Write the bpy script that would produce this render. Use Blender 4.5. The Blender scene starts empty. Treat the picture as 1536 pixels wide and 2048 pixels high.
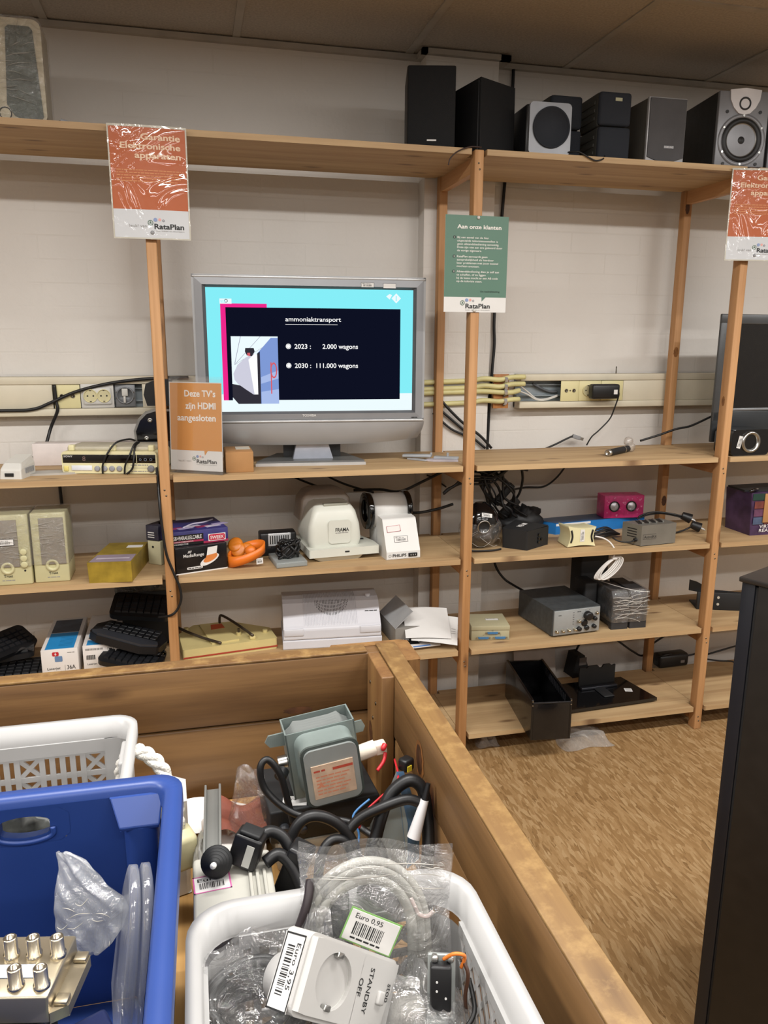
import bpy, bmesh, math, random
from mathutils import Vector, Matrix, Euler

random.seed(7)
SC = bpy.context.scene
COL = SC.collection
R = math.radians

# ------------------------------------------------------------------ camera
cam_data = bpy.data.cameras.new('camera')
cam = bpy.data.objects.new('camera', cam_data)
COL.objects.link(cam)
SC.camera = cam
CAM_POS = Vector((-0.8887, -2.4527, 1.5115))
PITCH, YAW, ROLL = 0.2186, -0.2410, 0.0053


def cam_axes():
    fwd = Vector((-math.sin(YAW) * math.cos(PITCH), math.cos(YAW) * math.cos(PITCH), -math.sin(PITCH)))
    right = Vector((math.cos(YAW), math.sin(YAW), 0))
    up = right.cross(fwd)
    r2 = right * math.cos(ROLL) + up * math.sin(ROLL)
    u2 = up * math.cos(ROLL) - right * math.sin(ROLL)
    return r2, u2, fwd


cr, cu, cf = cam_axes()
cam.matrix_world = Matrix(((cr.x, cu.x, -cf.x, CAM_POS.x), (cr.y, cu.y, -cf.y, CAM_POS.y),
                           (cr.z, cu.z, -cf.z, CAM_POS.z), (0, 0, 0, 1)))
cam_data.sensor_fit = 'VERTICAL'
cam_data.sensor_height = 36.0
cam_data.lens = 1548.48 / 2048 * 36.0
cam_data.clip_start = 0.02

# ------------------------------------------------------------------ light and exposure
SC.view_settings.view_transform = 'Standard'
SC.view_settings.look = 'None'
SC.view_settings.gamma = 1.0
SC.view_settings.use_curve_mapping = False
SC.view_settings.exposure = 0.60
world = bpy.data.worlds.new('world')
SC.world = world
world.use_nodes = True
world.node_tree.nodes['Background'].inputs[0].default_value = (1.0, 0.93, 0.83, 1)
world.node_tree.nodes['Background'].inputs[1].default_value = 0.03
SC.cycles.use_denoising = True
SC.cycles.max_bounces = 10
SC.cycles.transparent_max_bounces = 24
SC.cycles.sample_clamp_indirect = 4.0
SC.cycles.caustics_reflective = False
SC.cycles.caustics_refractive = False


def ceiling_area_light(x, y, z, sx, sy, power, col=(1.0, 0.982, 0.95)):
    d = bpy.data.lights.new('tube_and_fill_light', 'AREA')
    d.shape = 'RECTANGLE'
    d.size, d.size_y = sx, sy
    d.energy = power
    d.color = col
    o = bpy.data.objects.new('tube_and_fill_light', d)
    o.location = (x, y, z)
    COL.objects.link(o)
    return o


# two rows of ceiling fluorescents along the shelving; the rearmost row is added fill light
for ly, pw in ((-1.52, 25), (-3.0, 13), (-4.4, 13)):
    for lx in (-2.6, -0.9, 0.8, 2.5):
        ceiling_area_light(lx, ly, 2.47, 1.25, 0.14, pw)


# ------------------------------------------------------------------ colours and materials
def lin(c):
    if isinstance(c, str):
        c = [int(c[i:i + 2], 16) for i in (0, 2, 4)]
    r = []
    for k in c:
        k = k / 255
        r.append(k / 12.92 if k <= 0.04045 else ((k + 0.055) / 1.055) ** 2.4)
    return (r[0], r[1], r[2], 1)


MATS = {}


def new_mat(name):
    m = bpy.data.materials.new(name)
    m.use_nodes = True
    nt = m.node_tree
    return m, nt, nt.nodes, nt.links, nt.nodes['Principled BSDF']


def mat(name, col, rough=0.5, metal=0.0, var=0.10, vs=14, bump=0.0, bs=80, coat=0.0, spec=0.5, sub=0):
    if name in MATS:
        return MATS[name]
    m, nt, N, L, B = new_mat(name)
    c = lin(col)
    tc = N.new('ShaderNodeTexCoord')
    nz = N.new('ShaderNodeTexNoise')
    nz.inputs['Scale'].default_value = vs
    nz.inputs['Detail'].default_value = 4
    L.new(tc.outputs['Object'], nz.inputs['Vector'])
    rp = N.new('ShaderNodeValToRGB')
    rp.color_ramp.elements[0].position = 0.3
    rp.color_ramp.elements[1].position = 0.7
    rp.color_ramp.elements[0].color = (c[0] * (1 - var), c[1] * (1 - var), c[2] * (1 - var), 1)
    rp.color_ramp.elements[1].color = (min(1, c[0] * (1 + var)), min(1, c[1] * (1 + var)), min(1, c[2] * (1 + var)), 1)
    L.new(nz.outputs['Fac'], rp.inputs['Fac'])
    L.new(rp.outputs['Color'], B.inputs['Base Color'])
    B.inputs['Roughness'].default_value = rough
    B.inputs['Metallic'].default_value = metal
    B.inputs['Coat Weight'].default_value = coat
    B.inputs['Specular IOR Level'].default_value = spec
    if bump:
        n2 = N.new('ShaderNodeTexNoise')
        n2.inputs['Scale'].default_value = bs
        n2.inputs['Detail'].default_value = 5
        L.new(tc.outputs['Object'], n2.inputs['Vector'])
        b = N.new('ShaderNodeBump')
        b.inputs['Strength'].default_value = bump
        b.inputs['Distance'].default_value = 0.01
        L.new(n2.outputs['Fac'], b.inputs['Height'])
        L.new(b.outputs['Normal'], B.inputs['Normal'])
    MATS[name] = m
    return m


def wood(name, dark, light, axis, rough=0.6, knot=0.35, wear=None, seed=0.0, gs=1.0, thin='z'):
    """planed softwood: grain runs along the axis, oval knots, optional worn patches"""
    m, nt, N, L, B = new_mat(name)
    tc = N.new('ShaderNodeTexCoord')
    oi = N.new('ShaderNodeObjectInfo')
    ofs = N.new('ShaderNodeVectorMath')
    ofs.operation = 'SCALE'
    ofs.inputs[0].default_value = (7.3, 3.1, 5.7)
    L.new(oi.outputs['Random'], ofs.inputs['Scale'])
    ad = N.new('ShaderNodeVectorMath')
    ad.operation = 'ADD'
    L.new(tc.outputs['Object'], ad.inputs[0])
    L.new(ofs.outputs[0], ad.inputs[1])

    def mp(along, across):
        k = N.new('ShaderNodeMapping')
        s = [across * gs] * 3
        s['xyz'.index(axis)] = along * gs
        k.inputs['Scale'].default_value = s
        k.inputs['Location'].default_value = (seed, seed * 1.7, seed * .6)
        L.new(ad.outputs[0], k.inputs['Vector'])
        return k
    g = N.new('ShaderNodeTexNoise')
    g.inputs['Scale'].default_value = 1
    g.inputs['Detail'].default_value = 6
    g.inputs['Distortion'].default_value = 0.6
    L.new(mp(1.2, 22).outputs[0], g.inputs['Vector'])
    f = N.new('ShaderNodeTexNoise')
    f.inputs['Scale'].default_value = 1
    f.inputs['Detail'].default_value = 3
    L.new(mp(6, 160).outputs[0], f.inputs['Vector'])
    mx = N.new('ShaderNodeMath')
    mx.operation = 'MULTIPLY_ADD'
    mx.inputs[1].default_value = 0.30
    L.new(f.outputs['Fac'], mx.inputs[0])
    L.new(g.outputs['Fac'], mx.inputs[2])
    rp = N.new('ShaderNodeValToRGB')
    rp.color_ramp.elements[0].position = 0.46
    rp.color_ramp.elements[1].position = 0.82
    rp.color_ramp.elements[0].color = lin(light)
    rp.color_ramp.elements[1].color = lin(dark)
    L.new(mx.outputs[0], rp.inputs['Fac'])
    v = N.new('ShaderNodeTexVoronoi')
    v.inputs['Scale'].default_value = 1
    v.voronoi_dimensions = '2D'
    sp = N.new('ShaderNodeSeparateXYZ')
    L.new(mp(3.0, 10).outputs[0], sp.inputs[0])
    cb = N.new('ShaderNodeCombineXYZ')
    rest = [a for a in 'xyz' if a not in (axis, thin)][0]
    L.new(sp.outputs['xyz'.index(axis)], cb.inputs[0])
    L.new(sp.outputs['xyz'.index(rest)], cb.inputs[1])
    L.new(cb.outputs[0], v.inputs['Vector'])
    kr = N.new('ShaderNodeValToRGB')
    kr.color_ramp.elements[0].position = 0.03
    kr.color_ramp.elements[1].position = 0.13
    kr.color_ramp.elements[0].color = (knot, knot, knot, 1)
    kr.color_ramp.elements[1].color = (0, 0, 0, 1)
    L.new(v.outputs['Distance'], kr.inputs['Fac'])
    gate = N.new('ShaderNodeMath')
    gate.operation = 'GREATER_THAN'
    gate.inputs[1].default_value = 0.58
    sep = N.new('ShaderNodeSeparateColor')
    L.new(v.outputs['Color'], sep.inputs[0])
    L.new(sep.outputs[0], gate.inputs[0])
    km = N.new('ShaderNodeMath')
    km.operation = 'MULTIPLY'
    L.new(kr.outputs['Color'], km.inputs[0])
    L.new(gate.outputs[0], km.inputs[1])
    mk = N.new('ShaderNodeMix')
    mk.data_type = 'RGBA'
    d = lin(dark)
    mk.inputs[7].default_value = (d[0] * .35, d[1] * .28, d[2] * .25, 1)
    L.new(km.outputs[0], mk.inputs[0])
    L.new(rp.outputs['Color'], mk.inputs[6])
    out = mk.outputs[2]
    if wear:
        wn = N.new('ShaderNodeTexNoise')
        wn.inputs['Scale'].default_value = 38
        wn.inputs['Detail'].default_value = 8
        wn.inputs['Roughness'].default_value = 0.65
        L.new(ad.outputs[0], wn.inputs['Vector'])
        wr = N.new('ShaderNodeValToRGB')
        wr.color_ramp.elements[0].position = 0.48
        wr.color_ramp.elements[1].position = 0.78
        L.new(wn.outputs['Fac'], wr.inputs['Fac'])
        mw = N.new('ShaderNodeMix')
        mw.data_type = 'RGBA'
        mw.inputs[7].default_value = lin(wear)
        L.new(wr.outputs['Color'], mw.inputs[0])
        L.new(out, mw.inputs[6])
        out = mw.outputs[2]
    L.new(out, B.inputs['Base Color'])
    B.inputs['Roughness'].default_value = rough
    bp = N.new('ShaderNodeBump')
    bp.inputs['Strength'].default_value = 0.12
    bp.inputs['Distance'].default_value = 0.004
    L.new(mx.outputs[0], bp.inputs['Height'])
    L.new(bp.outputs['Normal'], B.inputs['Normal'])
    return m


def film(name, tint=(1, 1, 1), base=0.06, edge=0.55, rough=0.12, bump=0.6, bs=28, milk=0.05, milkcol=(.9, .9, .9)):
    """clear crinkled plastic film: mostly see-through, glossy at creases, slightly milky"""
    m, nt, N, L, B = new_mat(name)
    N.remove(B)
    o = N['Material Output']
    tc = N.new('ShaderNodeTexCoord')
    nz = N.new('ShaderNodeTexNoise')
    nz.inputs['Scale'].default_value = bs
    nz.inputs['Detail'].default_value = 5
    nz.inputs['Distortion'].default_value = 1.2
    L.new(tc.outputs['Object'], nz.inputs['Vector'])
    bp = N.new('ShaderNodeBump')
    bp.inputs['Strength'].default_value = bump
    bp.inputs['Distance'].default_value = 0.02
    L.new(nz.outputs['Fac'], bp.inputs['Height'])
    tr = N.new('ShaderNodeBsdfTransparent')
    tr.inputs[0].default_value = (*tint, 1)
    gl = N.new('ShaderNodeBsdfGlossy')
    gl.inputs['Roughness'].default_value = rough
    L.new(bp.outputs['Normal'], gl.inputs['Normal'])
    lw = N.new('ShaderNodeLayerWeight')
    lw.inputs['Blend'].default_value = 0.35
    L.new(bp.outputs['Normal'], lw.inputs['Normal'])
    mr = N.new('ShaderNodeMapRange')
    mr.inputs['To Min'].default_value = base
    mr.inputs['To Max'].default_value = edge
    L.new(lw.outputs['Facing'], mr.inputs['Value'])
    m1 = N.new('ShaderNodeMixShader')
    L.new(mr.outputs[0], m1.inputs[0])
    L.new(tr.outputs[0], m1.inputs[1])
    L.new(gl.outputs[0], m1.inputs[2])
    df = N.new('ShaderNodeBsdfDiffuse')
    df.inputs[0].default_value = (*milkcol, 1)
    m2 = N.new('ShaderNodeMixShader')
    m2.inputs[0].default_value = milk
    L.new(m1.outputs[0], m2.inputs[1])
    L.new(df.outputs[0], m2.inputs[2])
    L.new(m2.outputs[0], o.inputs['Surface'])
    return m


def glow(name, col, strength=1.0):
    m, nt, N, L, B = new_mat(name)
    N.remove(B)
    e = N.new('ShaderNodeEmission')
    e.inputs[0].default_value = lin(col)
    e.inputs[1].default_value = strength * 2 ** -SC.view_settings.exposure
    L.new(e.outputs[0], N['Material Output'].inputs['Surface'])
    return m


def laminated(name, col, bump=0.5, bs=9, rough=0.08, coat=1.0):
    """printed sheet inside a wavy glossy laminate"""
    m = mat(name, col, 0.5, var=0.04, vs=5)
    nt = m.node_tree
    N, L = nt.nodes, nt.links
    B = N['Principled BSDF']
    B.inputs['Coat Weight'].default_value = coat
    B.inputs['Coat Roughness'].default_value = rough
    tc = N.new('ShaderNodeTexCoord')
    nz = N.new('ShaderNodeTexNoise')
    nz.inputs['Scale'].default_value = bs
    nz.inputs['Detail'].default_value = 3
    nz.inputs['Distortion'].default_value = 0.8
    L.new(tc.outputs['Object'], nz.inputs['Vector'])
    bp = N.new('ShaderNodeBump')
    bp.inputs['Strength'].default_value = bump
    bp.inputs['Distance'].default_value = 0.03
    L.new(nz.outputs['Fac'], bp.inputs['Height'])
    L.new(bp.outputs['Normal'], B.inputs['Coat Normal'])
    return m


# ------------------------------------------------------------------ geometry collector: one G becomes one mesh object
TEXTS = {}


def text_geo(s, bold=0.0):
    k = (s, bold)
    if k not in TEXTS:
        cu_ = bpy.data.curves.new('t', 'FONT')
        cu_.body = s
        cu_.size = 1
        cu_.offset = bold * .45
        cu_.resolution_u = 3
        ob = bpy.data.objects.new('t', cu_)
        me = bpy.data.meshes.new_from_object(ob)
        V = [v.co.copy() for v in me.vertices]
        F = [list(p.vertices) for p in me.polygons]
        bpy.data.objects.remove(ob)
        bpy.data.curves.remove(cu_)
        bpy.data.meshes.remove(me)
        TEXTS[k] = (V, F)
    return TEXTS[k]


def smooth_path(pts, sub=6):
    P = [Vector(p) for p in pts]
    if len(P) < 3 or sub < 2:
        return P
    out = []
    for i in range(len(P) - 1):
        a, b, c, d = P[max(i - 1, 0)], P[i], P[i + 1], P[min(i + 2, len(P) - 1)]
        for k in range(sub):
            t = k / sub
            out.append(0.5 * ((2 * b) + (c - a) * t + (2 * a - 5 * b + 4 * c - d) * t * t + (3 * b - a - 3 * c + d) * t ** 3))
    out.append(P[-1])
    return out


class G:
    def __init__(s):
        s.v, s.f, s.mi, s.sm, s.mats = [], [], [], [], []
        s.T = Matrix.Identity(4)

    def at(s, loc=(0, 0, 0), rx=0, ry=0, rz=0):
        s.T = Matrix.Translation(loc) @ Euler((R(rx), R(ry), R(rz))).to_matrix().to_4x4()
        return s

    def add(s, V, F, m, smooth=False):
        if m not in s.mats:
            s.mats.append(m)
        i = s.mats.index(m)
        b = len(s.v)
        s.v += [s.T @ Vector(p) for p in V]
        s.f += [[b + k for k in f] for f in F]
        s.mi += [i] * len(F)
        s.sm += [smooth] * len(F)
        return s

    def box(s, lo, hi, m, bev=0, seg=2):
        if not bev:
            (a, b, c), (d, e, f) = lo, hi
            V = [(a, b, c), (d, b, c), (d, e, c), (a, e, c), (a, b, f), (d, b, f), (d, e, f), (a, e, f)]
            return s.add(V, [(3, 2, 1, 0), (4, 5, 6, 7), (0, 1, 5, 4), (1, 2, 6, 5), (2, 3, 7, 6), (3, 0, 4, 7)], m)
        bm = bmesh.new()
        bmesh.ops.create_cube(bm, size=1)
        for v in bm.verts:
            v.co = Vector([lo[k] + (v.co[k] + .5) * (hi[k] - lo[k]) for k in range(3)])
        bmesh.ops.bevel(bm, geom=bm.edges[:], offset=bev, segments=seg, affect='EDGES', profile=.5)
        bm.verts.index_update()
        V = [v.co.copy() for v in bm.verts]
        F = [[v.index for v in f.verts] for f in bm.faces]
        bm.free()
        return s.add(V, F, m, True)

    def cyl(s, a, b, r, m, r2=None, n=20, caps=True):
        a, b = Vector(a), Vector(b)
        r2 = r if r2 is None else r2
        d = (b - a).normalized()
        x = d.orthogonal().normalized()
        y = d.cross(x)
        V, F = [], []
        for c, q in ((a, r), (b, r2)):
            for k in range(n):
                t = 2 * math.pi * k / n
                V.append(c + (x * math.cos(t) + y * math.sin(t)) * q)
        s.add(V, [(k, (k + 1) % n, n + (k + 1) % n, n + k) for k in range(n)], m, True)
        if caps:
            s.add(V[:n], [list(range(n))[::-1]], m)
            s.add(V[n:], [list(range(n))], m)
        return s

    def tube(s, pts, r, m, n=8, sub=6, caps=True):
        P = smooth_path(pts, sub)
        V, F = [], []
        up = None
        for i, p in enumerate(P):
            t = (P[min(i + 1, len(P) - 1)] - P[max(i - 1, 0)])
            t = t.normalized() if t.length > 1e-9 else Vector((0, 0, 1))
            if up is None:
                up = t.orthogonal().normalized()
            up = up - t * up.dot(t)
            up = up.normalized() if up.length > 1e-6 else t.orthogonal().normalized()
            w = t.cross(up)
            q = r(i / (len(P) - 1)) if callable(r) else r
            for k in range(n):
                a = 2 * math.pi * k / n
                V.append(p + (up * math.cos(a) + w * math.sin(a)) * q)
        for i in range(len(P) - 1):
            for k in range(n):
                F.append((i * n + k, i * n + (k + 1) % n, (i + 1) * n + (k + 1) % n, (i + 1) * n + k))
        if caps:
            F.append(list(range(n))[::-1])
            F.append([len(V) - n + k for k in range(n)])
        return s.add(V, F, m, True)

    def lathe(s, prof, m, n=32, o=(0, 0, 0), d=(0, 0, 1), smooth=True):
        o, d = Vector(o), Vector(d).normalized()
        x = d.orthogonal().normalized()
        y = d.cross(x)
        V, F = [], []
        for r, h in prof:
            for k in range(n):
                a = 2 * math.pi * k / n
                V.append(o + d * h + (x * math.cos(a) + y * math.sin(a)) * max(r, 1e-5))
        for i in range(len(prof) - 1):
            for k in range(n):
                F.append((i * n + k, i * n + (k + 1) % n, (i + 1) * n + (k + 1) % n, (i + 1) * n + k))
        return s.add(V, F, m, smooth)

    def prism(s, poly, h0, h1, m, plane='xy', smooth=False):
        f = {'xy': lambda a, b, h: (a, b, h), 'xz': lambda a, b, h: (a, h, b), 'yz': lambda a, b, h: (h, a, b)}[plane]
        n = len(poly)
        V = [f(a, b, h0) for a, b in poly] + [f(a, b, h1) for a, b in poly]
        s.add(V, [(k, (k + 1) % n, n + (k + 1) % n, n + k) for k in range(n)], m, smooth)
        s.add(V, [list(range(n))[::-1], list(range(n, 2 * n))], m)
        return s

    def loft(s, loops, m, smooth=True, cap=True):
        n = len(loops[0])
        V = [p for l in loops for p in l]
        F = []
        for i in range(len(loops) - 1):
            for k in range(n):
                F.append((i * n + k, i * n + (k + 1) % n, (i + 1) * n + (k + 1) % n, (i + 1) * n + k))
        s.add(V, F, m, smooth)
        if cap:
            s.add(loops[0], [list(range(n))[::-1]], m)
            s.add(loops[-1], [list(range(n))], m)
        return s

    def grid(s, fn, nu, nv, m, smooth=True):
        V = [fn(i / nu, j / nv) for j in range(nv + 1) for i in range(nu + 1)]
        F = [(j * (nu + 1) + i, j * (nu + 1) + i + 1, (j + 1) * (nu + 1) + i + 1, (j + 1) * (nu + 1) + i)
             for j in range(nv) for i in range(nu)]
        return s.add(V, F, m, smooth)

    def rect(s, x0, z0, x1, z1, m, y=0.0):
        return s.add([(x0, y, z0), (x1, y, z0), (x1, y, z1), (x0, y, z1)], [(0, 1, 2, 3)], m)

    def text(s, t, x, z, h, m, w=None, y=0.0, al='L', bold=0.012):
        """printed letters in the local xz plane, facing -y; h = cap height, w squeezes to a width"""
        if t.startswith('~'):          # a line of print too small to read: word-long dashes
            rnd = random.Random(int(w * 1e5) + len(t))
            xa = x - {'L': 0, 'C': w / 2, 'R': w}[al]
            e = xa + w
            while xa < e - h * .4:
                b = min(e, xa + h * rnd.uniform(1.2, 4))
                s.rect(xa, z, b, z + h * .7, m, y)
                xa = b + h * .5
            return s
        V, F = text_geo(t, bold)
        if not V:
            return s
        x0, x1 = min(v.x for v in V), max(v.x for v in V)
        k = h / 0.70
        kx = k if w is None else w / max(1e-6, x1 - x0)
        W = (x1 - x0) * kx
        ox = {'L': 0, 'C': -W / 2, 'R': -W}[al]
        return s.add([(x + ox + (v.x - x0) * kx, y, z + v.y * k) for v in V], F, m)

    def build(s, name, parent=None, loc=(0, 0, 0), rz=0, rx=0, ry=0, label=None, bev=0, fix=True):
        me = bpy.data.meshes.new(name)
        me.from_pydata([tuple(v) for v in s.v], [], s.f)
        for k in s.mats:
            me.materials.append(k)
        me.polygons.foreach_set('material_index', s.mi)
        me.polygons.foreach_set('use_smooth', s.sm)
        if fix:
            bm = bmesh.new()
            bm.from_mesh(me)
            bmesh.ops.recalc_face_normals(bm, faces=bm.faces[:])
            bm.to_mesh(me)
            bm.free()
        me.update()
        o = bpy.data.objects.new(name, me)
        COL.objects.link(o)
        o.location = loc
        o.rotation_euler = (R(rx), R(ry), R(rz))
        if parent:
            o.parent = parent
        if label:
            o['label'] = label
        if bev:
            b = o.modifiers.new('bevel', 'BEVEL')
            b.width = bev
            b.segments = 2
            b.limit_method = 'ANGLE'
        return o


def thing(name, label, cat, loc=(0, 0, 0), rz=0, group=None, rx=0, ry=0):
    o = bpy.data.objects.new(name, None)
    o.empty_display_size = 0.02
    COL.objects.link(o)
    o.location = loc
    o.rotation_euler = (R(rx), R(ry), R(rz))
    return tag(o, label, cat, group)


def tag(o, label, cat, group=None, kind=None):
    o['label'] = label
    o['category'] = cat
    if group:
        o['group'] = group
    if kind:
        o['kind'] = kind
    return o


def struct(o):
    o['kind'] = 'structure'
    return o


def copy_thing(root, loc=None, rz=None, label=None):
    r = root.copy()
    COL.objects.link(r)
    if loc is not None:
        r.location = loc
    if rz is not None:
        r.rotation_euler = (0, 0, R(rz))
    if label:
        r['label'] = label
    for ch in list(root.children):
        c = ch.copy()
        COL.objects.link(c)
        c.parent = r
        for g in list(ch.children):
            d = g.copy()
            COL.objects.link(d)
            d.parent = c
    return r


def disc(g, x, z, r, m, y=0, n=24, r0=0.0):
    """flat printed disc or ring in the xz plane facing -y"""
    V = [(x + math.cos(2 * math.pi * k / n) * r, y, z + math.sin(2 * math.pi * k / n) * r) for k in range(n)]
    if r0 <= 0:
        return g.add(V, [list(range(n))], m)
    V += [(x + math.cos(2 * math.pi * k / n) * r0, y, z + math.sin(2 * math.pi * k / n) * r0) for k in range(n)]
    return g.add(V, [(k, (k + 1) % n, n + (k + 1) % n, n + k) for k in range(n)], m)


def roundrect(x0, y0, x1, y1, r, n=6):
    P = []
    for cx_, cy_, a0 in ((x1 - r, y0 + r, -90), (x1 - r, y1 - r, 0), (x0 + r, y1 - r, 90), (x0 + r, y0 + r, 180)):
        for k in range(n + 1):
            a = R(a0 + 90 * k / n)
            P.append((cx_ + r * math.cos(a), cy_ + r * math.sin(a)))
    return P


# common materials
INK = mat('black_ink', '141414', 0.6)
PAPER = mat('white_paper', 'd6d4d1', 0.7, var=0.03)
BLACK = mat('black_plastic', '141416', 0.38)
BLACKM = mat('matte_black_plastic', '17181a', 0.6)
BLACKG = mat('gloss_black_plastic', '08080a', 0.12, coat=0.4)
CABLE = mat('black_cable_rubber', '0e0e10', 0.45)
WHITE = mat('white_plastic', 'c9c7c1', 0.4, var=0.03)
CREAM = mat('yellowed_cream_plastic', 'd6cfa6', 0.45, var=0.05)
GREY = mat('grey_plastic', '8b8c8e', 0.45)
STEEL = mat('bright_steel', 'b9b9b6', 0.28, 1.0)
NICKEL = mat('nickel_plated_metal', 'c4bba8', 0.25, 1.0)
SILVER = mat('silver_paint', '9c9ea0', 0.38, 0.35)
SCREW = mat('screw_metal', '6d675c', 0.35, 1.0)
WRAP = film('clear_wrap', base=0.07, edge=0.55, rough=0.12, bump=1.0, bs=26, milk=0.03)
BAG = film('clear_bag', base=0.13, edge=0.65, rough=0.13, bump=1.0, bs=24, milk=0.07, milkcol=(.8, .8, .8))


def sticker(parent, T, w=0.04, h=0.02, frame=None, head=None, bars=True, label=None):
    """price label: white paper, a printed line and a bar code; lies in the xz plane of T, facing -y"""
    g = G()
    g.T = T
    g.box((0, 0, 0), (w, 0.0006, h), PAPER)
    if frame:
        for a in ((0, 0, w, h * .05), (0, h * .95, w, h), (0, 0, h * .06, h), (w - h * .06, 0, w, h)):
            g.rect(*a, frame, -0.0003)
    if head:
        g.text(head, w * .12, h * .66, h * .2, INK, w=w * .6, y=-0.0003)
    if bars:
        x = w * .16
        rnd = random.Random(len(str(head)) + int(w * 9999))
        while x < w * .8:
            b = w * rnd.choice((.008, .014, .022))
            g.rect(x, h * .22, x + b, h * .58, INK, -0.0003)
            x += b + w * rnd.choice((.012, .02, .03))
    return g.build('price_sticker', parent, label=label)


def TM(loc, rx=0, ry=0, rz=0):
    return Matrix.Translation(loc) @ Euler((R(rx), R(ry), R(rz))).to_matrix().to_4x4()
# ================================================================== ROOM SHELL
def wall_paint():
    m, nt, N, L, B = new_mat('painted_brick')
    tc = N.new('ShaderNodeTexCoord')
    sx = N.new('ShaderNodeSeparateXYZ')
    L.new(tc.outputs['Object'], sx.inputs[0])
    ad = N.new('ShaderNodeMath')
    ad.operation = 'ADD'
    L.new(sx.outputs[0], ad.inputs[0])
    L.new(sx.outputs[1], ad.inputs[1])
    cx_ = N.new('ShaderNodeCombineXYZ')
    L.new(ad.outputs[0], cx_.inputs[0])
    L.new(sx.outputs[2], cx_.inputs[1])
    br = N.new('ShaderNodeTexBrick')
    br.inputs['Scale'].default_value = 1
    br.inputs['Brick Width'].default_value = 0.30
    br.inputs['Row Height'].default_value = 0.077
    br.inputs['Mortar Size'].default_value = 0.0035
    br.inputs['Mortar Smooth'].default_value = 0.6
    br.inputs['Bias'].default_value = 0
    L.new(cx_.outputs[0], br.inputs['Vector'])
    nz = N.new('ShaderNodeTexNoise')
    nz.inputs['Scale'].default_value = 3.2
    nz.inputs['Detail'].default_value = 6
    L.new(tc.outputs['Object'], nz.inputs['Vector'])
    gate = N.new('ShaderNodeMapRange')
    gate.inputs['From Min'].default_value = 0.42
    gate.inputs['From Max'].default_value = 0.62
    L.new(nz.outputs['Fac'], gate.inputs['Value'])
    mu = N.new('ShaderNodeMath')
    mu.operation = 'MULTIPLY'
    L.new(br.outputs['Fac'], mu.inputs[0])
    L.new(gate.outputs[0], mu.inputs[1])
    rp = N.new('ShaderNodeValToRGB')
    rp.color_ramp.elements[0].color = lin('d3cec8')
    rp.color_ramp.elements[1].color = lin('dad6d0')
    L.new(nz.outputs['Fac'], rp.inputs['Fac'])
    mx = N.new('ShaderNodeMix')
    mx.data_type = 'RGBA'
    mx.inputs[7].default_value = lin('c4bfb6')
    m2 = N.new('ShaderNodeMath')
    m2.operation = 'MULTIPLY'
    m2.inputs[1].default_value = 0.25
    L.new(mu.outputs[0], m2.inputs[0])
    L.new(m2.outputs[0], mx.inputs[0])
    L.new(rp.outputs['Color'], mx.inputs[6])
    L.new(mx.outputs[2], B.inputs['Base Color'])
    B.inputs['Roughness'].default_value = 0.6
    fine = N.new('ShaderNodeTexNoise')
    fine.inputs['Scale'].default_value = 45
    fine.inputs['Detail'].default_value = 5
    L.new(tc.outputs['Object'], fine.inputs['Vector'])
    h = N.new('ShaderNodeMath')
    h.operation = 'MULTIPLY_ADD'
    h.inputs[1].default_value = -0.8
    L.new(mu.outputs[0], h.inputs[0])
    L.new(fine.outputs['Fac'], h.inputs[2])
    bp = N.new('ShaderNodeBump')
    bp.inputs['Strength'].default_value = 0.22
    bp.inputs['Distance'].default_value = 0.006
    L.new(h.outputs[0], bp.inputs['Height'])
    L.new(bp.outputs['Normal'], B.inputs['Normal'])
    return m


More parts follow.
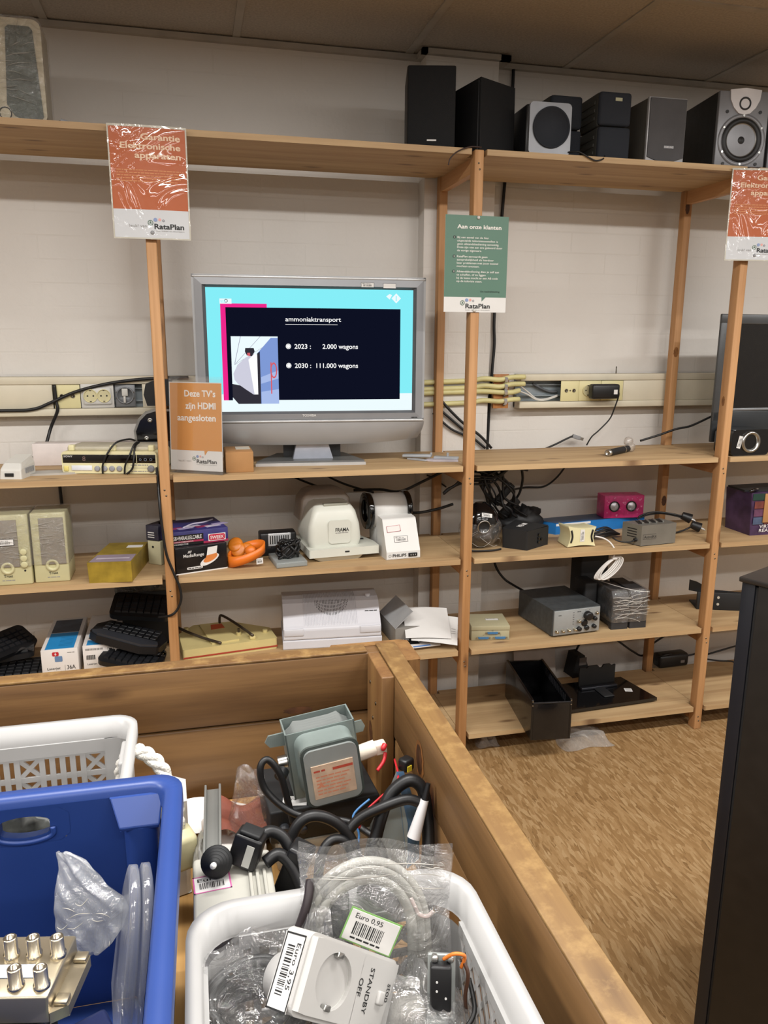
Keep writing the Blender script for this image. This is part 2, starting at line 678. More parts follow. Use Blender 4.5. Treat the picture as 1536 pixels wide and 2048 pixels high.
def osb():
    """strand board: four layers of long thin chips lying in different directions"""
    m, nt, N, L, B = new_mat('strand_board')
    tc = N.new('ShaderNodeTexCoord')
    wn = N.new('ShaderNodeTexNoise')
    wn.inputs['Scale'].default_value = 3.5
    wn.inputs['Detail'].default_value = 3
    L.new(tc.outputs['Object'], wn.inputs['Vector'])
    wv = N.new('ShaderNodeVectorMath')
    wv.operation = 'MULTIPLY_ADD'
    wv.inputs[1].default_value = (.05, .05, 0)
    L.new(wn.outputs['Color'], wv.inputs[0])
    L.new(tc.outputs['Object'], wv.inputs[2])
    col = None
    ramp = [(0, '5e4628'), (.05, '82623c'), (.3, '8c6c44'), (.55, '96764e'), (.8, '9f8058'), (1, 'a88b64')]
    for i, (rot, sx_, sy_, cut) in enumerate(((16, 85, 15, 0), (-34, 105, 26, .42), (52, 100, 26, .56), (10, 140, 20, .50), (84, 120, 32, .70))):
        k = N.new('ShaderNodeMapping')
        k.inputs['Rotation'].default_value = (0, 0, R(rot))
        k.inputs['Scale'].default_value = (sx_, sy_, 1)
        k.inputs['Location'].default_value = (3.7 * i, 1.3 * i, 0)
        L.new(wv.outputs[0], k.inputs['Vector'])
        v = N.new('ShaderNodeTexVoronoi')
        v.voronoi_dimensions = '2D'
        v.inputs['Scale'].default_value = 1
        L.new(k.outputs[0], v.inputs['Vector'])
        s = N.new('ShaderNodeSeparateColor')
        L.new(v.outputs['Color'], s.inputs[0])
        r = N.new('ShaderNodeValToRGB')
        r.color_ramp.elements.remove(r.color_ramp.elements[0])
        for q_, (p_, c_) in enumerate(ramp):
            e = r.color_ramp.elements[0] if q_ == 0 else r.color_ramp.elements.new(p_)
            e.position = p_
            e.color = lin(c_)
        gr = N.new('ShaderNodeTexNoise')
        gr.noise_dimensions = '2D'
        gr.inputs['Scale'].default_value = 4.5
        gr.inputs['Detail'].default_value = 3
        L.new(k.outputs[0], gr.inputs['Vector'])
        ma = N.new('ShaderNodeMath')
        ma.operation = 'MULTIPLY_ADD'
        ma.inputs[1].default_value = .38
        L.new(gr.outputs['Fac'], ma.inputs[0])
        mb = N.new('ShaderNodeMath')
        mb.operation = 'MULTIPLY_ADD'
        mb.inputs[1].default_value = .92
        mb.inputs[2].default_value = -.13
        L.new(s.outputs[0], mb.inputs[0])
        L.new(mb.outputs[0], ma.inputs[2])
        L.new(ma.outputs[0], r.inputs['Fac'])
        if col is None:
            col = r.outputs['Color']
        else:
            g_ = N.new('ShaderNodeMath')
            g_.operation = 'GREATER_THAN'
            g_.inputs[1].default_value = cut
            L.new(s.outputs[1], g_.inputs[0])
            mx = N.new('ShaderNodeMix')
            mx.data_type = 'RGBA'
            L.new(g_.outputs[0], mx.inputs[0])
            L.new(col, mx.inputs[6])
            L.new(r.outputs['Color'], mx.inputs[7])
            col = mx.outputs[2]
    L.new(col, B.inputs['Base Color'])
    B.inputs['Roughness'].default_value = 0.55
    return m


WALL = wall_paint()
WY = 0.47          # face of the back wall
PY = 0.396         # face of the pillar
struct(G().box((-3.6, -5, -.06), (3.6, .6, 0), osb()).build('floor'))
struct(G().box((-3.6, WY, 0), (3.6, .6, 2.5), WALL).build('wall_back'))
struct(G().box((-.045, PY, 0), (.224, WY, 2.5), WALL).build('wall_pillar'))
PLAIN = mat('shop_wall_paint', '8f8a84', 0.7)
struct(G().box((-3.7, -5, 0), (-3.6, .6, 2.5), PLAIN).build('wall_left'))
struct(G().box((3.6, -5, 0), (3.7, .6, 2.5), PLAIN).build('wall_right'))
struct(G().box((-3.6, -5.1, 0), (3.6, -5, 2.5), PLAIN).build('wall_front'))
TILE = mat('mineral_ceiling_tile', 'aea69c', 0.9, var=0.14, vs=130, bump=.3, bs=160)
struct(G().box((-3.6, -5, 2.5), (3.6, .6, 2.56), TILE).build('ceiling'))
TEE = mat('grey_ceiling_grid_paint', 'aaa49b', 0.6)
g = G()
for k in range(-4, 9):
    x = -1.292 + .6 * k
    if -3.6 < x < 3.6:
        g.box((x - .012, -5, 2.496), (x + .012, WY, 2.5), TEE)
struct(g.build('trim_1'))
g = G()
for k in range(9):
    y = -.165 - .6 * k
    g.box((-3.6, y - .012, 2.4955), (3.6, y + .012, 2.5), TEE)
struct(g.build('trim_2'))
g = G()
for (x0, y0, x1, y1) in ((-3.6, WY - .02, -.065, WY), (-.065, PY - .02, -.045, WY), (-.065, PY - .02, .262, PY),
                         (.224, PY - .02, .262, WY), (.262, WY - .02, 3.6, WY)):
    g.box((x0, y0, 2.478), (x1, y1, 2.4955), TEE)
struct(g.build('trim_3'))

# ================================================================== SHELVING
POST = wood('orange_pine_upright', 'a27447', 'bf9163', 'z', seed=1.0, knot=.8, thin='y')
RUNG = wood('orange_pine_rung', 'a27447', 'bf9163', 'y', seed=2.0, thin='x')
BOARD = wood('pale_pine_board', 'a58660', 'bfa279', 'x', seed=3.0, knot=.8, thin='z')
XL, XM, XR = -1.0, 0.0, 0.993
PW, PD = 0.0303, 0.0418
YR = 0.3546
LEV = [2.0941, 1.0948, 0.7671, 0.4272, 0.0954]
Z1, Z2, Z3, Z4, Z5 = LEV
TH = 0.0178


def frame(x, label, seed):
    t = thing('shelving_ladder', label, 'shelving upright', (x, 0, 0), group='ladder frames of the pine shelving')
    G().box((0, 0, 0), (PW, PD, 2.092), POST, .003).build('front_post', t)
    G().box((0, YR, 0), (PW, YR + .036, 2.090), POST, .003).build('rear_post', t)
    for z in LEV:
        b = z - TH
        G().prism([(PD - .012, b - .048), (YR + .004, b - .048), (YR + .004, b), (PD - .012, b)], .004, PW - .004, RUNG,
                  'yz').build('rung', t)
        for dx, dz in ((.013, -.024), (.017, -.042)):
            G().lathe([(0, -.0008), (.0028, -.0008), (.0034, .001)], SCREW, 10, (dx, 0, b + dz), (0, 1, 0)).build('screw', t)
    return t


KNOT = mat('dark_wood_knot', '4a2c16', .6, var=.5, vs=60)
KNOT2 = mat('brown_wood_knot', '7d5128', .6, var=.3, vs=60)


def knot(parent, c, u, v, a, b, m):
    """flat oval knot let into a board: centre, two half axes"""
    c, u, v = Vector(c), Vector(u), Vector(v)
    g = G()
    g.add([c + u * a * math.cos(2 * math.pi * k / 20) * (1 + .1 * math.sin(3 * k)) + v * b * math.sin(2 * math.pi * k / 20) for k in range(20)], [list(range(20))], m)
    return g.build('knot', parent)


frame(XL, 'pine ladder frame left of the switched-on television', 1)
frame(XM, 'pine ladder frame between the television bay and the bay with the power adapter', 2)
fr_ = frame(XR, 'pine ladder frame at right, below the silver bookshelf speaker', 3)

knot(fr_, (.010, YR - .0004, 2.015), (1, 0, 0), (0, 0, 1), .009, .022, KNOT)
knot(fr_, (.013, YR - .0004, 1.47), (1, 0, 0), (0, 0, 1), .011, .020, KNOT2)
knot(fr_, (.016, YR - .0004, .86), (1, 0, 0), (0, 0, 1), .011, .022, KNOT)
knot(fr_, (-.0004, .02, 1.30), (0, 1, 0), (0, 0, 1), .008, .018, KNOT2)


def board(xa, xb, z, label, la=True, lb=True):
    q = .0098
    x0, x1 = xa + PW + q, xb - q
    a, b = xa + PW / 2 + .0008, xb + PW / 2 - .0008
    P = []
    P += [(x0, 0), (x1, 0)]
    P += [(x1, PD + .008), (b, PD + .008), (b, YR - .006), (x1, YR - .006), (x1, .378)] if lb else [(xb, 0), (xb, .378)]
    P += [(x0, .378), (x0, YR - .006), (a, YR - .006), (a, PD + .008), (x0, PD + .008)] if la else [(xa, .378), (xa, 0)]
    g = G()
    g.prism([(x - x0, y) for x, y in P], -TH, 0, BOARD)
    o = g.build('shelf_board', None, (x0, 0, z), bev=.0022)
    return tag(o, label, 'shelf', 'pine shelf boards')


BN = {Z1: 'top', Z2: 'second', Z3: 'third', Z4: 'fourth', Z5: 'bottom'}
board(-1.95, XL, Z1, 'top pine shelf board at far left, under the cream wrapped speaker', la=False)
board(-1.95, XL, Z2, 'pine shelf board at far left that carries the clock radio', la=False)
board(-1.95, XL, Z3, 'pine shelf board at far left that carries the gold box', la=False)
board(-1.95, XL, Z4, 'pine shelf board at far left that carries the keyboards and toner boxes', la=False)
board(XL, XM, Z1, 'top pine shelf board above the television')
board(XL, XM, Z2, 'pine shelf board that carries the silver television')
board(XL, XM, Z3, 'pine shelf board that carries the white franking machine')
board(XL, XM, Z4, 'pine shelf board that carries the white laminator')
board(XL, XM, Z5, 'bottom pine shelf board behind the wooden bin, left of the middle frame')
board(XM, XR, Z1, 'top pine shelf board under the row of grey and silver speakers')
board(XM, XR, Z2, 'pine shelf board with only a black tube lying on it')
board(XM, XR, Z3, 'pine shelf board that carries the pink speaker box')
board(XM, XR, Z4, 'pine shelf board that carries the grey measuring instrument')
board(XM, XR, Z5, 'bottom pine shelf board that carries the black open drawer')
board(XR, 1.9, Z1, 'top pine shelf board at far right, behind the orange notice', lb=False)
board(XR, 1.9, Z2, 'pine shelf board at far right that carries the dark monitor', lb=False)
board(XR, 1.9, Z3, 'pine shelf board at far right that carries the virtual reality box', lb=False)
board(XR, 1.9, Z4, 'pine shelf board at far right that carries the black bracket', lb=False)
board(XR, 1.9, Z5, 'empty bottom pine shelf board at far right beside the dark cabinet', lb=False)

# ================================================================== WALL FIXTURES
DUCT = mat('cream_duct_plastic', 'cfc7b2', 0.45, var=0.04)
DUCTIN = mat('galvanised_duct_back', '8e979c', 0.45, 0.5)
IVORY = mat('ivory_socket_plastic', 'd8cf9e', 0.4, var=0.03)
SOCKIN = mat('socket_recess', 'c5bd97', 0.4)


def duct(x0, x1, label, lids):
    t = thing('cable_duct', label, 'cable duct', (x0, WY, 1.25))
    w = x1 - x0
    g = G()
    g.box((0, -.012, .0), (w, 0, .133), DUCTIN)
    g.box((0, -.03, .045), (w, -.012, .05), DUCTIN)
    g.box((0, -.03, .088), (w, -.012, .093), DUCTIN)
    g.build('back', t)
    G().box((0, -.062, .107), (w, 0, .133), DUCT, .003).build('top_rail', t)
    G().box((0, -.062, 0), (w, 0, .025), DUCT, .003).build('bottom_rail', t)
    for a, b in lids:
        G().box((a - x0, -.059, .0255), (b - x0, -.045, .1065), DUCT, .0015).build('lid', t)
    return t


duct(-2.6, -.10, 'cream wall cable duct at left, behind the television', ((-2.6, -1.354), (-1.06, -.10)))
duct(.3626, 2.3, 'cream wall cable duct at right with one open section', ((.815, 2.3),))


def antenna(x, w, label):
    t = thing('antenna_outlet', label, 'outlet', (x, WY - .0585, 1.276), group='antenna outlets in the wall duct')
    G().box((0, -.004, 0), (w, 0, .080), IVORY, .0015).build('cover_plate', t)
    for dx in (.3, .72):
        g = G()
        g.lathe([(.0072, -.0045), (.0072, -.006), (.0045, -.006), (.0042, -.0045), (0, -.0045)], SCREW, 16, (w * dx, 0, .042), (0, 1, 0))
        g.build('jack', t)
    G().cyl((w * .51, -.0042, .042), (w * .51, -.0055, .042), .003, SCREW).build('screw', t)
    return t


antenna(-1.349, .084, 'ivory antenna outlet beside the double socket, left wall duct')
antenna(.5375, .079, 'ivory antenna outlet in the right wall duct')


def socket_face(g, x, z, r=.021):
    g.lathe([(r + .002, -.0005), (r, -.002), (r, .004)], IVORY, 28, (x, -.009, z), (0, 1, 0))
    g.cyl((x, -.0075, z), (x, -.0070, z), r, SOCKIN, n=28)
    for dx in (-.0095, .0095):
        g.cyl((x + dx, -.0078, z), (x + dx, -.0074, z), .003, INK, n=10)
    for dz in (-.019, .019):
        g.box((x - .003, -.0085, z + dz - .002), (x + .003, -.0072, z + dz + .002), SCREW)


t = thing('wall_socket', 'white double wall socket in the left wall duct', 'socket', (-1.263, WY - .0585, 1.276))
G().box((0, -.004, 0), (.108, 0, .083), WHITE, .003).build('cover_plate', t)
G().box((.008, -.0105, .012), (.100, -.0035, .07), WHITE, .005).build('raised_block', t)
for dx in (.032, .076):
    g = G().at((0, -.0035, 0))
    socket_face(g, dx, .042)
    g.build('outlet', t)
t = thing('wall_socket', 'ivory single wall socket left of the plugged-in black adapter', 'socket', (.617, WY - .0585, 1.276))
G().box((0, -.004, 0), (.098, 0, .080), IVORY, .002).build('cover_plate', t)
g = G()
socket_face(g, .038, .042)
g.build('outlet', t)
o = G().box((0, -.004, 0), (.097, 0, .080), IVORY, .002).build('blank_plate', None, (.716, WY - .0585, 1.276))
tag(o, 'ivory blank plate in the duct behind the plugged-in black adapter', 'blank plate')

t = thing('socket_insert', 'bare grey socket insert without its cover, left wall duct', 'socket insert', (-1.152, WY - .05, 1.278))
INS = mat('grey_insert_metal', '7f8184', 0.5, .5)
G().box((0, -.004, 0), (.068, 0, .078), INS, .003).build('mounting_plate', t)
g = G()
g.lathe([(.030, 0), (.030, -.004), (.026, -.005), (.026, -.001), (0, -.001)], INS, 24, (.034, -.004, .040), (0, 1, 0))
g.build('ring', t)
G().box((.024, -.016, .038), (.044, -.004, .064), WHITE, .002).build('terminal_block', t)
G().box((.028, -.013, .014), (.036, -.004, .038), WHITE, .002).build('lever', t)
for dx, dz in ((.006, .03), (.006, .05), (.062, .03), (.062, .05)):
    G().cyl((dx, -.0045, dz), (dx, -.006, dz), .003, SCREW, n=10).build('screw', t)

# cream cables across the pillar, clipped to a strip of wood
CCAB = mat('cream_cable_sheath', 'cdc58f', 0.5)
zl = (1.357, 1.331, 1.317, 1.274)
zm = (1.365, 1.338, 1.323, 1.282)
zr = (1.374, 1.347, 1.322, 1.288)
nm = ('topmost', 'second', 'third', 'lowest')
for i in range(4):
    dip = -.006 if i == 2 else 0
    g = G().tube([(-.13, PY - .011, zl[i] - .004), (0, PY - .011, zl[i]), (.14, PY - .012, (zl[i] + zm[i]) / 2), (.20, PY - .016, zm[i] + .004 + dip),
                  (.262, PY - .024, zm[i] + dip), (.31, PY - .022, zr[i] + dip), (.372 - (.02 if i in (2, 3) else 0), PY - .005, zr[i])], .0095, CCAB, 10)
    tag(g.build('wall_cable'), '%s of the four cream cables clipped across the pillar' % nm[i], 'cable', 'cream cables on the pillar')
t = thing('clip_strip', 'small wooden strip with metal clips holding the cream cables', 'cable clip', (.243, PY, 1.254))
CLW = wood('clip_strip_wood', '9c6332', 'b57d48', 'z', seed=5)
G().box((0, -.012, 0), (.062, 0, .131), CLW, .001).build('backing', t)
G().box((.034, 0, .004), (.060, WY - PY, .127), CLW, .001).build('spacer', t)
CLIP = mat('clip_zinc', 'c7c7c9', 0.35, .8)
for i in range(4):
    z = zm[i] - 1.254 - .002 + (-.006 if i == 2 else 0)
    g = G()
    V = [(.036, -.012, z - .014), (.036, -.024, z - .012), (.036, -.036, z - .006), (.036, -.038, z + .003), (.036, -.032, z + .012), (.036, -.0125, z + .014)]
    for a, b in zip(V[:-1], V[1:]):
        g.add([a, (a[0] + .012, a[1], a[2]), (b[0] + .012, b[1], b[2]), b], [(0, 1, 2, 3)], CLIP)
    g.cyl((.042, -.014, z - .014), (.042, -.017, z - .014), .0035, SCREW, n=10)
    g.build('clip', t)

# wires inside the open duct section
for i, (za, zb, lab) in enumerate(((1.345, 1.287, 'upper white wire sagging inside the open duct section'),
                                   (1.322, 1.283, 'lower white wire sagging inside the open duct section'))):
    g = G().tube([(.362, WY - .052, za - .004), (.40, WY - .05, za - .03 + i * .012), (.44, WY - .048, zb), (.48, WY - .047, zb - .002), (.535, WY - .04, zb + .012)], .0032, WHITE, 6)
    tag(g.build('duct_wire'), lab, 'wire', 'wires in the open duct')
g = G().tube([(.43, WY - .03, 1.345), (.47, WY - .026, 1.325), (.51, WY - .024, 1.312), (.54, WY - .022, 1.312)], .005, mat('grey_wire', '55585c', .5), 8)
tag(g.build('duct_wire'), 'grey wire inside the open duct section', 'wire', 'wires in the open duct')
for x, z, l in ((.795, 1.383, 'thin metal hook standing on the right duct'),):
    tag(G().tube([(x, WY - .03, z), (x, WY - .03, z + .028)], .0022, SCREW, 6, 1).build('metal_hook'), l, 'hook')

# black adapter in the socket, its lead runs down behind the shelf
t = thing('power_adapter', 'black power adapter plugged into the right wall socket', 'adapter', (.648, WY - .0665, 1.287))
G().box((0, -.052, 0), (.120, -.012, .058), BLACK, .008).build('body', t)
G().lathe([(.018, 0), (.018, -.014)], BLACK, 20, (.03, 0, .029), (0, 1, 0)).build('plug', t)
sticker(t, TM((.092, -.0527, .018)), .016, .018, bars=False, label='small white label on the adapter')
G().tube([(.118, -.03, .028), (.128, -.03, .016), (.118, -.02, -.04), (.105, -.01, -.085), (.06, -.01, -.13), (.03, -.01, -.155), (.015, .0, -.19)], .003, CABLE, 6).build('lead', t)
t = thing('usb_plug', 'grey usb plug dangling on a black cable under the adapter', 'plug', (.630, WY - .045, 1.127))
G().box((-.022, -.006, -.008), (.014, .006, .008), GREY, .002).build('plug_shell', t, ry=18)
G().box((.014, -.004, -.006), (.028, .004, .006), STEEL).build('contact', t, ry=18)
G().tube([(-.02, 0, .006), (-.05, 0, -.006), (-.10, 0, -.028), (-.19, 0, -.062)], .0042, CABLE, 6).build('cable', t)
# ================================================================== TOP SHELF: SPEAKERS
CLOTH = mat('black_speaker_cloth', '07080b', 0.85, bump=.3, bs=900)
NAVY = mat('dark_navy_cloth', '20242c', 0.85, bump=.3, bs=900)
DGREY = mat('dark_grey_shell', '3a3934', 0.55)
GRILLE = mat('grey_speaker_cloth', '4c4b4d', 0.8, bump=.3, bs=900)
ASH = mat('black_ash_veneer', '232323', 0.55, var=.25, vs=40)
IRON = mat('silver_speaker_front', '808185', 0.4, .3)
CONE = mat('silver_cone', '8d8a85', 0.35, .6)
RUBBER = mat('rubber_surround', '111112', 0.5)
WHITEP = mat('pearl_white_plastic', 'cfcdcf', 0.35)

# cream speaker in film, far left
t = thing('desktop_speaker', 'cream flat speaker in clear wrap on the top shelf, far left', 'speaker', (-1.465, .05, Z1))
SHELL = mat('cream_speaker_shell', 'b9ae94', 0.5)
GG = mat('grey_green_cloth', '59605a', 0.85, bump=.3, bs=700)
P = roundrect(0, 0, .219, .262, .022)
g = G().prism(P, 0, .10, SHELL, 'xz')
g.build('shell', t, bev=.004)
g = G().prism([(.118, .045), (.135, .018), (.150, .010), (.204, .010), (.210, .018), (.198, .235), (.190, .243), (.138, .243), (.130, .236)], -.003, .01, GG, 'xz')
g.build('grille', t)
G().lathe([(.017, -.001), (.014, -.001), (.012, .02), (0, .02)], RUBBER, 24, (.112, 0, .022), (0, 1, 0)).build('bass_port', t)
WRAP2 = film('crinkled_wrap', base=.08, edge=.55, rough=.10, bump=1.0, bs=34, milk=.03)
CREASE_GLINT = mat('film_crease', 'aaa69f', .2)  # pale colour standing in for highlights along the film folds


def creases(parent, x0, x1, z0, z1, y, n, seed, r=.0004, name='film_crease_glints'):  # thin pale strands that imitate glints on the wrap
    rr_ = random.Random(seed)
    g = G()
    for k in range(n):
        xa = rr_.uniform(x0, x1)
        xb = min(x1, xa + rr_.uniform(.15, .6) * (x1 - x0))
        za = rr_.uniform(z0, z1)
        zb = za + rr_.uniform(-.12, .12) * (z1 - z0)
        g.tube([(xa, y, za), ((xa + xb) / 2, y - .0015, (za + zb) / 2 + rr_.uniform(-.004, .004)), (xb, y, zb)], lambda u, r=r: r * (.3 + math.sin(math.pi * u)), CREASE_GLINT, 5, 4)
    return g.build(name, parent)

Pf = roundrect(-.004, -.000, .223, .267, .026)
g = G().prism(Pf, -.0055, .104, WRAP2, 'xz', True)
g.build('plastic_wrap', t)
creases(t, .09, .205, .06, .20, -.007, 16, 4)
t = thing('audio_plug', 'small grey plug on a thin lead beside the cream speaker', 'plug', (-1.215, .05, Z1))
G().cyl((0.005, 0, .012), (.028, -.008, .006), .006, GREY, .004).build('plug_body', t)
G().tube([(-.028, .03, .014), (-.01, .012, .010), (.006, 0, .012)], .003, CABLE, 6).build('lead', t)
G().cyl((.028, -.008, .006), (.040, -.012, .004), .003, CABLE).build('tip', t)

# tall black speaker
t = thing('bookshelf_speaker', 'tall plain black speaker with a small white badge on the top shelf', 'speaker', (-.203, .066, Z1), -13, group=None)
G().box((0, .004, 0), (.150, .20, .238), mat('speaker_side_vinyl', '34302b', .6), .002).build('cabinet', t)
G().box((.001, -.010, .001), (.149, .004, .237), CLOTH, .004).build('front_grille', t)
g = G().box((.062, -.0115, .022), (.091, -.0095, .0265), PAPER)
g.build('badge', t)

# black subwoofer, corner towards the room
t = thing('subwoofer', 'black subwoofer on the top shelf with its corner turned forward, over the middle frame', 'speaker', (.0257, .03, Z1))
K = [(0, 0), (.150, .081), (.113, .262), (-.037, .181)]
Kt = [(-.002, 0), (.146, .080), (.109, .260), (-.036, .178)]
G().loft([[(x, y, 0) for x, y in K], [(x, y, .214) for x, y in Kt]], CLOTH, False).build('cabinet', t, bev=.004)
g = G()
g.loft([[(-.006 + x, -.006 + y, .006) for x, y in ((-.002, .012), (.003, .014), (-.022, .150), (-.027, .148))],
        [(-.006 + x, -.006 + y, .206) for x, y in ((-.002, .012), (.003, .014), (-.022, .148), (-.027, .146))]], BLACKM, False)
g.build('front_grille', t)

# subwoofer with silver plate
t = thing('subwoofer', 'compact subwoofer with a silver front plate and round dark grille', 'speaker', (.189, .03, Z1), -2)
G().box((-.006, .010, 0), (.150, .19, .152), BLACK, .006).build('cabinet', t)
G().prism(roundrect(0, .002, .142, .156, .014), -.004, .010, IRON, 'xz').build('front_plate', t, bev=.003)
g = G()
g.lathe([(.062, -.004), (.062, -.010), (.058, -.010), (.057, -.0055), (0, -.0085)], NAVY, 40, (.074, 0, .082), (0, 1, 0))
g.build('round_grille', t)

# two stacks of two small dark speakers


def satellite(loc, rz, label, badge):
    t = thing('satellite_speaker', label, 'speaker', loc, rz, 'small dark satellite speakers')
    G().box((.004, .012, 0), (.112, .145, .104), DGREY, .006).build('shell', t)
    for k in range(3):
        G().box((.001, .03, .022 + k * .024), (.006, .13, .034 + k * .024), DGREY, .002).build('side_rib', t)
    G().box((.002, -.006, .001), (.116, .014, .103), NAVY, .010, 3).build('front_grille', t)
    if badge:
        g = G().box((.056, -.0072, .075 if badge > 0 else .012), (.080, -.0055, .085 if badge > 0 else .021), mat('gold_badge', '9a9678', .4, .3))
        g.build('badge', t)
    return t


satellite((.300, .118, Z1), 0, 'lower of the two dark satellite speakers behind the silver subwoofer', -1)
satellite((.300, .120, Z1 + .1055), 0, 'upper of the two dark satellite speakers behind the silver subwoofer', 0)
satellite((.437, .045, Z1), -2, 'lower of the two stacked dark satellite speakers beside the grey speaker', 0)
satellite((.436, .047, Z1 + .1055), -2, 'upper of the two stacked dark satellite speakers, with a gold badge', 1)

# grey speaker with silver rim
t = thing('bookshelf_speaker', 'grey cloth speaker with thin silver rim on the top shelf', 'speaker', (.607, .03, Z1), -1)
G().box((.002, .006, 0), (.138, .20, .198), mat('grey_vinyl', '4a4741', .6), .002).build('cabinet', t)
G().box((0, -.004, 0), (.140, .008, .200), mat('pale_silver_rim', 'a9a9ab', .4, .3), .002).build('rim', t)
g = G().prism([(.004, .016), (.035, .006), (.07, .003), (.105, .006), (.136, .016), (.136, .196), (.004, .196)], -.008, -.002, GRILLE, 'xz')
g.build('grille', t, bev=.002)
g = G().box((.062, -.0095, .044), (.098, -.008, .052), IRON)
g.text('SAMSUNG', .080, .0455, .005, PAPER, w=.033, y=-.0098, al='C')
g.build('badge', t)

# silver bookshelf speaker with bare drivers
t = thing('bookshelf_speaker', 'silver bookshelf speaker with bare woofer and white tweeter horn', 'speaker', (.872, .034, Z1), -9)
G().box((0, .012, 0), (.176, .30, .238), ASH, .002).build('cabinet', t)
G().box((0, -.004, 0), (.176, .012, .238), IRON, .003).build('front_baffle', t)
g = G().prism([(.034, .240), (.037, .21), (.05, .185), (.068, .168), (.088, .163), (.108, .168), (.126, .185), (.139, .21), (.142, .240), (.088, .246)], -.009, -.003, WHITEP, 'xz')
h = g.build('tweeter_horn', t, bev=.003)
g = G().lathe([(.021, -.0095), (.019, -.0125), (.016, -.0095), (.009, -.006), (0, -.009)], RUBBER, 28, (.088, 0, .198), (0, 1, 0))
g.build('tweeter', h)
g = G()
c = (.088, 0, .085)
g.lathe([(.083, -.004), (.082, -.007), (.071, -.008), (.070, -.005)], IRON, 44, c, (0, 1, 0))
w = g.build('woofer', t)
g = G().lathe([(.070, -.006), (.064, -.011), (.056, -.010), (.052, -.005)], RUBBER, 44, c, (0, 1, 0))
g.build('surround', w)
g = G().lathe([(.053, -.006), (.024, .014), (.022, .012)], CONE, 44, c, (0, 1, 0))
g.build('cone', w)
g = G().lathe([(.023, .013), (.020, .002), (.012, -.004), (0, -.006)], RUBBER, 24, c, (0, 1, 0))
g.build('dust_cap', w)
for k in range(6):
    a = R(60 * k + 30)
    G().cyl((.088 + .076 * math.cos(a), -.007, .085 + .076 * math.sin(a)), (.088 + .076 * math.cos(a), -.0095, .085 + .076 * math.sin(a)), .0038, STEEL, n=10).build('screw', w)
for x, z in ((.03, .173), (.146, .173), (.03, .01), (.146, .01)):
    G().cyl((x, -.003, z), (x, -.006, z), .0055, RUBBER, n=14).build('grille_socket', t)

# next speaker, cut by the frame
t = thing('bookshelf_speaker', 'silver and black speaker at the right end of the top shelf', 'speaker', (1.066, .034, Z1), -9)
G().box((0, .012, 0), (.176, .30, .238), ASH, .002).build('cabinet', t)
G().box((.012, -.004, 0), (.176, .012, .238), IRON, .003).build('front_baffle', t)
g = G()
g.lathe([(.070, -.006), (.064, -.011), (.056, -.010), (.052, -.005), (.024, .010), (0, .004)], RUBBER, 36, (.1, 0, .085), (0, 1, 0))
g.build('woofer', t)

# wires on the top shelf
g = G().tube([(.02, -.002, Z1 + .004), (-.02, -.006, Z1 + .002), (-.06, -.010, Z1 - .014), (-.083, -.010, Z1 - .034), (-.09, -.010, Z1 - .055)], .0022, mat('dark_red_wire', '2e1a14', .5), 6)
tag(g.build('speaker_wire'), 'thin dark wire hanging over the top shelf edge beside the middle frame', 'wire')
g = G().tube([(.325, .02, Z1 + .012), (.35, -.002, Z1 + .010), (.385, -.006, Z1 - .006), (.41, -.006, Z1 - .014), (.435, -.004, Z1 - .008), (.452, .015, Z1 + .006)], .0024, CABLE, 6)
tag(g.build('speaker_wire'), 'black speaker wire looping over the shelf edge under the satellite speakers', 'wire')
g = G().tube([(.305, WY - .012, 2.495), (.304, WY - .012, 2.40), (.298, WY - .010, 2.25), (.288, WY - .010, 2.09), (.272, WY - .010, 1.80), (.264, WY - .012, 1.59),
              (.268, WY - .012, 1.5), (.262, WY - .014, 1.40), (.256, WY - .014, 1.28), (.254, WY - .014, 1.18), (.254, WY - .014, 1.05), (.262, WY - .03, .92), (.27, WY - .03, .80)], .0062, CABLE, 8)
tag(g.build('wall_cable'), 'long black cable running down the wall beside the pillar', 'cable')

# ================================================================== NOTICES
ORANGE = laminated('laminated_orange_print', 'ab4f10', .8, 6, .04)
ORANGE2 = mat('orange_print', 'cc8a40', .35, var=.04, vs=4, coat=.5)
WPRINT = laminated('laminated_white_print', 'c6c8cb', .8, 6, .04)
GREENP = mat('green_print', '527564', .5, var=.04, vs=4)
WHITEI = mat('white_print_ink', 'e6e2dc', .5, var=.02)
PEACH = mat('pale_print_ink', 'e0c0a2', .5, var=.02)
FAINT = mat('faint_orange_ink', 'c98350', .5, var=.02)
DKGREEN = mat('dark_green_ink', '23382f', .5)
GRYI = mat('grey_print_ink', '8d8b88', .5)
DOTS = [mat('logo_green', '4d6a55', .5), mat('logo_blue', '7e8fb5', .5), mat('logo_red', 'd99a92', .5), mat('logo_ring', '6d6a75', .5)]
EDGE = laminated('laminate_edge', 'b9b4a6', .5)


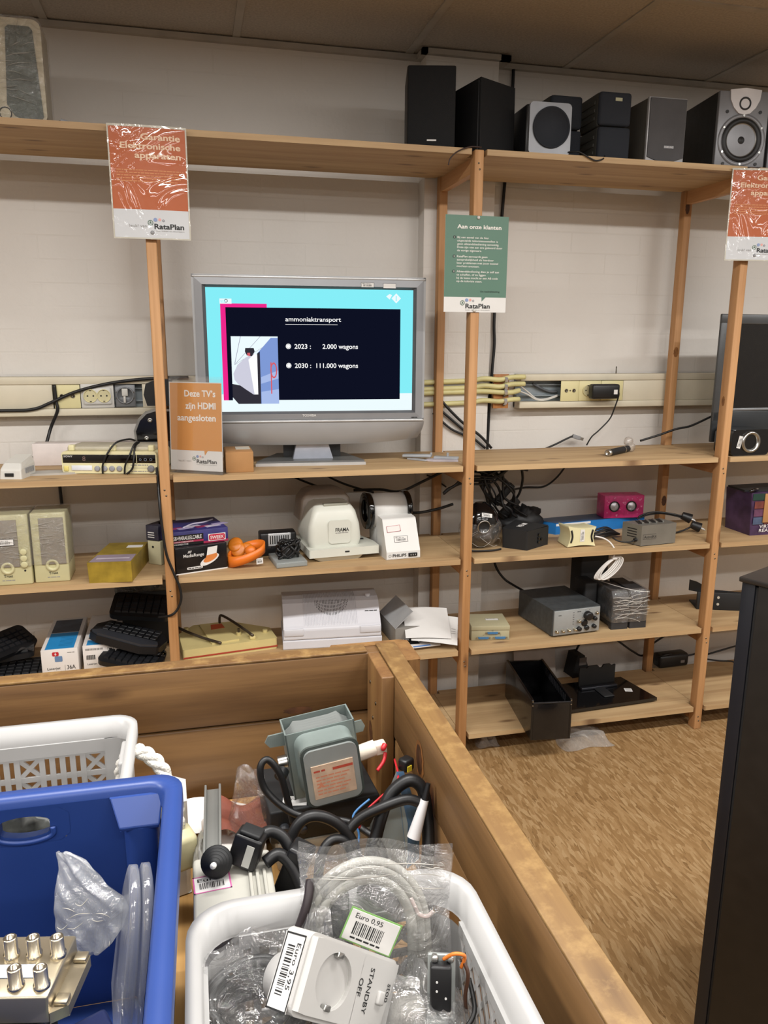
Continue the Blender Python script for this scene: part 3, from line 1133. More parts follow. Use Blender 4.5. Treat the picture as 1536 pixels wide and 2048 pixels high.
def ratalogo(g, x, z, w, y, tagline=True, hand=None):
    """recycling circles and the shop's word mark; x,z = left base of the word"""
    h = w * .17
    g.text('RataPlan', x, z, h, INK, w=w, y=y, bold=.05)
    disc(g, x - w * .125, z + h * 1.15, w * .092, DOTS[0], y, 20, w * .07)
    g.add([(x - w * .17, y, z + h * 1.0), (x - w * .08, y, z + h * 1.0), (x - w * .125, y, z + h * 1.5)], [(0, 1, 2)], DOTS[0])
    disc(g, x + w * .045, z + h * 1.75, w * .065, DOTS[1], y, 18)
    disc(g, x + w * .19, z + h * 1.80, w * .048, DOTS[2], y, 18)
    disc(g, x + w * .31, z + h * 1.62, w * .040, DOTS[3], y, 18, w * .024)
    if tagline:
        g.text('Leuk, lokaal en duurzaam', x, z - h * .48, h * .22, GRYI, w=w, y=y, bold=0)
    if hand:
        g.text('leuk! van', x - hand * 1.45, z + h * .25, h * .55, GRYI, w=hand, y=y, bold=-.01)


def notice(label, loc, W, H, rot, kind, bend=0.0):
    ry, rx, rz = rot
    t = thing('notice', label, 'notice', loc, rz, rx=rx, ry=ry)
    m1 = {'o': ORANGE, 'g': GREENP}[kind]
    wp = WPRINT if kind == 'o' else PAPER
    split = H * (.265 if kind == 'o' else .158)

    def y(x):
        return bend * (1 - math.sin(math.pi * max(0, min(1, x / W))))
    g = G()
    n = 10
    for k in range(n):
        a, b = W * k / n, W * (k + 1) / n
        for z0, z1, mm in ((0, split, wp), (split, H, m1)):
            e = .004 if kind == 'o' else 0
            g.add([(a, y(a), z0), (b, y(b), z0), (b, y(b), z1), (a, y(a), z1)], [(0, 1, 2, 3)], mm)
            g.add([(a, y(a) + .0012, z0), (b, y(b) + .0012, z0), (b, y(b) + .0012, z1), (a, y(a) + .0012, z1)], [(3, 2, 1, 0)], PAPER)
    if kind == 'o':
        for q in ((0, 0, W, .004), (0, H - .006, W, H), (0, 0, .004, H), (W - .004, 0, W, H)):
            V_ = len(g.v)
            for k in range(n):
                a, b = q[0] + (q[2] - q[0]) * k / n, q[0] + (q[2] - q[0]) * (k + 1) / n
                g.add([(a, y(a) - .0006, q[1]), (b, y(b) - .0006, q[1]), (b, y(b) - .0006, q[3]), (a, y(a) - .0006, q[3])], [(0, 1, 2, 3)], EDGE)
    g.build('sheet', t, fix=False)

    def curl(g):
        for v in g.v:
            v.y += y(v.x)
        return g
    yy = -.0009 - bend * 1.0 * 0
    g = G()
    if kind == 'o':
        for s_, zz, ww in (('Garantie', .905, .50), ('Elektronische', .825, .76), ('apparaten', .745, .585)):
            curl(G().text(s_, W * .915, H * (zz - .03), H * .052, PEACH, w=W * ww, y=yy, al='R', bold=.05)).build('heading_word', t)
        for k, ww in enumerate((.82, .80, .79, .81, .77)):
            g.text('~', W * .09, H * (.605 - .024 * k), H * .012, FAINT, w=W * ww, y=yy)
        curl(g).build('lettering', t)
        g = G()
        ratalogo(g, W * .53, H * .095, W * .385, yy, True, W * .22)
        curl(g).build('logo', t)
        for x, z in ((W * .5, .018),):
            G().lathe([(0, -.004), (.004, -.003), (.006, 0)], GREY, 14, (x, 0, z), (0, 1, 0)).build('pin', t)
    else:
        g.text('Aan onze klanten', W * .185, H * .865, H * .040, WHITEI, w=W * .70, y=yy, bold=.05)
        g.build('heading', t)
        para = [(['Bij een aantal van de hier', 'uitgestalde televisietoestellen is', 'geen afstandsbediening aanwezig.', 'Deze zijn niet aan ons geleverd door', 'de vorige eigenaars.'], (.50, .645, .665, .72, .39), .765),
                (['RataPlan aanvaardt geen', 'aansprakelijkheid als hierdoor', 'later problemen met jouw toestel', 'mochten ontstaan.'], (.485, .59, .66, .36), .570),
                (['Afstandsbediening dien je zelf aan', 'te schaffen, of ze liggen', 'bij de kassa mocht er een AB code', 'op de televisie staan.'], (.68, .465, .665, .41), .415)]
        for i, (ls, ws, z0) in enumerate(para):
            g = G()
            disc(g, W * .145, H * (z0 + .010), H * .0165, DKGREEN, yy, 18)
            g.text(str(i + 1), W * .145, H * (z0 + .001), H * .017, WHITEI, y=yy - .0002, al='C', bold=.03)
            for k, (l, ww) in enumerate(zip(ls, ws)):
                g.text(l, W * .19, H * (z0 - .0335 * k), H * .0205, WHITEI, w=W * ww, y=yy, bold=.012)
            g.build('paragraph', t)
        g = G()
        g.text('De bedrijfsleiding', W * .58, H * .212, H * .016, DKGREEN, w=W * .31, y=yy)
        g.build('signature_line', t)
        g = G()
        g.add([(W * .60, yy, H * .1585), (W * .665, yy, H * .1585), (W * .605, yy, H * .115)], [(0, 2, 1)], GREENP)
        ratalogo(g, W * .345, H * .042, W * .395, yy)
        curl(g).build('logo', t)
        for x, z in ((W * .515, H - .006), (W * .49, .006)):
            G().lathe([(0, -.005), (.004, -.0045), (.006, -.001), (.004, 0)], WHITE, 14, (x, 0, z), (0, 1, 0)).build('pin', t)
    return t


notice('orange laminated guarantee notice with bright reflections, pinned above the left frame', (-1.086, -.016, 1.791), .214, .301, (0, 2.0, 0), 'o', .006)
notice('dark green customer notice pinned on the middle frame', (-.093, -.0035, 1.601), .212, .296, (0, 0, 0), 'g')
notice('orange laminated notice cut by the right edge of the photo', (.918, -.012, 1.786), .214, .299, (0, 0, -8), 'o', .004)

# acrylic holder with an orange sheet
t = thing('sign_holder', 'clear acrylic sign holder with an orange sheet about the connected televisions', 'sign', (-.968, .082, Z2), -29, rx=0)
W, H = .181, .298
ACR = film('clear_acrylic', base=.03, edge=.35, rough=.03, bump=0, milk=.015)
g = G().at((0, 0, 0), rx=-3)
g.box((0, .0025, .010), (W, .004, H - .012), PAPER)
for q in ((.0025, .0735, W - .001, H - .0145),):
    g.rect(*q, ORANGE2, .0022)
g.add([(W * .655, .0021, .0740), (W * .725, .0021, .0740), (W * .665, .0021, .0590)], [(0, 2, 1)], ORANGE2)
sh = g.build('sheet', t)
g = G().at((0, 0, 0), rx=-3)
for s_, zz, ww in (('Deze TV\u2019s', .812, .59), ('zijn HDMI', .685, .575), ('aangesloten', .56, .735)):
    G().at((0, 0, 0), rx=-3).text(s_, W * .885, H * zz, H * .066, WHITEI, w=W * ww, y=.0018, al='R', bold=.05).build('text_line', t)
g = G().at((0, 0, 0), rx=-3)
ratalogo(g, W * .505, H * .115, W * .385, .0018, True, W * .24)
g.build('logo', t)
g = G().at((0, 0, 0), rx=-3)
g.box((0, 0, 0), (W, .0012, H), ACR)
g.box((0, .0055, 0), (W, .0068, H + .006), ACR)
g.build('holder', t)
g = G()
g.box((0, 0, 0), (W, .07, .0022), ACR)
g.build('foot', t)

# ================================================================== TELEVISION
TVS = mat('television_silver', 'a4a5a7', .35, .25, var=.03)
TVB = mat('television_bezel', '8c8d90', .4, .25, var=.03)
TVE = mat('television_bright_edge', 'c4c5c6', .3, .4)
t = thing('television', 'silver television switched on, showing a news graphic about wagons', 'television', (-.877, .158, Z2), -4.2)
TW = .757
x0, x1, zb, zt = 0, TW, .152, .618
# cabinet front
b = G()
b.box((0, .0125, zb), (TW, .045, zt), TVS, .005)
for q_ in ((0, zb, .008, zt), (TW - .008, zb, TW, zt), (0, zt - .010, TW, zt), (0, zb, TW, zb + .004)):
    b.box((q_[0], 0, q_[1]), (q_[2], .014, q_[3]), TVS)
b.box((.05, .045, .17), (TW - .05, .10, .57), mat('television_back', '4d4e50', .6), .02)
b.build('cabinet', t)
g = G()
sx0, sx1, sz0, sz1 = .042, .716, .183, .578
fr = [(.008, zb + .004), (TW - .008, zb + .004), (TW - .008, zt - .010), (.008, zt - .010)]
o_ = fr
i_ = [(sx0 - .010, sz0 - .008), (sx1 + .010, sz0 - .008), (sx1 + .010, sz1 + .008), (sx0 - .010, sz1 + .008)]
s_ = [(sx0, sz0), (sx1, sz0), (sx1, sz1), (sx0, sz1)]
V = [(x, -.002, z) for x, z in o_] + [(x, -.004, z) for x, z in i_] + [(x, .006, z) for x, z in s_]
g.add(V[:8], [(k, (k + 1) % 4, 4 + (k + 1) % 4, 4 + k) for k in range(4)], TVB)
g.add(V[4:], [(k, (k + 1) % 4, 4 + (k + 1) % 4, 4 + k) for k in range(4)], mat('television_inner_bezel', '59595c', .35, .2))
g.build('bezel', t, fix=False)
G().box((.002, -.004, zt - .010), (TW - .002, .002, zt - .003), TVE, .002).build('top_trim', t)
G().box((.004, -.010, zb - .005), (TW - .004, .0, zb + .002), TVE, .002).build('lower_trim', t)
# curved speaker strip under the screen
loops = []
for k in range(7):
    a = k / 6
    z = zb - .006 - .078 * a
    ins = .014 * a ** 2
    y0 = -.006 + .028 * a ** 2
    loops.append([(x, y0 + .022 * abs(2 * (x / TW) - 1) ** 3 * a, z + .018 * abs(2 * (x / TW) - 1) ** 3 * a) for x in
                  [ins + (TW - 2 * ins) * j / 16 for j in range(17)]] +
                 [(x, .05, z + .018 * abs(2 * (x / TW) - 1) ** 3 * a) for x in [TW - ins - (TW - 2 * ins) * j / 16 for j in range(17)]])
G().loft(loops, TVS, True).build('speaker_strip', t)
g = G()
g.text('TOSHIBA', TW * .482, .166, .0075, PAPER, w=.046, y=-.0045, al='C', bold=.03)
g.text('~', TW * .955, .158, .004, INK, w=.02, y=-.0045, al='C')
g.build('lettering', t)
sticker(t, TM((.540, -.004, .584)), .043, .0155, INK, head='Euro', label='bar code label on the bezel')
sticker(t, TM((.613, -.004, .582)), .043, .0155, mat('grey_label_border', '5a5560', .6), bars=False, label='blank label on the bezel')
# picture
SCYAN = glow('screen_cyan', '86eef8')
SPALE = glow('screen_pale', 'eefcff')
SPINK = glow('screen_pink', 'f0288c')
SNAVY = glow('screen_navy', '0e1122')
SWHITE = glow('screen_white', 'ffffff')
SBLUE = glow('screen_blue', '7f9ad6')
SBLUE2 = glow('screen_light_blue', 'a9bdea')
SGREYW = glow('screen_tank', 'cfcfdf')
SGREY2 = glow('screen_line_grey', '9c9cb4')  # grey of the thin slanting lines in the wagon picture
SDARK = glow('screen_dark', '33313a')
SRED = glow('screen_red', 'd8606a')


def su(u):
    return sx0 + (sx1 - sx0) * u


def sv(v):
    return sz1 - (sz1 - sz0) * v


def q(g, u0, v0, u1, v1, m, y):
    return g.rect(su(u0), sv(v1), su(u1), sv(v0), m, y)


g = G()
g.box((sx0 - .001, .007, sz0 - .001), (sx1 + .001, .012, sz1 + .001), BLACK)
yb = .0068
q(g, 0, 0, 1, 1, SCYAN, yb)
q(g, 0, .855, 1, 1, SPALE, yb - .0002)
q(g, .066, .125, .285, .905, SPINK, yb - .0003)
q(g, .064, .088, .120, .128, SPALE, yb - .0004)
disc(g, su(.094), sv(.105), .0055, SNAVY, yb - .0005, 20, .0038)
q(g, .090, .155, .937, .905, SNAVY, yb - .0005)
g.text('ammoniaktransport', su(.372), sv(.262), .0142, SWHITE, w=.182, y=yb - .0007, bold=.025)
q(g, .372, .285, .625, .2885, SWHITE, yb - .0007)
for v, a_, b_ in ((.475, '2023 :', '2.000 wagons'), (.632, '2030 :', '111.000 wagons')):
    disc(g, su(.384), sv(v) + .0045, .0086, SWHITE, yb - .0007, 22)
    disc(g, su(.384), sv(v) + .0045, .0066, SNAVY, yb - .0008, 22, .0058)
    g.text(a_, su(.413), sv(v) - .003, .0148, SWHITE, w=.054, y=yb - .0007, bold=.03)
    g.text(b_, su(.725), sv(v) - .003, .0148, SWHITE, w=.118 if v < .5 else .139, y=yb - .0007, al='R', bold=.03)
# photo of a tank wagon
a, c_, b_, d_ = .110, .385, .333, .935
q(g, a, c_, b_, d_, SPALE, yb - .0007)


def pu(u):
    return su(a + (b_ - a) * u)


def pv(v):
    return sv(c_ + (d_ - c_) * v)


def poly(pts, m, y):
    g.add([(pu(u), y, pv(v)) for u, v in pts], [list(range(len(pts)))], m)


ya = yb - .0009
for l in (((.2, 0), (.06, .4)), ((.62, 0), (.05, .42)), ((.95, .04), (.05, .42))):
    (p, r_), (s1, s2) = l
    poly([(p, r_), (p + .012, r_), (s1 + .012, s2), (s1, s2)], SGREY2, ya)
poly([(0, .70), (.3, .74), (.55, .84), (.55, 1), (.12, 1), (0, .9)], SDARK, ya - .0001)
poly([(.03, .55), (.12, .42), (.3, .31), (.5, .25), (.56, .28), (.56, .86), (.45, .86), (.28, .78), (.12, .70), (.05, .64)], SGREYW, ya - .0002)
poly([(.36, .34), (.5, .25), (.56, .28), (.56, .86), (.47, .86), (.42, .62)], SWHITE, ya - .0003)
poly([(.30, .17), (.48, .17), (.50, .22), (.44, .29), (.33, .28), (.29, .22)], SDARK, ya - .0004)
poly([(.34, .24), (.40, .24), (.40, .29), (.34, .28)], SRED, ya - .0005)
poly([(.55, .25), (.85, .02), (1, .02), (1, 1), (.55, 1)], SBLUE, ya - .0005)
poly([(.55, .25), (.61, .22), (.61, 1), (.55, 1)], SDARK, ya - .0006)
poly([(.62, .6), (1, .5), (1, .62), (.62, .70)], SBLUE2, ya - .0006)
poly([(.62, .82), (1, .78), (1, 1), (.62, 1)], SBLUE2, ya - .0006)
for k in range(14):
    t0, t1 = 2 * math.pi * k / 14, 2 * math.pi * (k + 1) / 14
    poly([(.90 + .075 * math.cos(t0), .50 + .12 * math.sin(t0)), (.90 + .075 * math.cos(t1), .50 + .12 * math.sin(t1)),
          (.90 + .05 * math.cos(t1), .50 + .095 * math.sin(t1)), (.90 + .05 * math.cos(t0), .50 + .095 * math.sin(t0))], SRED, ya - .0007)
poly([(.83, .38), (.855, .38), (.855, .85), (.83, .85)], SRED, ya - .0007)
# broadcaster's marks
cx_, cz_ = su(.915), sv(.068)
g.add([(cx_ - .016, ya, cz_), (cx_, ya, cz_ - .016), (cx_ + .016, ya, cz_), (cx_, ya, cz_ + .016)], [(0, 1, 2, 3)], SPALE)
g.text('1', cx_, cz_ - .008, .016, SCYAN, y=ya - .0002, al='C', bold=.03)
g.add([(cx_ - .034, ya, cz_ + .006), (cx_ - .022, ya, cz_ - .004), (cx_ - .014, ya, cz_ + .010), (cx_ - .022, ya, cz_ + .014)], [(0, 1, 2, 3)], SPALE)
g.text('NOS', su(.0685), sv(.122), .010, SCYAN, w=.014, y=yb - .0006)
g.build('screen', t, fix=False)
# foot
G().prism([(.185, -.002), (.552, -.006), (.50, .20), (.26, .20)], .004, .016, mat('grey_foot', '6f7172', .3, .3), 'xy').build('foot_plate', t, bev=.003)
G().prism([(.183, -.005), (.555, -.009), (.552, -.004), (.186, 0)], 0, .010, TVE, 'xy').build('foot_edge', t)
G().loft([[(.31, .05, .012), (.45, .05, .012), (.45, .10, .012), (.31, .10, .012)], [(.325, .028, .09), (.425, .028, .09), (.425, .08, .09), (.325, .08, .09)]],
         mat('neck_silver', 'b4b8c4', .3, .3), False).build('neck', t, bev=.003)
G().prism([(.28, .10), (.48, .10), (.46, .17), (.30, .17)], .012, .17, mat('neck_dark', '3b3d40', .4), 'xy').build('rear_column', t)
# ================================================================== SECOND SHELF (television level)
CARD = mat('brown_cardboard', 'a67a4c', .8, var=.08)
PALEBOX = mat('pale_pink_white_card', 'd9d0cd', .7)

t = thing('adapter_box', 'small white network adapter at the far left of the television level', 'adapter', (-1.468, .062, Z2), -14)
G().loft([[(0, 0, 0), (.068, 0, 0), (.068, .10, 0), (0, .10, 0)], [(.002, .004, .028), (.066, .004, .028), (.066, .10, .040), (.002, .10, .040)],
          [(.008, .02, .046), (.060, .02, .046), (.060, .10, .062), (.008, .10, .062)]], WHITE, False).build('body', t, bev=.004)
G().box((.018, -.001, .008), (.044, .004, .018), INK).build('port', t)
for k in range(5):
    G().box((.0665, .03 + k * .012, .014), (.0695, .036 + k * .012, .03), GREY).build('vent', t)

o = G().prism([(0, 0), (.14, .02), (.25, .055), (.22, .10), (.02, .07)], 0, .006, mat('grey_lid_plastic', 'aaa69f', .5)).build('loose_panel', None, (-1.43, .10, Z2), rz=-6, bev=.002)
tag(o, 'flat grey plastic panel lying between the white adapter and the clock radio', 'panel')
t = thing('long_box', 'long pinkish white carton lying behind the clock radio', 'box', (-1.415, .305, Z2), -4)
G().box((0, 0, 0), (.36, .062, .074), PALEBOX, .002).build('carton', t)
G().prism([(0, .0), (.09, 0), (.085, .012), (.02, .018)], 0, .002, PALEBOX, 'xy').build('open_flap', t, (.27, .01, .0745), ry=-8)

# clock radio
t = thing('clock_radio', 'yellowed cream clock radio with its black lead wound round it', 'radio', (-1.297, .120, Z2), -13)
W, D, H = .297, .16, .072
G().prism(roundrect(0, .002, W, H, .012), 0, D, CREAM, 'xz').build('body', t, bev=.003)
G().box((.004, -.002, .036), (W - .004, .002, .062), BLACKG, .001).build('display_window', t)
G().box((.234, -.003, .036), (.2355, -.0015, .062), CREAM).build('divider', t)
g = G()
for x, r_ in ((.246, .004), (.262, .005), (.279, .0045)):
    disc(g, x, .047, r_, mat('clock_mark', '5c6470', .5), -.0026, 14, r_ * .6)
g.build('display_marks', t)
g = G().text('SONY', .008, .054, .0055, PAPER, w=.028, y=-.0026)
g.build('lettering', t)
g = G().text('8', .066, .042, .015, mat('clock_digit', '6a5550', .5), y=-.0026)
g.build('display_digit', t)
g = G()
for r0 in range(2):
    g.text('~', .214, .028 - r0 * .020, .004, GRYI, w=.055, y=-.0006)
g.rect(.205, .0195, .268, .0205, GRYI, -.0006)
g.build('tuning_scale', t)
for x in (.110, .133, .156, .179):
    G().lathe([(.0085, 0), (.0085, -.004), (.006, -.005), (0, -.0045)], mat('grey_button', '8f8f94', .45), 20, (x, 0, .018), (0, 1, 0)).build('button', t)
G().lathe([(.011, 0), (.011, -.004), (.008, -.006), (0, -.005)], mat('dark_grey_button', '77777c', .45), 22, (.278, 0, .018), (0, 1, 0)).build('tuning_knob', t)
G().box((.030, -.0025, .012), (.094, .0, .028), mat('pale_label', 'd8dbe2', .5), .001).build('slider_window', t)
G().box((.006, -.004, .010), (.020, .001, .026), mat('yellow_button', 'd8c978', .5), .002).build('snooze_button', t)
G().box((.012, .02, H - .001), (W - .012, D - .02, H + .012), mat('cream_lid', 'b5ae9b', .5), .004).build('lid', t)
for x in (.018, .148, .268):
    G().box((x, .012, H), (x + .018, .034, H + .018), CREAM, .003).build('top_button', t)
for pts in (((.128, -.007, .004), (.130, -.008, .03), (.146, -.008, .065), (.17, .01, .098), (.195, .06, .103), (.205, .09, .095)),
            ((.196, -.007, .002), (.200, -.008, .03), (.215, -.008, .06), (.226, .01, .092), (.228, .05, .096)),
            ((.203, -.007, .002), (.222, -.009, .02), (.228, -.008, .05), (.228, .012, .085), (.230, .05, .094))):
    G().tube(pts, .0032, CABLE, 6).build('lead', t)

# black round thing behind the post
t = thing('round_device', 'black rounded device with silver rim and screws behind the left frame', 'device', (-1.075, .245, Z2))
P = [(.0, .082), (-.003, .115), (.012, .150), (.034, .172), (.06, .18), (.12, .18), (.12, .082)]
G().prism(P, 0, .06, BLACKG, 'xz').build('body', t, bev=.006)
P2 = [(-.008, .083), (-.010, .117), (.006, .156), (.030, .178), (.06, .187), (.12, .187), (.12, .18), (.06, .18), (.034, .172), (.012, .150), (-.003, .115), (0, .083)]
G().prism(P2, .004, .05, STEEL, 'xz').build('rim', t)
P = [(.038, .198), (.028, .235), (.036, .27), (.07, .285), (.12, .285), (.12, .198)]
G().prism(P, .01, .06, BLACK, 'xz').build('upper_body', t, bev=.006)
G().box((.0, .003, 0), (.12, .08, .085), BLACKM, .004).build('base', t)
for x, z in ((.030, .092), (.044, .152)):
    G().lathe([(.008, 0), (.008, -.003), (.004, -.004), (0, -.002)], STEEL, 16, (x, 0, z), (0, 1, 0)).build('screw', t)

t = thing('carton', 'small brown cardboard box on the shelf beside the sign holder', 'box', (-.797, .034, Z2), 0)
G().box((0, 0, 0), (.088, .135, .066), CARD, .002).build('box_body', t)
G().box((.003, .004, .066), (.085, .130, .0675), CARD, .0006).build('lid', t)
G().box((.036, .05, .0675), (.082, .115, .0685), mat('box_label', 'c9c2b4', .7)).build('label', t)
# grey brackets by the middle frame
t = thing('wall_bracket', 'grey plastic bracket parts lying on the shelf beside the television foot', 'bracket', (-.17, .205, Z2), -29)
PG = mat('pale_grey_plastic', '9fa2a6', .5)
G().box((0, 0, .006), (.105, .03, .016), PG, .003).build('arm', t, ry=-2)
G().box((.112, .01, .004), (.20, .04, .013), PG, .003).build('arm', t)
G().prism([(.085, -.02), (.12, -.028), (.205, -.005), (.20, .012), (.1, .012)], .0005, .006, mat('pale_mauve_plastic', 'b3adb5', .5), 'xy').build('base_plate', t, bev=.001)
G().cyl((.16, .03, .012), (.16, .03, .026), .004, PG).build('peg', t)
G().cyl((.10, .03, .012), (.10, .03, .024), .004, PG).build('peg', t)
G().prism([(.02, -.006), (.09, -.03), (.10, -.02), (.05, .0)], .001, .006, PG, 'xy').build('tab', t)

# black tube with clear knobs
t = thing('tube_handle', 'black tube with a silver end cap lying on the shelf under the adapter', 'tube', (.593, .112, Z2), 34)
G().cyl((.012, 0, .013), (.165, 0, .013), .0125, BLACKM).build('tube', t)
G().lathe([(.0125, 0), (.0125, -.014), (.008, -.015), (.006, -.012), (0, -.012)], STEEL, 22, (.013, 0, .013), (1, 0, 0)).build('end_cap', t)
G().lathe([(.0135, 0), (.0135, .006)], STEEL, 22, (.125, 0, .013), (1, 0, 0)).build('ring', t)
KN = film('smoky_knob', base=.08, edge=.5, milk=.35, milkcol=(.55, .5, .45), bump=.1)
for y_, z_ in ((.006, .036), (-.004, .015)):
    G().lathe([(.004, -.014), (.014, -.013), (.018, -.004), (.018, .004), (.014, .012), (0, .014)], KN, 22, (.180, y_, z_ + .003), (0, 1, .2)).build('knob', t)

# long wire from the right to the handle
g = G().tube([(.86, .33, Z2 + .024), (.93, .31, Z2 + .048), (1.0, .30, Z2 + .072), (1.06, .29, Z2 + .085), (1.14, .27, Z2 + .125), (1.2, .26, Z2 + .15), (1.3, .26, Z2 + .2)], .0045, CABLE, 8)
tag(g.build('cable'), 'black cable crossing the shelf behind the right frame towards the dark monitor', 'cable')

# dark monitor in the right bay
t = thing('monitor', 'switched-off dark monitor in the right bay', 'monitor', (1.032, .13, Z2), 2)
MB = mat('monitor_grey_bezel', '4c4e50', .35, .2)
g = G()
g.box((.045, .004, .12), (.475, .05, .505), mat('monitor_shell', '303134', .45), .006)
g.build('shell', t)
g = G()
g.box((0, -.006, .482), (.52, .006, .518), MB, .003)
g.box((0, -.006, .12), (.036, .006, .49), MB, .003)
g.box((.484, -.006, .12), (.52, .006, .49), MB, .003)
g.build('bezel', t)
G().box((.034, -.003, .168), (.487, .004, .484), BLACKG).build('screen', t)
G().box((.030, -.008, .158), (.49, .002, .168), mat('monitor_trim', '8d9094', .3, .5), .002).build('trim', t)
G().box((.0, -.006, .04), (.52, .006, .158), mat('monitor_lower_panel', '2b2e31', .35, .1), .004).build('lower_panel', t)
g = G().text('~', .040, .494, .007, PAPER, w=.045, y=-.0068)
g.build('lettering', t)
G().box((.16, .01, 0), (.36, .14, .045), BLACKM, .006).build('foot', t)
t = thing('ring_speaker', 'small black speaker with a silver ring and price label, under the dark monitor', 'speaker', (1.045, .018, Z2), 2)
G().prism(roundrect(0, 0, .17, .098, .02), 0, .095, BLACKG, 'xz').build('body', t, bev=.004)
g = G().lathe([(.040, -.001), (.039, -.009), (.031, -.009), (.028, -.001), (.024, .012), (0, .012)], STEEL, 40, (.082, 0, .052), (0, 1, 0))
g.build('ring', t)
G().cyl((.082, .009, .052), (.082, .011, .052), .025, INK, n=30).build('driver', t)
sticker(t, TM((.038, -.002, .028), ry=-78), .046, .017, head='Euro', label='upright bar code label')

# ================================================================== THIRD SHELF
TRUST = mat('trust_cream', 'c0bb93', .45, var=.04)
TGR = mat('warm_grey_cloth', '8a8378', .85, bump=.3, bs=800)


def desk_speaker(loc, label, knobs, lab):
    t = thing('desktop_speaker', label, 'speaker', loc, 0)
    G().box((0, 0, 0), (.102, .12, .222), TRUST, .004).build('cabinet', t)
    gx0, gx1 = (.024, .095) if not knobs else (.0, .070)
    G().box((gx0, -.003, .058), (gx1, .004, .206), TGR, .001).build('grille', t)
    G().lathe([(.020, -.001), (.019, -.004), (.011, -.004), (.010, .02), (0, .02)], TRUST, 28, (.054 if not knobs else .034, 0, .055), (0, 1, 0)).build('bass_port', t)
    G().cyl((.054 if not knobs else .034, .012, .055), (.054 if not knobs else .034, .013, .055), .0105, INK).build('port_hole', t)
    g = G().text('Trust', .055 if not knobs else .034, .026, .008, INK, w=.026, y=-.0006, al='C', bold=.03)
    g.text('~', .055 if not knobs else .034, .015, .004, GRYI, w=.036, y=-.0006, al='C')
    g.build('lettering', t)
    if knobs:
        for z in (.105, .085, .065):
            G().lathe([(.010, 0), (.010, -.006), (.008, -.007), (0, -.007)], TRUST, 20, (.083, 0, z), (0, 1, 0)).build('knob', t)
        G().cyl((.083, -.001, .045), (.083, .002, .045), .003, INK).build('jack', t)
        sticker(t, TM((.004, -.0065, .128)), .056, .020, INK, head='Euro')
    g = G()
    g.box((-.0025, -.005, .06), (.1045, .1225, .2245), WRAP2)
    g.build('plastic_wrap', t)
    creases(t, .0, .10, .09, .19, -.0065, 18, 3 + lab)
    return t


desk_speaker((-1.498, .034, Z3), 'left cream speaker of the film-wrapped pair, with round knobs and a price label', True, 1)
desk_speaker((-1.391, .042, Z3), 'right cream speaker of the film-wrapped pair, beside the gold box', False, 0)

GOLD = mat('gold_gift_paper', 'a48c35', .38, .35, var=.25, vs=24)
t = thing('gold_box', 'gold paper wrapped box on the third shelf at left', 'box', (-1.229, .004, Z3), -5)
G().loft([[(0, 0, 0), (.130, 0, 0), (.148, .24, 0), (.022, .24, 0)], [(-.003, 0, .066), (.130, 0, .066), (.148, .24, .066), (.022, .24, .066)]], GOLD, False).build('box_body', t, bev=.002)
g = G()
g.prism([(.002, .005), (.128, .005), (.133, .085), (.012, .085)], .0662, .0668, mat('lilac_card', '8d7f8c', .5), 'xy')
g.prism([(.018, .035), (.118, .035), (.119, .048), (.019, .048)], .0669, .0672, mat('pale_lilac_ink', 'b6acb6', .5), 'xy')
g.build('printed_panel', t)
g = G()
g.prism([(.088, .17), (.138, .17), (.139, .198), (.09, .198)], .0662, .0669, PAPER, 'xy')
g.build('price_sticker', t)

# small boxes behind the left frame
t = thing('cassette_case', 'dark patterned small box on the cream one, left of the left frame', 'box', (-1.063, .185, Z3 + .084), -35)
G().box((0, 0, 0), (.05, .10, .052), mat('dark_printed_card', '2c2a38', .5, var=.5, vs=30), .002).build('box_body', t)
g = G()
for z in (.010, .018, .026):
    g.rect(.008, z, .034, z + .003, PAPER, -.0006)
g.build('lettering', t)
t = thing('plug_box', 'cream small plug case under a dark box, left of the left frame', 'box', (-1.060, .185, Z3), -35)
G().box((0, 0, 0), (.052, .10, .083), mat('pale_cream_card', 'b9b393', .5), .003).build('box_body', t)
G().cyl((.022, -.001, .062), (.022, .002, .062), .004, INK).build('hole', t)

# cable box and storage box
PURP = mat('blue_violet_print', '2f2d66', .45, var=.35, vs=18)
t = thing('cable_box', 'violet printed cable box lying on the black storage box', 'box', (-.985, .05, Z3 + .089), 14)
G().box((0, 0, 0), (.195, .17, .047), PURP, .0015).build('box_body', t)
g = G()
g.rect(.0, .001, .112, .036, BLACK, -.0007)
g.rect(.112, .001, .195, .008, mat('crimson_print', '9c2447', .5), -.0007)
g.rect(.0, .010, .112, .016, mat('crimson_print', '9c2447', .5), -.0010)
g.rect(.128, .006, .186, .030, PAPER, -.0009)
g.prism(roundrect(.130, .008, .184, .028, .006), -.0012, -.001, mat('red_logo', 'b3223f', .5), 'xz')
g.text('SWEEX', .157, .012, .011, PAPER, w=.045, y=-.0015, al='C', bold=.04)
g.text('USB>PARALLELCABLE', .008, .020, .012, PAPER, w=.098, y=-.0012, bold=.03)
g.text('USB PARALLEL COMMUNICATION', .008, .0110, .004, PAPER, w=.07, y=-.0014)
g.text('WWW.SWEEX.COM', .006, .0025, .005, PAPER, w=.055, y=-.0012)
g.build('lettering', t)
g = G()
SW1, SW2, SW3 = mat('print_crimson', '8c2b58', .5), mat('print_lilac', 'a59bc0', .5), mat('print_pale', 'b9b3c4', .5)
rr = random.Random(4)
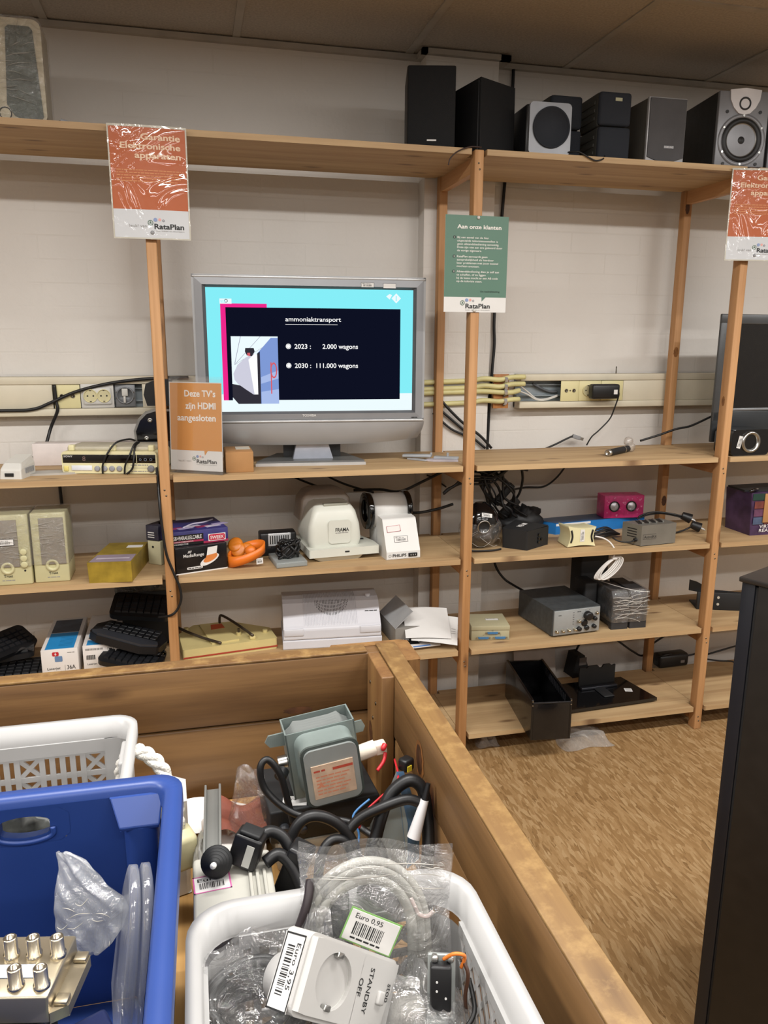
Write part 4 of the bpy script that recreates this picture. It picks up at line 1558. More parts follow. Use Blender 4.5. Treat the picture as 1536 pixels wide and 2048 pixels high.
for k, mm in enumerate((SW1, SW2, SW3, SW1, SW3, SW2)):
    x, y_ = .012 + .03 * k, .02 + rr.random() * .06
    g.prism([(x, y_), (x + .05, y_ + .01), (x + .04, y_ + .03), (x - .006, y_ + .022)], .0472, .0476 + k * .00008, mm, 'xy')
g.tube([(.06, .05, .0475), (.10, .09, .0476), (.14, .10, .0476), (.18, .13, .0476)], .003, SW3, 6)
g.build('cover_print', t)
t = thing('storage_box', 'black printed box with a white and orange hat picture, under the violet cable box', 'box', (-.967, .028, Z3), 17)
G().box((0, 0, 0), (.172, .16, .0885), mat('black_gloss_card', '101013', .25), .0015).build('box_body', t)
g = G()
g.text('MediaRange', .026, .055, .0105, PAPER, w=.068, y=-.0008, bold=.02)
for k in range(3):
    g.add([(.040 + k * .004, -.0008, .068), (.042 + k * .004, -.0008, .068), (.046 + k * .004, -.0008, .076), (.044 + k * .004, -.0008, .076)], [(0, 1, 2, 3)], PAPER)
g.prism(roundrect(.036, .013, .088, .021, .004), -.001, -.0006, PAPER, 'xz')
g.text('~', .062, .0152, .004, INK, w=.044, y=-.0013, al='C')
g.rect(0, 0, .172, .004, PAPER, -.0007)
g.build('lettering', t)
g = G()
HO = mat('picture_orange', 'c9793a', .5)
g.add([(.112 + .032 * math.cos(a), -.0009, .038 + .014 * math.sin(a) + .012 * math.cos(a)) for a in [2 * math.pi * k / 20 for k in range(20)]], [list(range(20))], PAPER)
g.add([(.115 + .024 * math.cos(a), -.0011, .043 + .011 * math.sin(a) + .008 * math.cos(a)) for a in [2 * math.pi * k / 20 for k in range(20)]], [list(range(20))], HO)
g.add([(.102, -.0013, .050), (.136, -.0013, .056), (.140, -.0013, .082), (.107, -.0013, .080)], [(0, 1, 2, 3)], PAPER)
g.add([(.100, -.0014, .046), (.137, -.0014, .052), (.137, -.0014, .058), (.101, -.0014, .053)], [(0, 1, 2, 3)], HO)
g.build('hat_picture', t)

# orange headphones
ORP = mat('orange_plastic', 'd9711f', .38, var=.05)
ORT = mat('orange_translucent', 'c4701c', .35, var=.05)
t = thing('headphones', 'bright orange headphones folded on the shelf', 'headphones', (-.738, .095, Z3))
g = G()
V = []
N_ = 40
for k in range(N_):
    a = 2 * math.pi * k / N_
    V.append((a, .058 * math.cos(a), .040 * math.sin(a)))
loops = []
for a, x, y_ in V:
    w_ = .015 + .008 * (0.5 - 0.5 * math.cos(a - R(-60)))
    r_ = 1
    nx, ny = math.cos(a), math.sin(a)
    zz = .020 + .010 * math.sin(a + 1.0) + .012 * math.cos(a)
    loops.append([(x, y_, zz - w_), (x + nx * .005, y_ + ny * .005, zz - w_), (x + nx * .005, y_ + ny * .005, zz + w_), (x, y_, zz + w_)])
loops.append(loops[0])
zmin = min(p[2] for l in loops for p in l)
loops = [[(a, b, c - zmin) for a, b, c in l] for l in loops]
g.loft(loops, ORP, True, False)
g.build('headband', t)
for x, y_, z_, rx in ((-.026, .018, .052, 62), (-.034, .03, .066, 55), (.0, .012, .050, 66)):
    G().at((x, y_, z_), rx=rx, rz=-25).lathe([(.0, .005), (.020, .006), (.026, .003), (.026, -.004), (.016, -.007), (.012, -.003), (0, -.003)], ORT, 28).build('ear_cup', t)
G().at((.014, -.008, .052), rx=70, rz=-20).lathe([(.0, .014), (.014, .014), (.018, .006), (.018, -.008), (0, -.008)], ORP, 24).build('ear_cup', t)
sticker(t, TM((.030, -.0385, .012), rz=22, rx=0), .024, .020, head='Euro', label='small price label')
# silver vent device + bundle + clear case
t = thing('plastic_case', 'clear grey plastic case under the black cable bundle', 'case', (-.645, .030, Z3), 6)
CASE = film('grey_clear_plastic', tint=(.8, .83, .83), base=.08, edge=.4, rough=.1, bump=.15, milk=.35, milkcol=(.55, .58, .57))
G().box((0, 0, 0), (.106, .135, .019), CASE, .003).build('case_body', t)
G().box((.004, .004, .003), (.102, .131, .006), mat('case_inlay', '8d938f', .6)).build('inlay', t)
t = thing('power_unit', 'black device with a silver slotted front standing behind the cable bundle', 'device', (-.684, .19, Z3), 2)
G().box((0, 0, .0), (.128, .06, .083), BLACK, .006).build('body', t)
G().box((.028, -.003, .036), (.108, .002, .082), mat('white_metal_plate', 'c9cacc', .3, .5), .002).build('silver_front', t)
for k in range(9):
    G().box((.034 + k * .0078, -.004, .044), (.0375 + k * .0078, -.002, .074), INK).build('slot', t)
t = thing('cable_bundle', 'coiled black cable bundle in film on the clear case', 'cable', (-.598, .09, Z3 + .0195))
rr = random.Random(11)
g = G()
for k in range(7):
    pts = []
    for j in range(13):
        a = 2 * math.pi * j / 12 * 1.0 + k
        pts.append((.034 * math.cos(a) * (1 + .2 * rr.uniform(-1, 1)), .012 * math.sin(a) + rr.uniform(-.012, .012), .034 + .028 * math.sin(a * 1 + k * .7) * (1 + .2 * rr.uniform(-1, 1))))
    g.tube(pts, .0042, CABLE, 6, 4)
g.box((-.026, -.016, .0), (.022, .018, .045), BLACK, .01)
g.build('coil', t)

# franking machine
FR = mat('franking_machine_white', 'c9cac0', .4, var=.02)
FR2 = mat('franking_machine_grey', '8e8d80', .5)  # warm grey of the display window
t = thing('franking_machine', 'white rounded franking machine with a tray', 'franking machine', (-.530, .070, Z3), 5)
# lower base
G().loft([[(.035, .012, .0), (.185, .012, 0), (.185, .22, 0), (.035, .22, 0)], [(.005, -.002, .022), (.2, -.002, .022), (.2, .23, .022), (.005, .23, .022)]], FR, False).build('foot', t, bev=.008)
g = G().prism([(0, -.006), (.250, -.006), (.250, .06), (.225, .16), (.2, .23), (0, .23)], .018, .046, FR)
g.build('tray', t, bev=.005)
loops = []
for k, (z, i0, i1, f) in enumerate(((.046, .012, .012, .022), (.07, .004, .006, .018), (.12, .008, .010, .022), (.165, .022, .022, .030), (.185, .034, .034, .045), (.192, .05, .05, .07))):
    loops.append([(x, y_, z) for x, y_ in roundrect(i0, f, .200 - i1, .215, .022)])
g = G().loft(loops, FR, True)
g.build('hood', t)
loops = []
for k, (z, i0, f) in enumerate(((.12, .0, .14), (.19, .01, .145), (.215, .03, .155), (.222, .05, .17))):
    loops.append([(x, y_, z) for x, y_ in roundrect(i0, f, .198 - i0, .25, .012)])
G().loft(loops, mat('smoked_cover', '8e8276', .35), True).build('rear_cover', t)
G().box((.065, .045, .180), (.150, .062, .1935), FR2, .001).build('display_window', t)
G().at((0, .0, 0)).prism(roundrect(.074, .058, .152, .140, .012), .0165, .02, FR, 'xz').build('front_door', t, bev=.0015)
g = G().text('FRAMA', .122, .100, .0125, INK, w=.048, y=.0158, al='C', bold=.04)
g.text('~', .122, .094, .0035, GRYI, w=.048, y=.0158, al='C')
g.build('lettering', t)
G().box((.125, -.0075, .030), (.142, -.004, .036), INK, .002).build('notch', t)
G().box((.208, .09, .046), (.222, .10, .049), INK, .001).build('slot', t)

# label roll machine
PH = mat('philips_white', 'd0cfcc', .4, var=.02)
t = thing('slide_viewer', 'white device with a black-rimmed drum and sloping front', 'device', (-.264, .046, Z3), 5)
G().prism([(0, 0), (.002, .028), (.052, .135), (.12, .14), (.12, 0)], 0, .124, PH, 'yz').build('body', t, bev=.004)
G().lathe([(.0, 0), (.060, 0), (.060, .128), (0, .128)], PH, 40, (-.012, .16, .145), (1, 0, 0)).build('drum', t)
for x in (-.030, .114):
    G().lathe([(.04, 0), (.066, 0), (.067, .004), (.067, .014), (.066, .018), (.04, .018)], BLACKG, 40, (x, .16, .145), (1, 0, 0)).build('drum_rim', t)
G().box((.0, .10, 0), (.118, .20, .09), PH, .004).build('rear_housing', t)
G().box((.080, -.003, .008), (.112, .001, .021), BLACK, .001).build('counter', t)
g = G().text('PHILIPS', .022, .010, .0105, INK, w=.050, y=-.0006, bold=.03)
disc(g, .012, .015, .005, GRYI, -.0006, 14, .0038)
for k in range(3):
    g.text('0', .087 + k * .008, .012, .005, PAPER, y=-.0034)
g.build('lettering', t)
sl = math.degrees(math.atan2(.050, .107))
sticker(t, TM((.034, .0150, .058), rx=-sl), .050, .022, mat('black_border', '2a2a2a', .6), head='Euro', label='bar code label on the slope')
sticker(t, TM((.012, .0300, .091), rx=-sl, ry=-4), .050, .022, mat('red_border', 'b03040', .6), bars=False, label='red edged blank label')

# right-hand bay: wrapped black device
t = thing('wrapped_radio', 'glossy black device with a round dial, bundled in clear film beside the middle frame', 'device', (.115, .150, Z3))
loops = []
for k in range(9):
    a = -1 + 2 * k / 8
    r_ = math.sqrt(max(.02, 1 - a * a * .92))
    loops.append([(.072 * r_ * math.cos(b), .06 * r_ * math.sin(b), .088 + .084 * a) for b in [2 * math.pi * j / 20 for j in range(20)]])
zmin = .088 - .084
G().loft([[(x, y_, z - zmin) for x, y_, z in l] for l in loops], BLACKG, True).build('body', t)
G().lathe([(.024, 0), (.024, -.007), (.019, -.009), (.018, -.006), (0, -.008)], BLACKM, 30, (-.010, -.058, .092), (0, 1, .1)).build('dial', t)
G().lathe([(.0245, -.003), (.0245, -.009), (.0215, -.0095), (.0215, -.004)], STEEL, 32, (-.010, -.058, .092), (0, 1, .1)).build('dial_ring', t)
G().tube([(.014, -.062, .094), (.032, -.052, .090), (.05, -.04, .094)], .003, STEEL, 6).build('chrome_strip', t)
sticker(t, TM((-.016, -.0555, .128), rx=-22, ry=10), .040, .014, head='Euro')


def lumpy(cx_, cy_, cz_, ax, ay, az, seed, amp=.12, nu=26, nv=14, pz=1.0):
    rr = random.Random(seed)
    ph = [(rr.uniform(2, 7), rr.uniform(2, 7), rr.uniform(0, 6)) for _ in range(5)]
    loops = []
    for j in range(nv + 1):
        t_ = math.pi * (.03 + .94 * j / nv)
        l = []
        for i in range(nu):
            p_ = 2 * math.pi * i / nu
            d = 1 + amp * sum(math.sin(a * p_ + b * t_ + c) for a, b, c in [(round(a), b, c) for a, b, c in ph]) / 2.2
            l.append((cx_ + ax * d * math.sin(t_) * math.cos(p_), cy_ + ay * d * math.sin(t_) * math.sin(p_), cz_ - az * pz * d * math.cos(t_)))
        loops.append(l)
    return loops


g = G().loft(lumpy(0, 0, .066, .080, .068, .066, 5, .05), WRAP, True)
h = g.build('plastic_film', t)
g = G()
rr = random.Random(8)
for k in range(9):
    a0 = rr.uniform(3.4, 5.9)
    z0 = rr.uniform(.012, .062)
    g.tube([(.079 * math.cos(a0 + d) * .97, .067 * math.sin(a0 + d) * 1.0, z0 + .02 * math.sin(d * 3 + k)) for d in (-.5, -.2, .1, .4)], .0007, CREASE_GLINT, 5)  # pale strands drawn as highlights on the film
g.build('film_crease_glints', t)
g = G().tube([(-.06, -.045, .03), (-.075, -.06, .014), (-.05, -.07, .006), (.02, -.075, .005), (.06, -.06, .004)], .0035, CABLE, 6)
g.build('lead', t)

t = thing('black_box', 'black card box with white letters beside the wrapped device', 'box', (.264, .060, Z3), 30)
G().loft([[(0, 0, 0), (.135, 0, 0), (.115, .14, 0), (-.03, .09, 0)], [(-.006, -.004, .074), (.135, .0, .070), (.115, .14, .070), (-.034, .092, .074)]], BLACKM, False).build('box_body', t, bev=.006)
G().prism([(.0, -.002), (.132, .003), (.115, .14), (-.03, .09)], .0725, .0745, BLACKM).build('lid', t)
g = G().at((.028, .05, .0752), rx=-90, rz=14)
g.text('MB', 0, 0, .020, PAPER, w=.034, bold=.06)
g.rect(.040, .0, .064, .018, PAPER)
g.build('lettering', t)
g = G()
for x, z in ((.062, .05), (.062, .036), (.062, .022), (.08, .03)):
    g.box((x, -.006, z - .005), (x + .010, .001, z + .005), BLACKG, .002)
g.build('buttons', t)

t = thing('flat_carton', 'flat blue carton lying under the pink speaker box', 'box', (.472, .255, Z3), 7)
BLU = mat('blue_carton_print', '1f6fb4', .4, var=.08)
G().prism([(0, 0), (.425, 0), (.40, .10), (.05, .10), (-.055, .095)], 0, .045, BLU).build('box_body', t, bev=.0015)
G().prism([(.0, .002), (.42, .002), (.40, .098), (-.05, .094)], .0452, .0462, mat('dark_blue_print', '2c4564', .3, var=.4, vs=12)).build('printed_lid', t)
G().box((.0, -.0012, .034), (.16, -.0004, .043), PAPER).build('white_strip', t)
t = thing('speaker_box', 'pink patterned speaker box standing on the blue carton', 'speaker', (.698, .292, Z3 + .0463), -6)
PINK = mat('pink_print', 'c02f70', .4, var=.22, vs=45)
G().box((0, 0, 0), (.168, .075, .092), PINK, .002).build('cabinet', t)
for x in (.042, .114):
    g = G().lathe([(.022, 0), (.022, -.003), (.018, -.004), (.017, -.001)], BLACKG, 30, (x, 0, .048), (0, 1, 0))
    d_ = g.build('driver', t)
    G().lathe([(.0175, -.001), (.010, -.005), (0, -.0065)], mat('pale_silver_cone', 'c0bec4', .3, .5), 26, (x, 0, .048), (0, 1, 0)).build('cone', d_)
g = G()
rr = random.Random(3)
HP = mat('pale_pink_print', 'dd86ac', .5)
for k in range(34):
    x, z, s_ = rr.uniform(.008, .160), rr.uniform(.008, .084), rr.uniform(.002, .0045)
    if min(math.hypot(x - .042, z - .048), math.hypot(x - .114, z - .048)) < .028:
        continue
    g.add([(x, -.0006, z - s_), (x + s_, -.0006, z + s_ * .2), (x + s_ * .5, -.0006, z + s_ * .8), (x, -.0006, z + s_ * .4), (x - s_ * .5, -.0006, z + s_ * .8), (x - s_, -.0006, z + s_ * .2)], [(0, 1, 2, 3, 4, 5)], HP)
g.build('heart_print', t)

# cream waisted speaker with a white lead
t = thing('waisted_device', 'cream waisted plastic device with two black slots and a white lead', 'device', (.420, .060, Z3), -1)
loops = []
for y_, s_ in ((0, 1), (.01, 1.0), (.09, .92), (.10, .86)):
    l = []
    for u_ in range(13):
        a = u_ / 12
        l.append((.004 + .112 * a, y_, .003 + .005 * math.sin(math.pi * a)))
    for u_ in range(9):
        a = u_ / 8
        l.append((.116 - .010 * math.sin(math.pi * a), y_, .004 + .072 * a))
    for u_ in range(13):
        a = u_ / 12
        l.append((.116 - .112 * a, y_, .076 - .006 * math.sin(math.pi * a) + .006 * a))
    for u_ in range(9):
        a = u_ / 8
        l.append((.004 + .010 * math.sin(math.pi * a), y_, .082 - .078 * a))
    loops.append([((x - .06) * s_ + .06, y2, z if y_ < .05 else max(.003, z * s_)) for x, y2, z in l])
G().loft(loops, CREAM, True).build('shell', t)
for x, c in ((.017, 1), (.103, -1)):
    G().tube([(x, -.001, .020), (x + .005 * c, -.001, .042), (x, -.001, .066)], .0035, INK, 8).build('slot', t)
sticker(t, TM((.070, -.0014, .022), ry=-90), .046, .017, head='Euro', label='upright bar code label')
WL = mat('white_lead_rubber', 'd3cfca', .45)
pts = [(.112, -.002, .040), (.14, -.012, .034), (.165, -.018, .018), (.178, -.030, -.005), (.176, -.034, -.030), (.170, -.034, -.036)]
G().tube(pts, .0032, WL, 6).build('lead', t)
g = G()
for k in range(6):
    o_ = (k - 2.5) * .004
    a = []
    for j in range(17):
        b = 2 * math.pi * j / 16
        u_, v_ = .056 * math.cos(b), (.015 + .002 * k) * math.sin(b)
        a.append((.158 + o_ + u_ * .74 - v_ * .67 * .9, -.030 - .004 * (k % 3), -.076 + u_ * .67 + v_ * .74))
    g.tube(a, .003, WL, 6, 3)
g.box((.168, -.042, -.044), (.188, -.022, -.032), WL, .003)
g.build('coiled_lead', t)

# silver kit box
t = thing('metal_case', 'small silver aluminium device with slots in its top', 'device', (.700, .018, Z3), 6)
ALU = mat('brushed_aluminium_case', '8b8a84', .35, .6)
G().prism([(0, 0), (.156, 0), (.150, .082), (-.025, .082)], .003, .080, ALU).build('case', t, bev=.001)
G().prism([(.004, .004), (.150, .004), (.145, .078), (-.02, .078)], 0, .003, BLACK).build('base', t)
for k in range(4):
    x = .026 + k * .031
    G().at((x, .05, .080), rz=-22).box((-.010, -.026, 0), (.003, .026, .0012), INK).build('slot', t)
    G().at((x + .004, .05, .080), rz=-22).box((-.001, -.026, 0), (.005, .026, .005), ALU, .001).build('louvre', t)
g = G().text('AstroKit', .012, .030, .011, INK, w=.056, y=-.0006, bold=-.006)
for a in ((.008, .026, .066, .0268), (.008, .0445, .066, .0453), (.008, .026, .0088, .045)):
    g.rect(*a, INK, -.0006)
g.build('lettering', t)
g = G()
g.T = Matrix.Identity(4)
for k in range(4):
    z = .06 - k * .010
    g.add([(-.0062, .02, z), (-.0185, .06, z), (-.0185, .06, z + .004), (-.0062, .02, z + .004)], [(0, 1, 2, 3)], INK)
g.build('side_print', t)
G().tube([(-.01, .022, .022), (-.025, .02, .018), (-.05, .022, .016), (-.08, .03, .022), (-.09, .05, .03)], .0032, CABLE, 6).build('lead', t)
G().cyl((-.004, .022, .022), (-.014, .022, .022), .007, BLACK).build('strain_relief', t)

t = thing('cable_bundle', 'black cable bundle lying between the cream device and the silver case', 'cable', (.60, .17, Z3))
g = G()
for k in range(6):
    g.tube([(-.06 + .01 * k, -.02 + .012 * k, .008 + .006 * (k % 3)), (0, -.035 + .014 * k, .014 + .006 * (k % 2)), (.06, -.02 + .012 * k, .016 + .003 * k), (.10, .0 + .01 * k, .012), (.07, .03 + .006 * k, .010 + .004 * (k % 3))], .004, CABLE, 6)
g.build('strands', t)
t = thing('plug_lead', 'black lead with two mains plugs lying behind the silver case', 'cable', (.90, .15, Z3))
g = G()
g.tube([(-.08, .085, .060), (-.04, .09, .072), (.01, .09, .074), (.06, .075, .068), (.10, .055, .060)], .0036, CABLE, 6)
g.tube([(-.08, .095, .050), (-.03, .10, .062), (.03, .095, .066), (.09, .065, .056), (.125, .04, .040)], .0036, CABLE, 6)
g.tube([(-.04, .0, .006), (.03, .01, .005), (.08, .02, .01), (.115, .025, .02)], .0036, CABLE, 6)
g.build('leads', t)
for x, y_, z_ in ((.115, .05, .056), (.14, .02, .025)):
    g = G().at((x, y_, z_), rz=-28, ry=20)
    g.cyl((-.020, 0, 0), (.016, 0, 0), .015, BLACK, .020)
    p_ = g.build('mains_plug', t)
    for s_ in (-.009, .009):
        G().at((x, y_, z_), rz=-28, ry=20).cyl((.016, s_, 0), (.035, s_, 0), .0024, STEEL, n=8).build('pin', p_)
t = thing('metal_tray', 'flat grey metal tray behind the silver case', 'tray', (.80, .20, Z3), 3)
G().box((0, 0, .012), (.15, .08, .030), ALU, .002).build('upper_sheet', t)
G().box((0, 0, 0), (.15, .08, .006), ALU, .001).build('lower_sheet', t)
for x in (.0, .142):
    G().box((x, .0, .006), (x + .008, .08, .012), ALU).build('spacer', t)

# power strip and cable tangle below the television shelf
t = thing('power_strip', 'black power strip fixed under the shelf beside the middle frame', 'power strip', (.13, .19, Z2 - TH - .035), 4)
G().box((0, 0, 0), (.30, .05, .033), BLACK, .004).build('body', t)
G().box((.085, -.001, .012), (.115, .0, .026), mat('grey_switch_label', 'a7a9ad', .5)).build('rating_label', t)
for k in range(4):
    G().lathe([(.019, 0), (.018, -.004), (0, -.004)], BLACKM, 20, (.15 + k * .04, .025, .0015), (0, 0, 1)).build('outlet', t)
t = thing('cable_tangle', 'tangle of black cables hanging under the shelf right of the middle frame', 'cable', (.12, .19, .0))
rr = random.Random(21)
zt_ = Z2 - TH - .006
for k in range(11):
    x = rr.uniform(-.03, .10)
    pts = [(x, rr.uniform(-.03, .05), zt_ - rr.uniform(.0, .02))]
    tx = .05 + rr.uniform(-.04, .06)
    pts.append((tx, rr.uniform(-.02, .05), zt_ - .045 - rr.uniform(0, .03)))
    pts.append((tx + rr.uniform(-.03, .05), rr.uniform(-.02, .05), zt_ - .10 - rr.uniform(0, .03)))
    pts.append((tx + .06 + rr.uniform(-.03, .04), rr.uniform(0, .06), zt_ - .16 - rr.uniform(0, .03)))
    if k % 3 == 0:
        pts.append((tx + .12, .05, zt_ - .22))
    G().tube(pts, rr.choice((.003, .0042, .005)), CABLE, 6).build('cable', t)
for k in range(7):
    y0 = rr.uniform(-.02, .05)
    G().tube([(-.06, y0 * .4, zt_ - .02 - .008 * k), (-.01, y0, zt_ - .015 - .01 * k), (.06, y0, zt_ - .03 - .006 * k), (.12, y0, zt_ - .02), (.20, .02, zt_ - .035)], .0042, CABLE, 6).build('cable', t)
G().tube([(.19, .05, zt_ - .035), (.20, .06, zt_ - .08), (.195, .08, zt_ - .14), (.17, .11, zt_ - .19)], .005, CABLE, 6).build('cable', t)
G().at((.115, .04, zt_ - .125), ry=42).box((-.012, -.012, -.05), (.014, .012, .05), BLACKM, .004).build('connector', t)
G().at((.155, .07, zt_ - .185), ry=46).box((-.016, -.012, -.05), (.016, .012, .045), BLACKM, .005).build('connector', t)
g = G().loft(lumpy(.215, .10, Z3 + .055, .09, .05, .055, 31, .16), BLACKM, True)
g.build('bunched_cables', t)
G().tube([(-.06, -.05, zt_ - .01), (-.10, -.04, zt_ - .065), (-.13, -.03, zt_ - .085), (-.145, -.03, zt_ - .10), (-.125, -.03, zt_ - .085), (-.09, -.02, zt_ - .07), (-.03, 0, zt_ - .06)], .0055, CABLE, 6).build('cable', t)

# wires on the wall of the third shelf
for pts, r_, l in (
        ([(-.60, .36, Z2 - TH - .002), (-.55, .40, 1.02), (-.49, .43, .985), (-.42, .44, .955), (-.36, .44, .93)], .0042, 'black cable sloping down the wall above the franking machine'),
        ([(-.48, .36, Z2 - TH - .002), (-.44, .40, 1.03), (-.37, .43, .985), (-.30, .44, .955), (-.22, .44, .93)], .0042, 'second black cable sloping down the wall above the drum device'),
        ([(-.30, .44, .942), (-.20, .42, .945), (-.14, .34, .95), (-.06, .31, .99), (.01, .30, 1.025), (.08, .27, 1.065)], .0055, 'black cable rising from the franking machine to the middle frame'),
        ([(-.15, .40, .862), (-.08, .345, .862), (0.0, .33, .875), (.06, .30, .90)], .0055, 'black cable running right from the drum device behind the middle frame'),
        ([(-.02, PY - .008, 1.0), (.01, PY - .008, .985), (.06, PY - .008, .95)], .003, 'short thin black wire on the pillar behind the middle frame'),
        ([(.34, .40, .925), (.42, .44, .925), (.50, .44, .925), (.56, .44, .965), (.62, .44, 1.04), (.66, .40, Z2 - TH - .002)], .004, 'black cable bending up the wall between the power strip and the pink box'),
        ([(.02, PY - .015, 1.30), (.06, PY - .02, 1.255), (.12, PY - .02, 1.20), (.19, PY - .02, 1.15), (.24, PY - .016, 1.10)], .0055, 'upper braided black cable slanting down the pillar to the shelf'),
        ([(.005, PY - .012, 1.27), (.06, PY - .014, 1.225), (.14, PY - .014, 1.16), (.215, PY - .014, 1.10)], .005, 'lower black cable slanting down the pillar to the shelf'),
        ([(.0, PY - .01, 1.24), (.07, PY - .012, 1.18), (.14, PY - .012, 1.145), (.17, PY - .012, 1.10)], .0045, 'black cable bending down the pillar to the shelf'),
):
    tag(G().tube(pts, r_, CABLE, 7).build('wall_cable'), l, 'cable')
# cables of the left bay
tag(G().tube([(-1.95, WY - .068, 1.272), (-1.52, WY - .068, 1.272), (-1.42, WY - .068, 1.275), (-1.36, WY - .07, 1.297), (-1.28, WY - .072, 1.332), (-1.18, WY - .07, 1.358), (-1.08, WY - .07, 1.372), (-.98, WY - .07, 1.378), (-.90, WY - .072, 1.379)], .0055, CABLE, 8).build('wall_cable'),
    'black cable draped across the left wall duct', 'cable')
tag(G().tube([(-1.345, WY - .066, 1.356), (-1.343, WY - .066, 1.30), (-1.342, WY - .066, 1.268), (-1.37, WY - .05, 1.21), (-1.385, .40, 1.16), (-1.40, .385, 1.13), (-1.43, .36, 1.112), (-1.46, .30, 1.101)], .0055, CABLE, 8).build('wall_cable'),
    'black cable hanging from the left wall duct behind the white carton', 'cable')
tag(G().tube([(-1.365, WY - .01, 1.14), (-1.365, WY - .012, 1.05), (-1.363, WY - .012, .95), (-1.36, WY - .012, .80)], .0055, CABLE, 8).build('wall_cable'),
    'black cable running down the wall above the wrapped cream speakers', 'cable')
tag(G().tube([(-1.010, .06, 1.12), (-1.006, .02, 1.06), (-1.004, -.004, 1.0), (-1.0, -.008, .93), (-.992, -.010, .85), (-.974, -.010, .79), (-.958, -.010, .74), (-.955, -.010, .70), (-.968, -.008, .665), (-.99, -.004, .645), (-1.03, .03, .63)], .0042, CABLE, 8).build('frame_cable'),
    'black cable hanging down along the left ladder frame', 'cable')

# right bay, third shelf: printed carton
t = thing('printed_carton', 'colourful opened carton with city pictures in the right bay', 'box', (1.215, .075, Z3), 0)
VR = mat('violet_photo_print', '43304f', .35, var=.55, vs=14)
G().loft([[(0, .0, 0), (.22, 0, 0), (.22, .17, 0), (-.0, .15, 0)], [(-.012, -.004, .17), (.22, -.004, .17), (.22, .17, .17), (-.012, .15, .17)]], VR, False).build('box_body', t, bev=.003)
g = G()
PR = [mat('print_slate', '4a5872', .4, var=.3, vs=30), mat('print_plum', '5d3a52', .4, var=.4, vs=30), mat('print_rust', '6f3a35', .4, var=.4, vs=30), mat('print_sky', '5f7fa6', .4, var=.3, vs=30)]
for i in range(4):
    for j in range(3):
        x, z = .004 + i * .05, .045 + j * .032
        g.add([(x, -.0055, z), (x + .046, -.0055, z), (x + .046, -.0058, z + .029), (x, -.0058, z + .029)], [(0, 1, 2, 3)], PR[(i * 2 + j) % 4])
g.rect(-.008, .142, .22, .169, mat('print_dark_green', '1d3a32', .4), -.0062)
g.text('VIRTUAL', .035, .030, .013, PAPER, w=.09, y=-.0063, bold=.02)
g.text('REALITY', .035, .014, .013, PAPER, w=.09, y=-.0063, bold=.02)
g.build('cover_print', t)
G().box((.045, -.010, .052), (.22, -.0065, .168), CARD, .001).build('torn_flap', t)
g = G().prism([(-.02, .03), (.2, .0), (.2, .15), (-.012, .14)], .171, .178, BLACKM)
g.tube([(-.02, .0, .178), (.0, .0, .184), (.03, .02, .180)], .006, BLACKG, 6)
g.build('inner_bag', t)
tag(G().tube([(1.36, .08, Z3 + .20), (1.335, .06, Z3 + .21), (1.325, .06, Z3 + .185), (1.34, .065, Z3 + .176)], .004, WL, 6).build('white_lead'), 'white lead curling over the printed carton at right', 'cable')
# ================================================================== FOURTH SHELF
KEYM = mat('black_key', '17181b', .4)
KEYB = mat('black_keyboard_shell', '0c0d10', .45)


def keyboard(label, loc, rot, w=.42, d=.15, nx=15, ny=5, film_=False, curve=0):
    rx, ry, rz = rot
    t = thing('keyboard', label, 'keyboard', loc, rz, rx=rx, ry=ry)
    G().prism(roundrect(0, 0, w, d, .02), 0, .018, KEYB).build('shell', t, bev=.003)
    g = G()
    kx, ky = (w - .03) / nx, (d - .03) / ny
    for i in range(nx):
        for j in range(ny):
            x, y_ = .015 + i * kx, .015 + j * ky
            g.loft([[(x + .001, y_ + .001, .018), (x + kx - .001, y_ + .001, .018), (x + kx - .001, y_ + ky - .001, .018), (x + .001, y_ + ky - .001, .018)],
                    [(x + .003, y_ + .003, .025), (x + kx - .003, y_ + .003, .025), (x + kx - .003, y_ + ky - .002, .025), (x + .003, y_ + ky - .002, .025)]], KEYM, False)
    g.build('keys', t)
    if film_:
        g = G().grid(lambda u, v: (w * (u * 1.02 - .01), d * (v * 1.06 - .03), .029 + .008 * math.sin(u * 23 + v * 5) * math.sin(v * 9 + 1)), 30, 12, WRAP)
        g.build('plastic_film', t)
    return t


keyboard('black keyboard lying flat at the far left of the fourth shelf', (-1.78, .055, Z4), (0, 0, 4), .40, .16)
keyboard('black keyboard in clear film leaning across the one at far left', (-1.70, .13, Z4 + .034), (0, -3, 8), .26, .17, 9, 5, True)
keyboard('narrow black keyboard tilted up steeply at the far left of the fourth shelf', (-1.60, .03, Z4 + .062), (30, 0, 52), .26, .10, 10, 4)

CYAN = mat('cyan_box_print', '1d86c4', .4, var=.05)
CARDW = mat('white_box_card', 'd6d0cb', .55, var=.03)
GREYC = mat('grey_box_picture', '3f4650', .5, var=.4, vs=20)


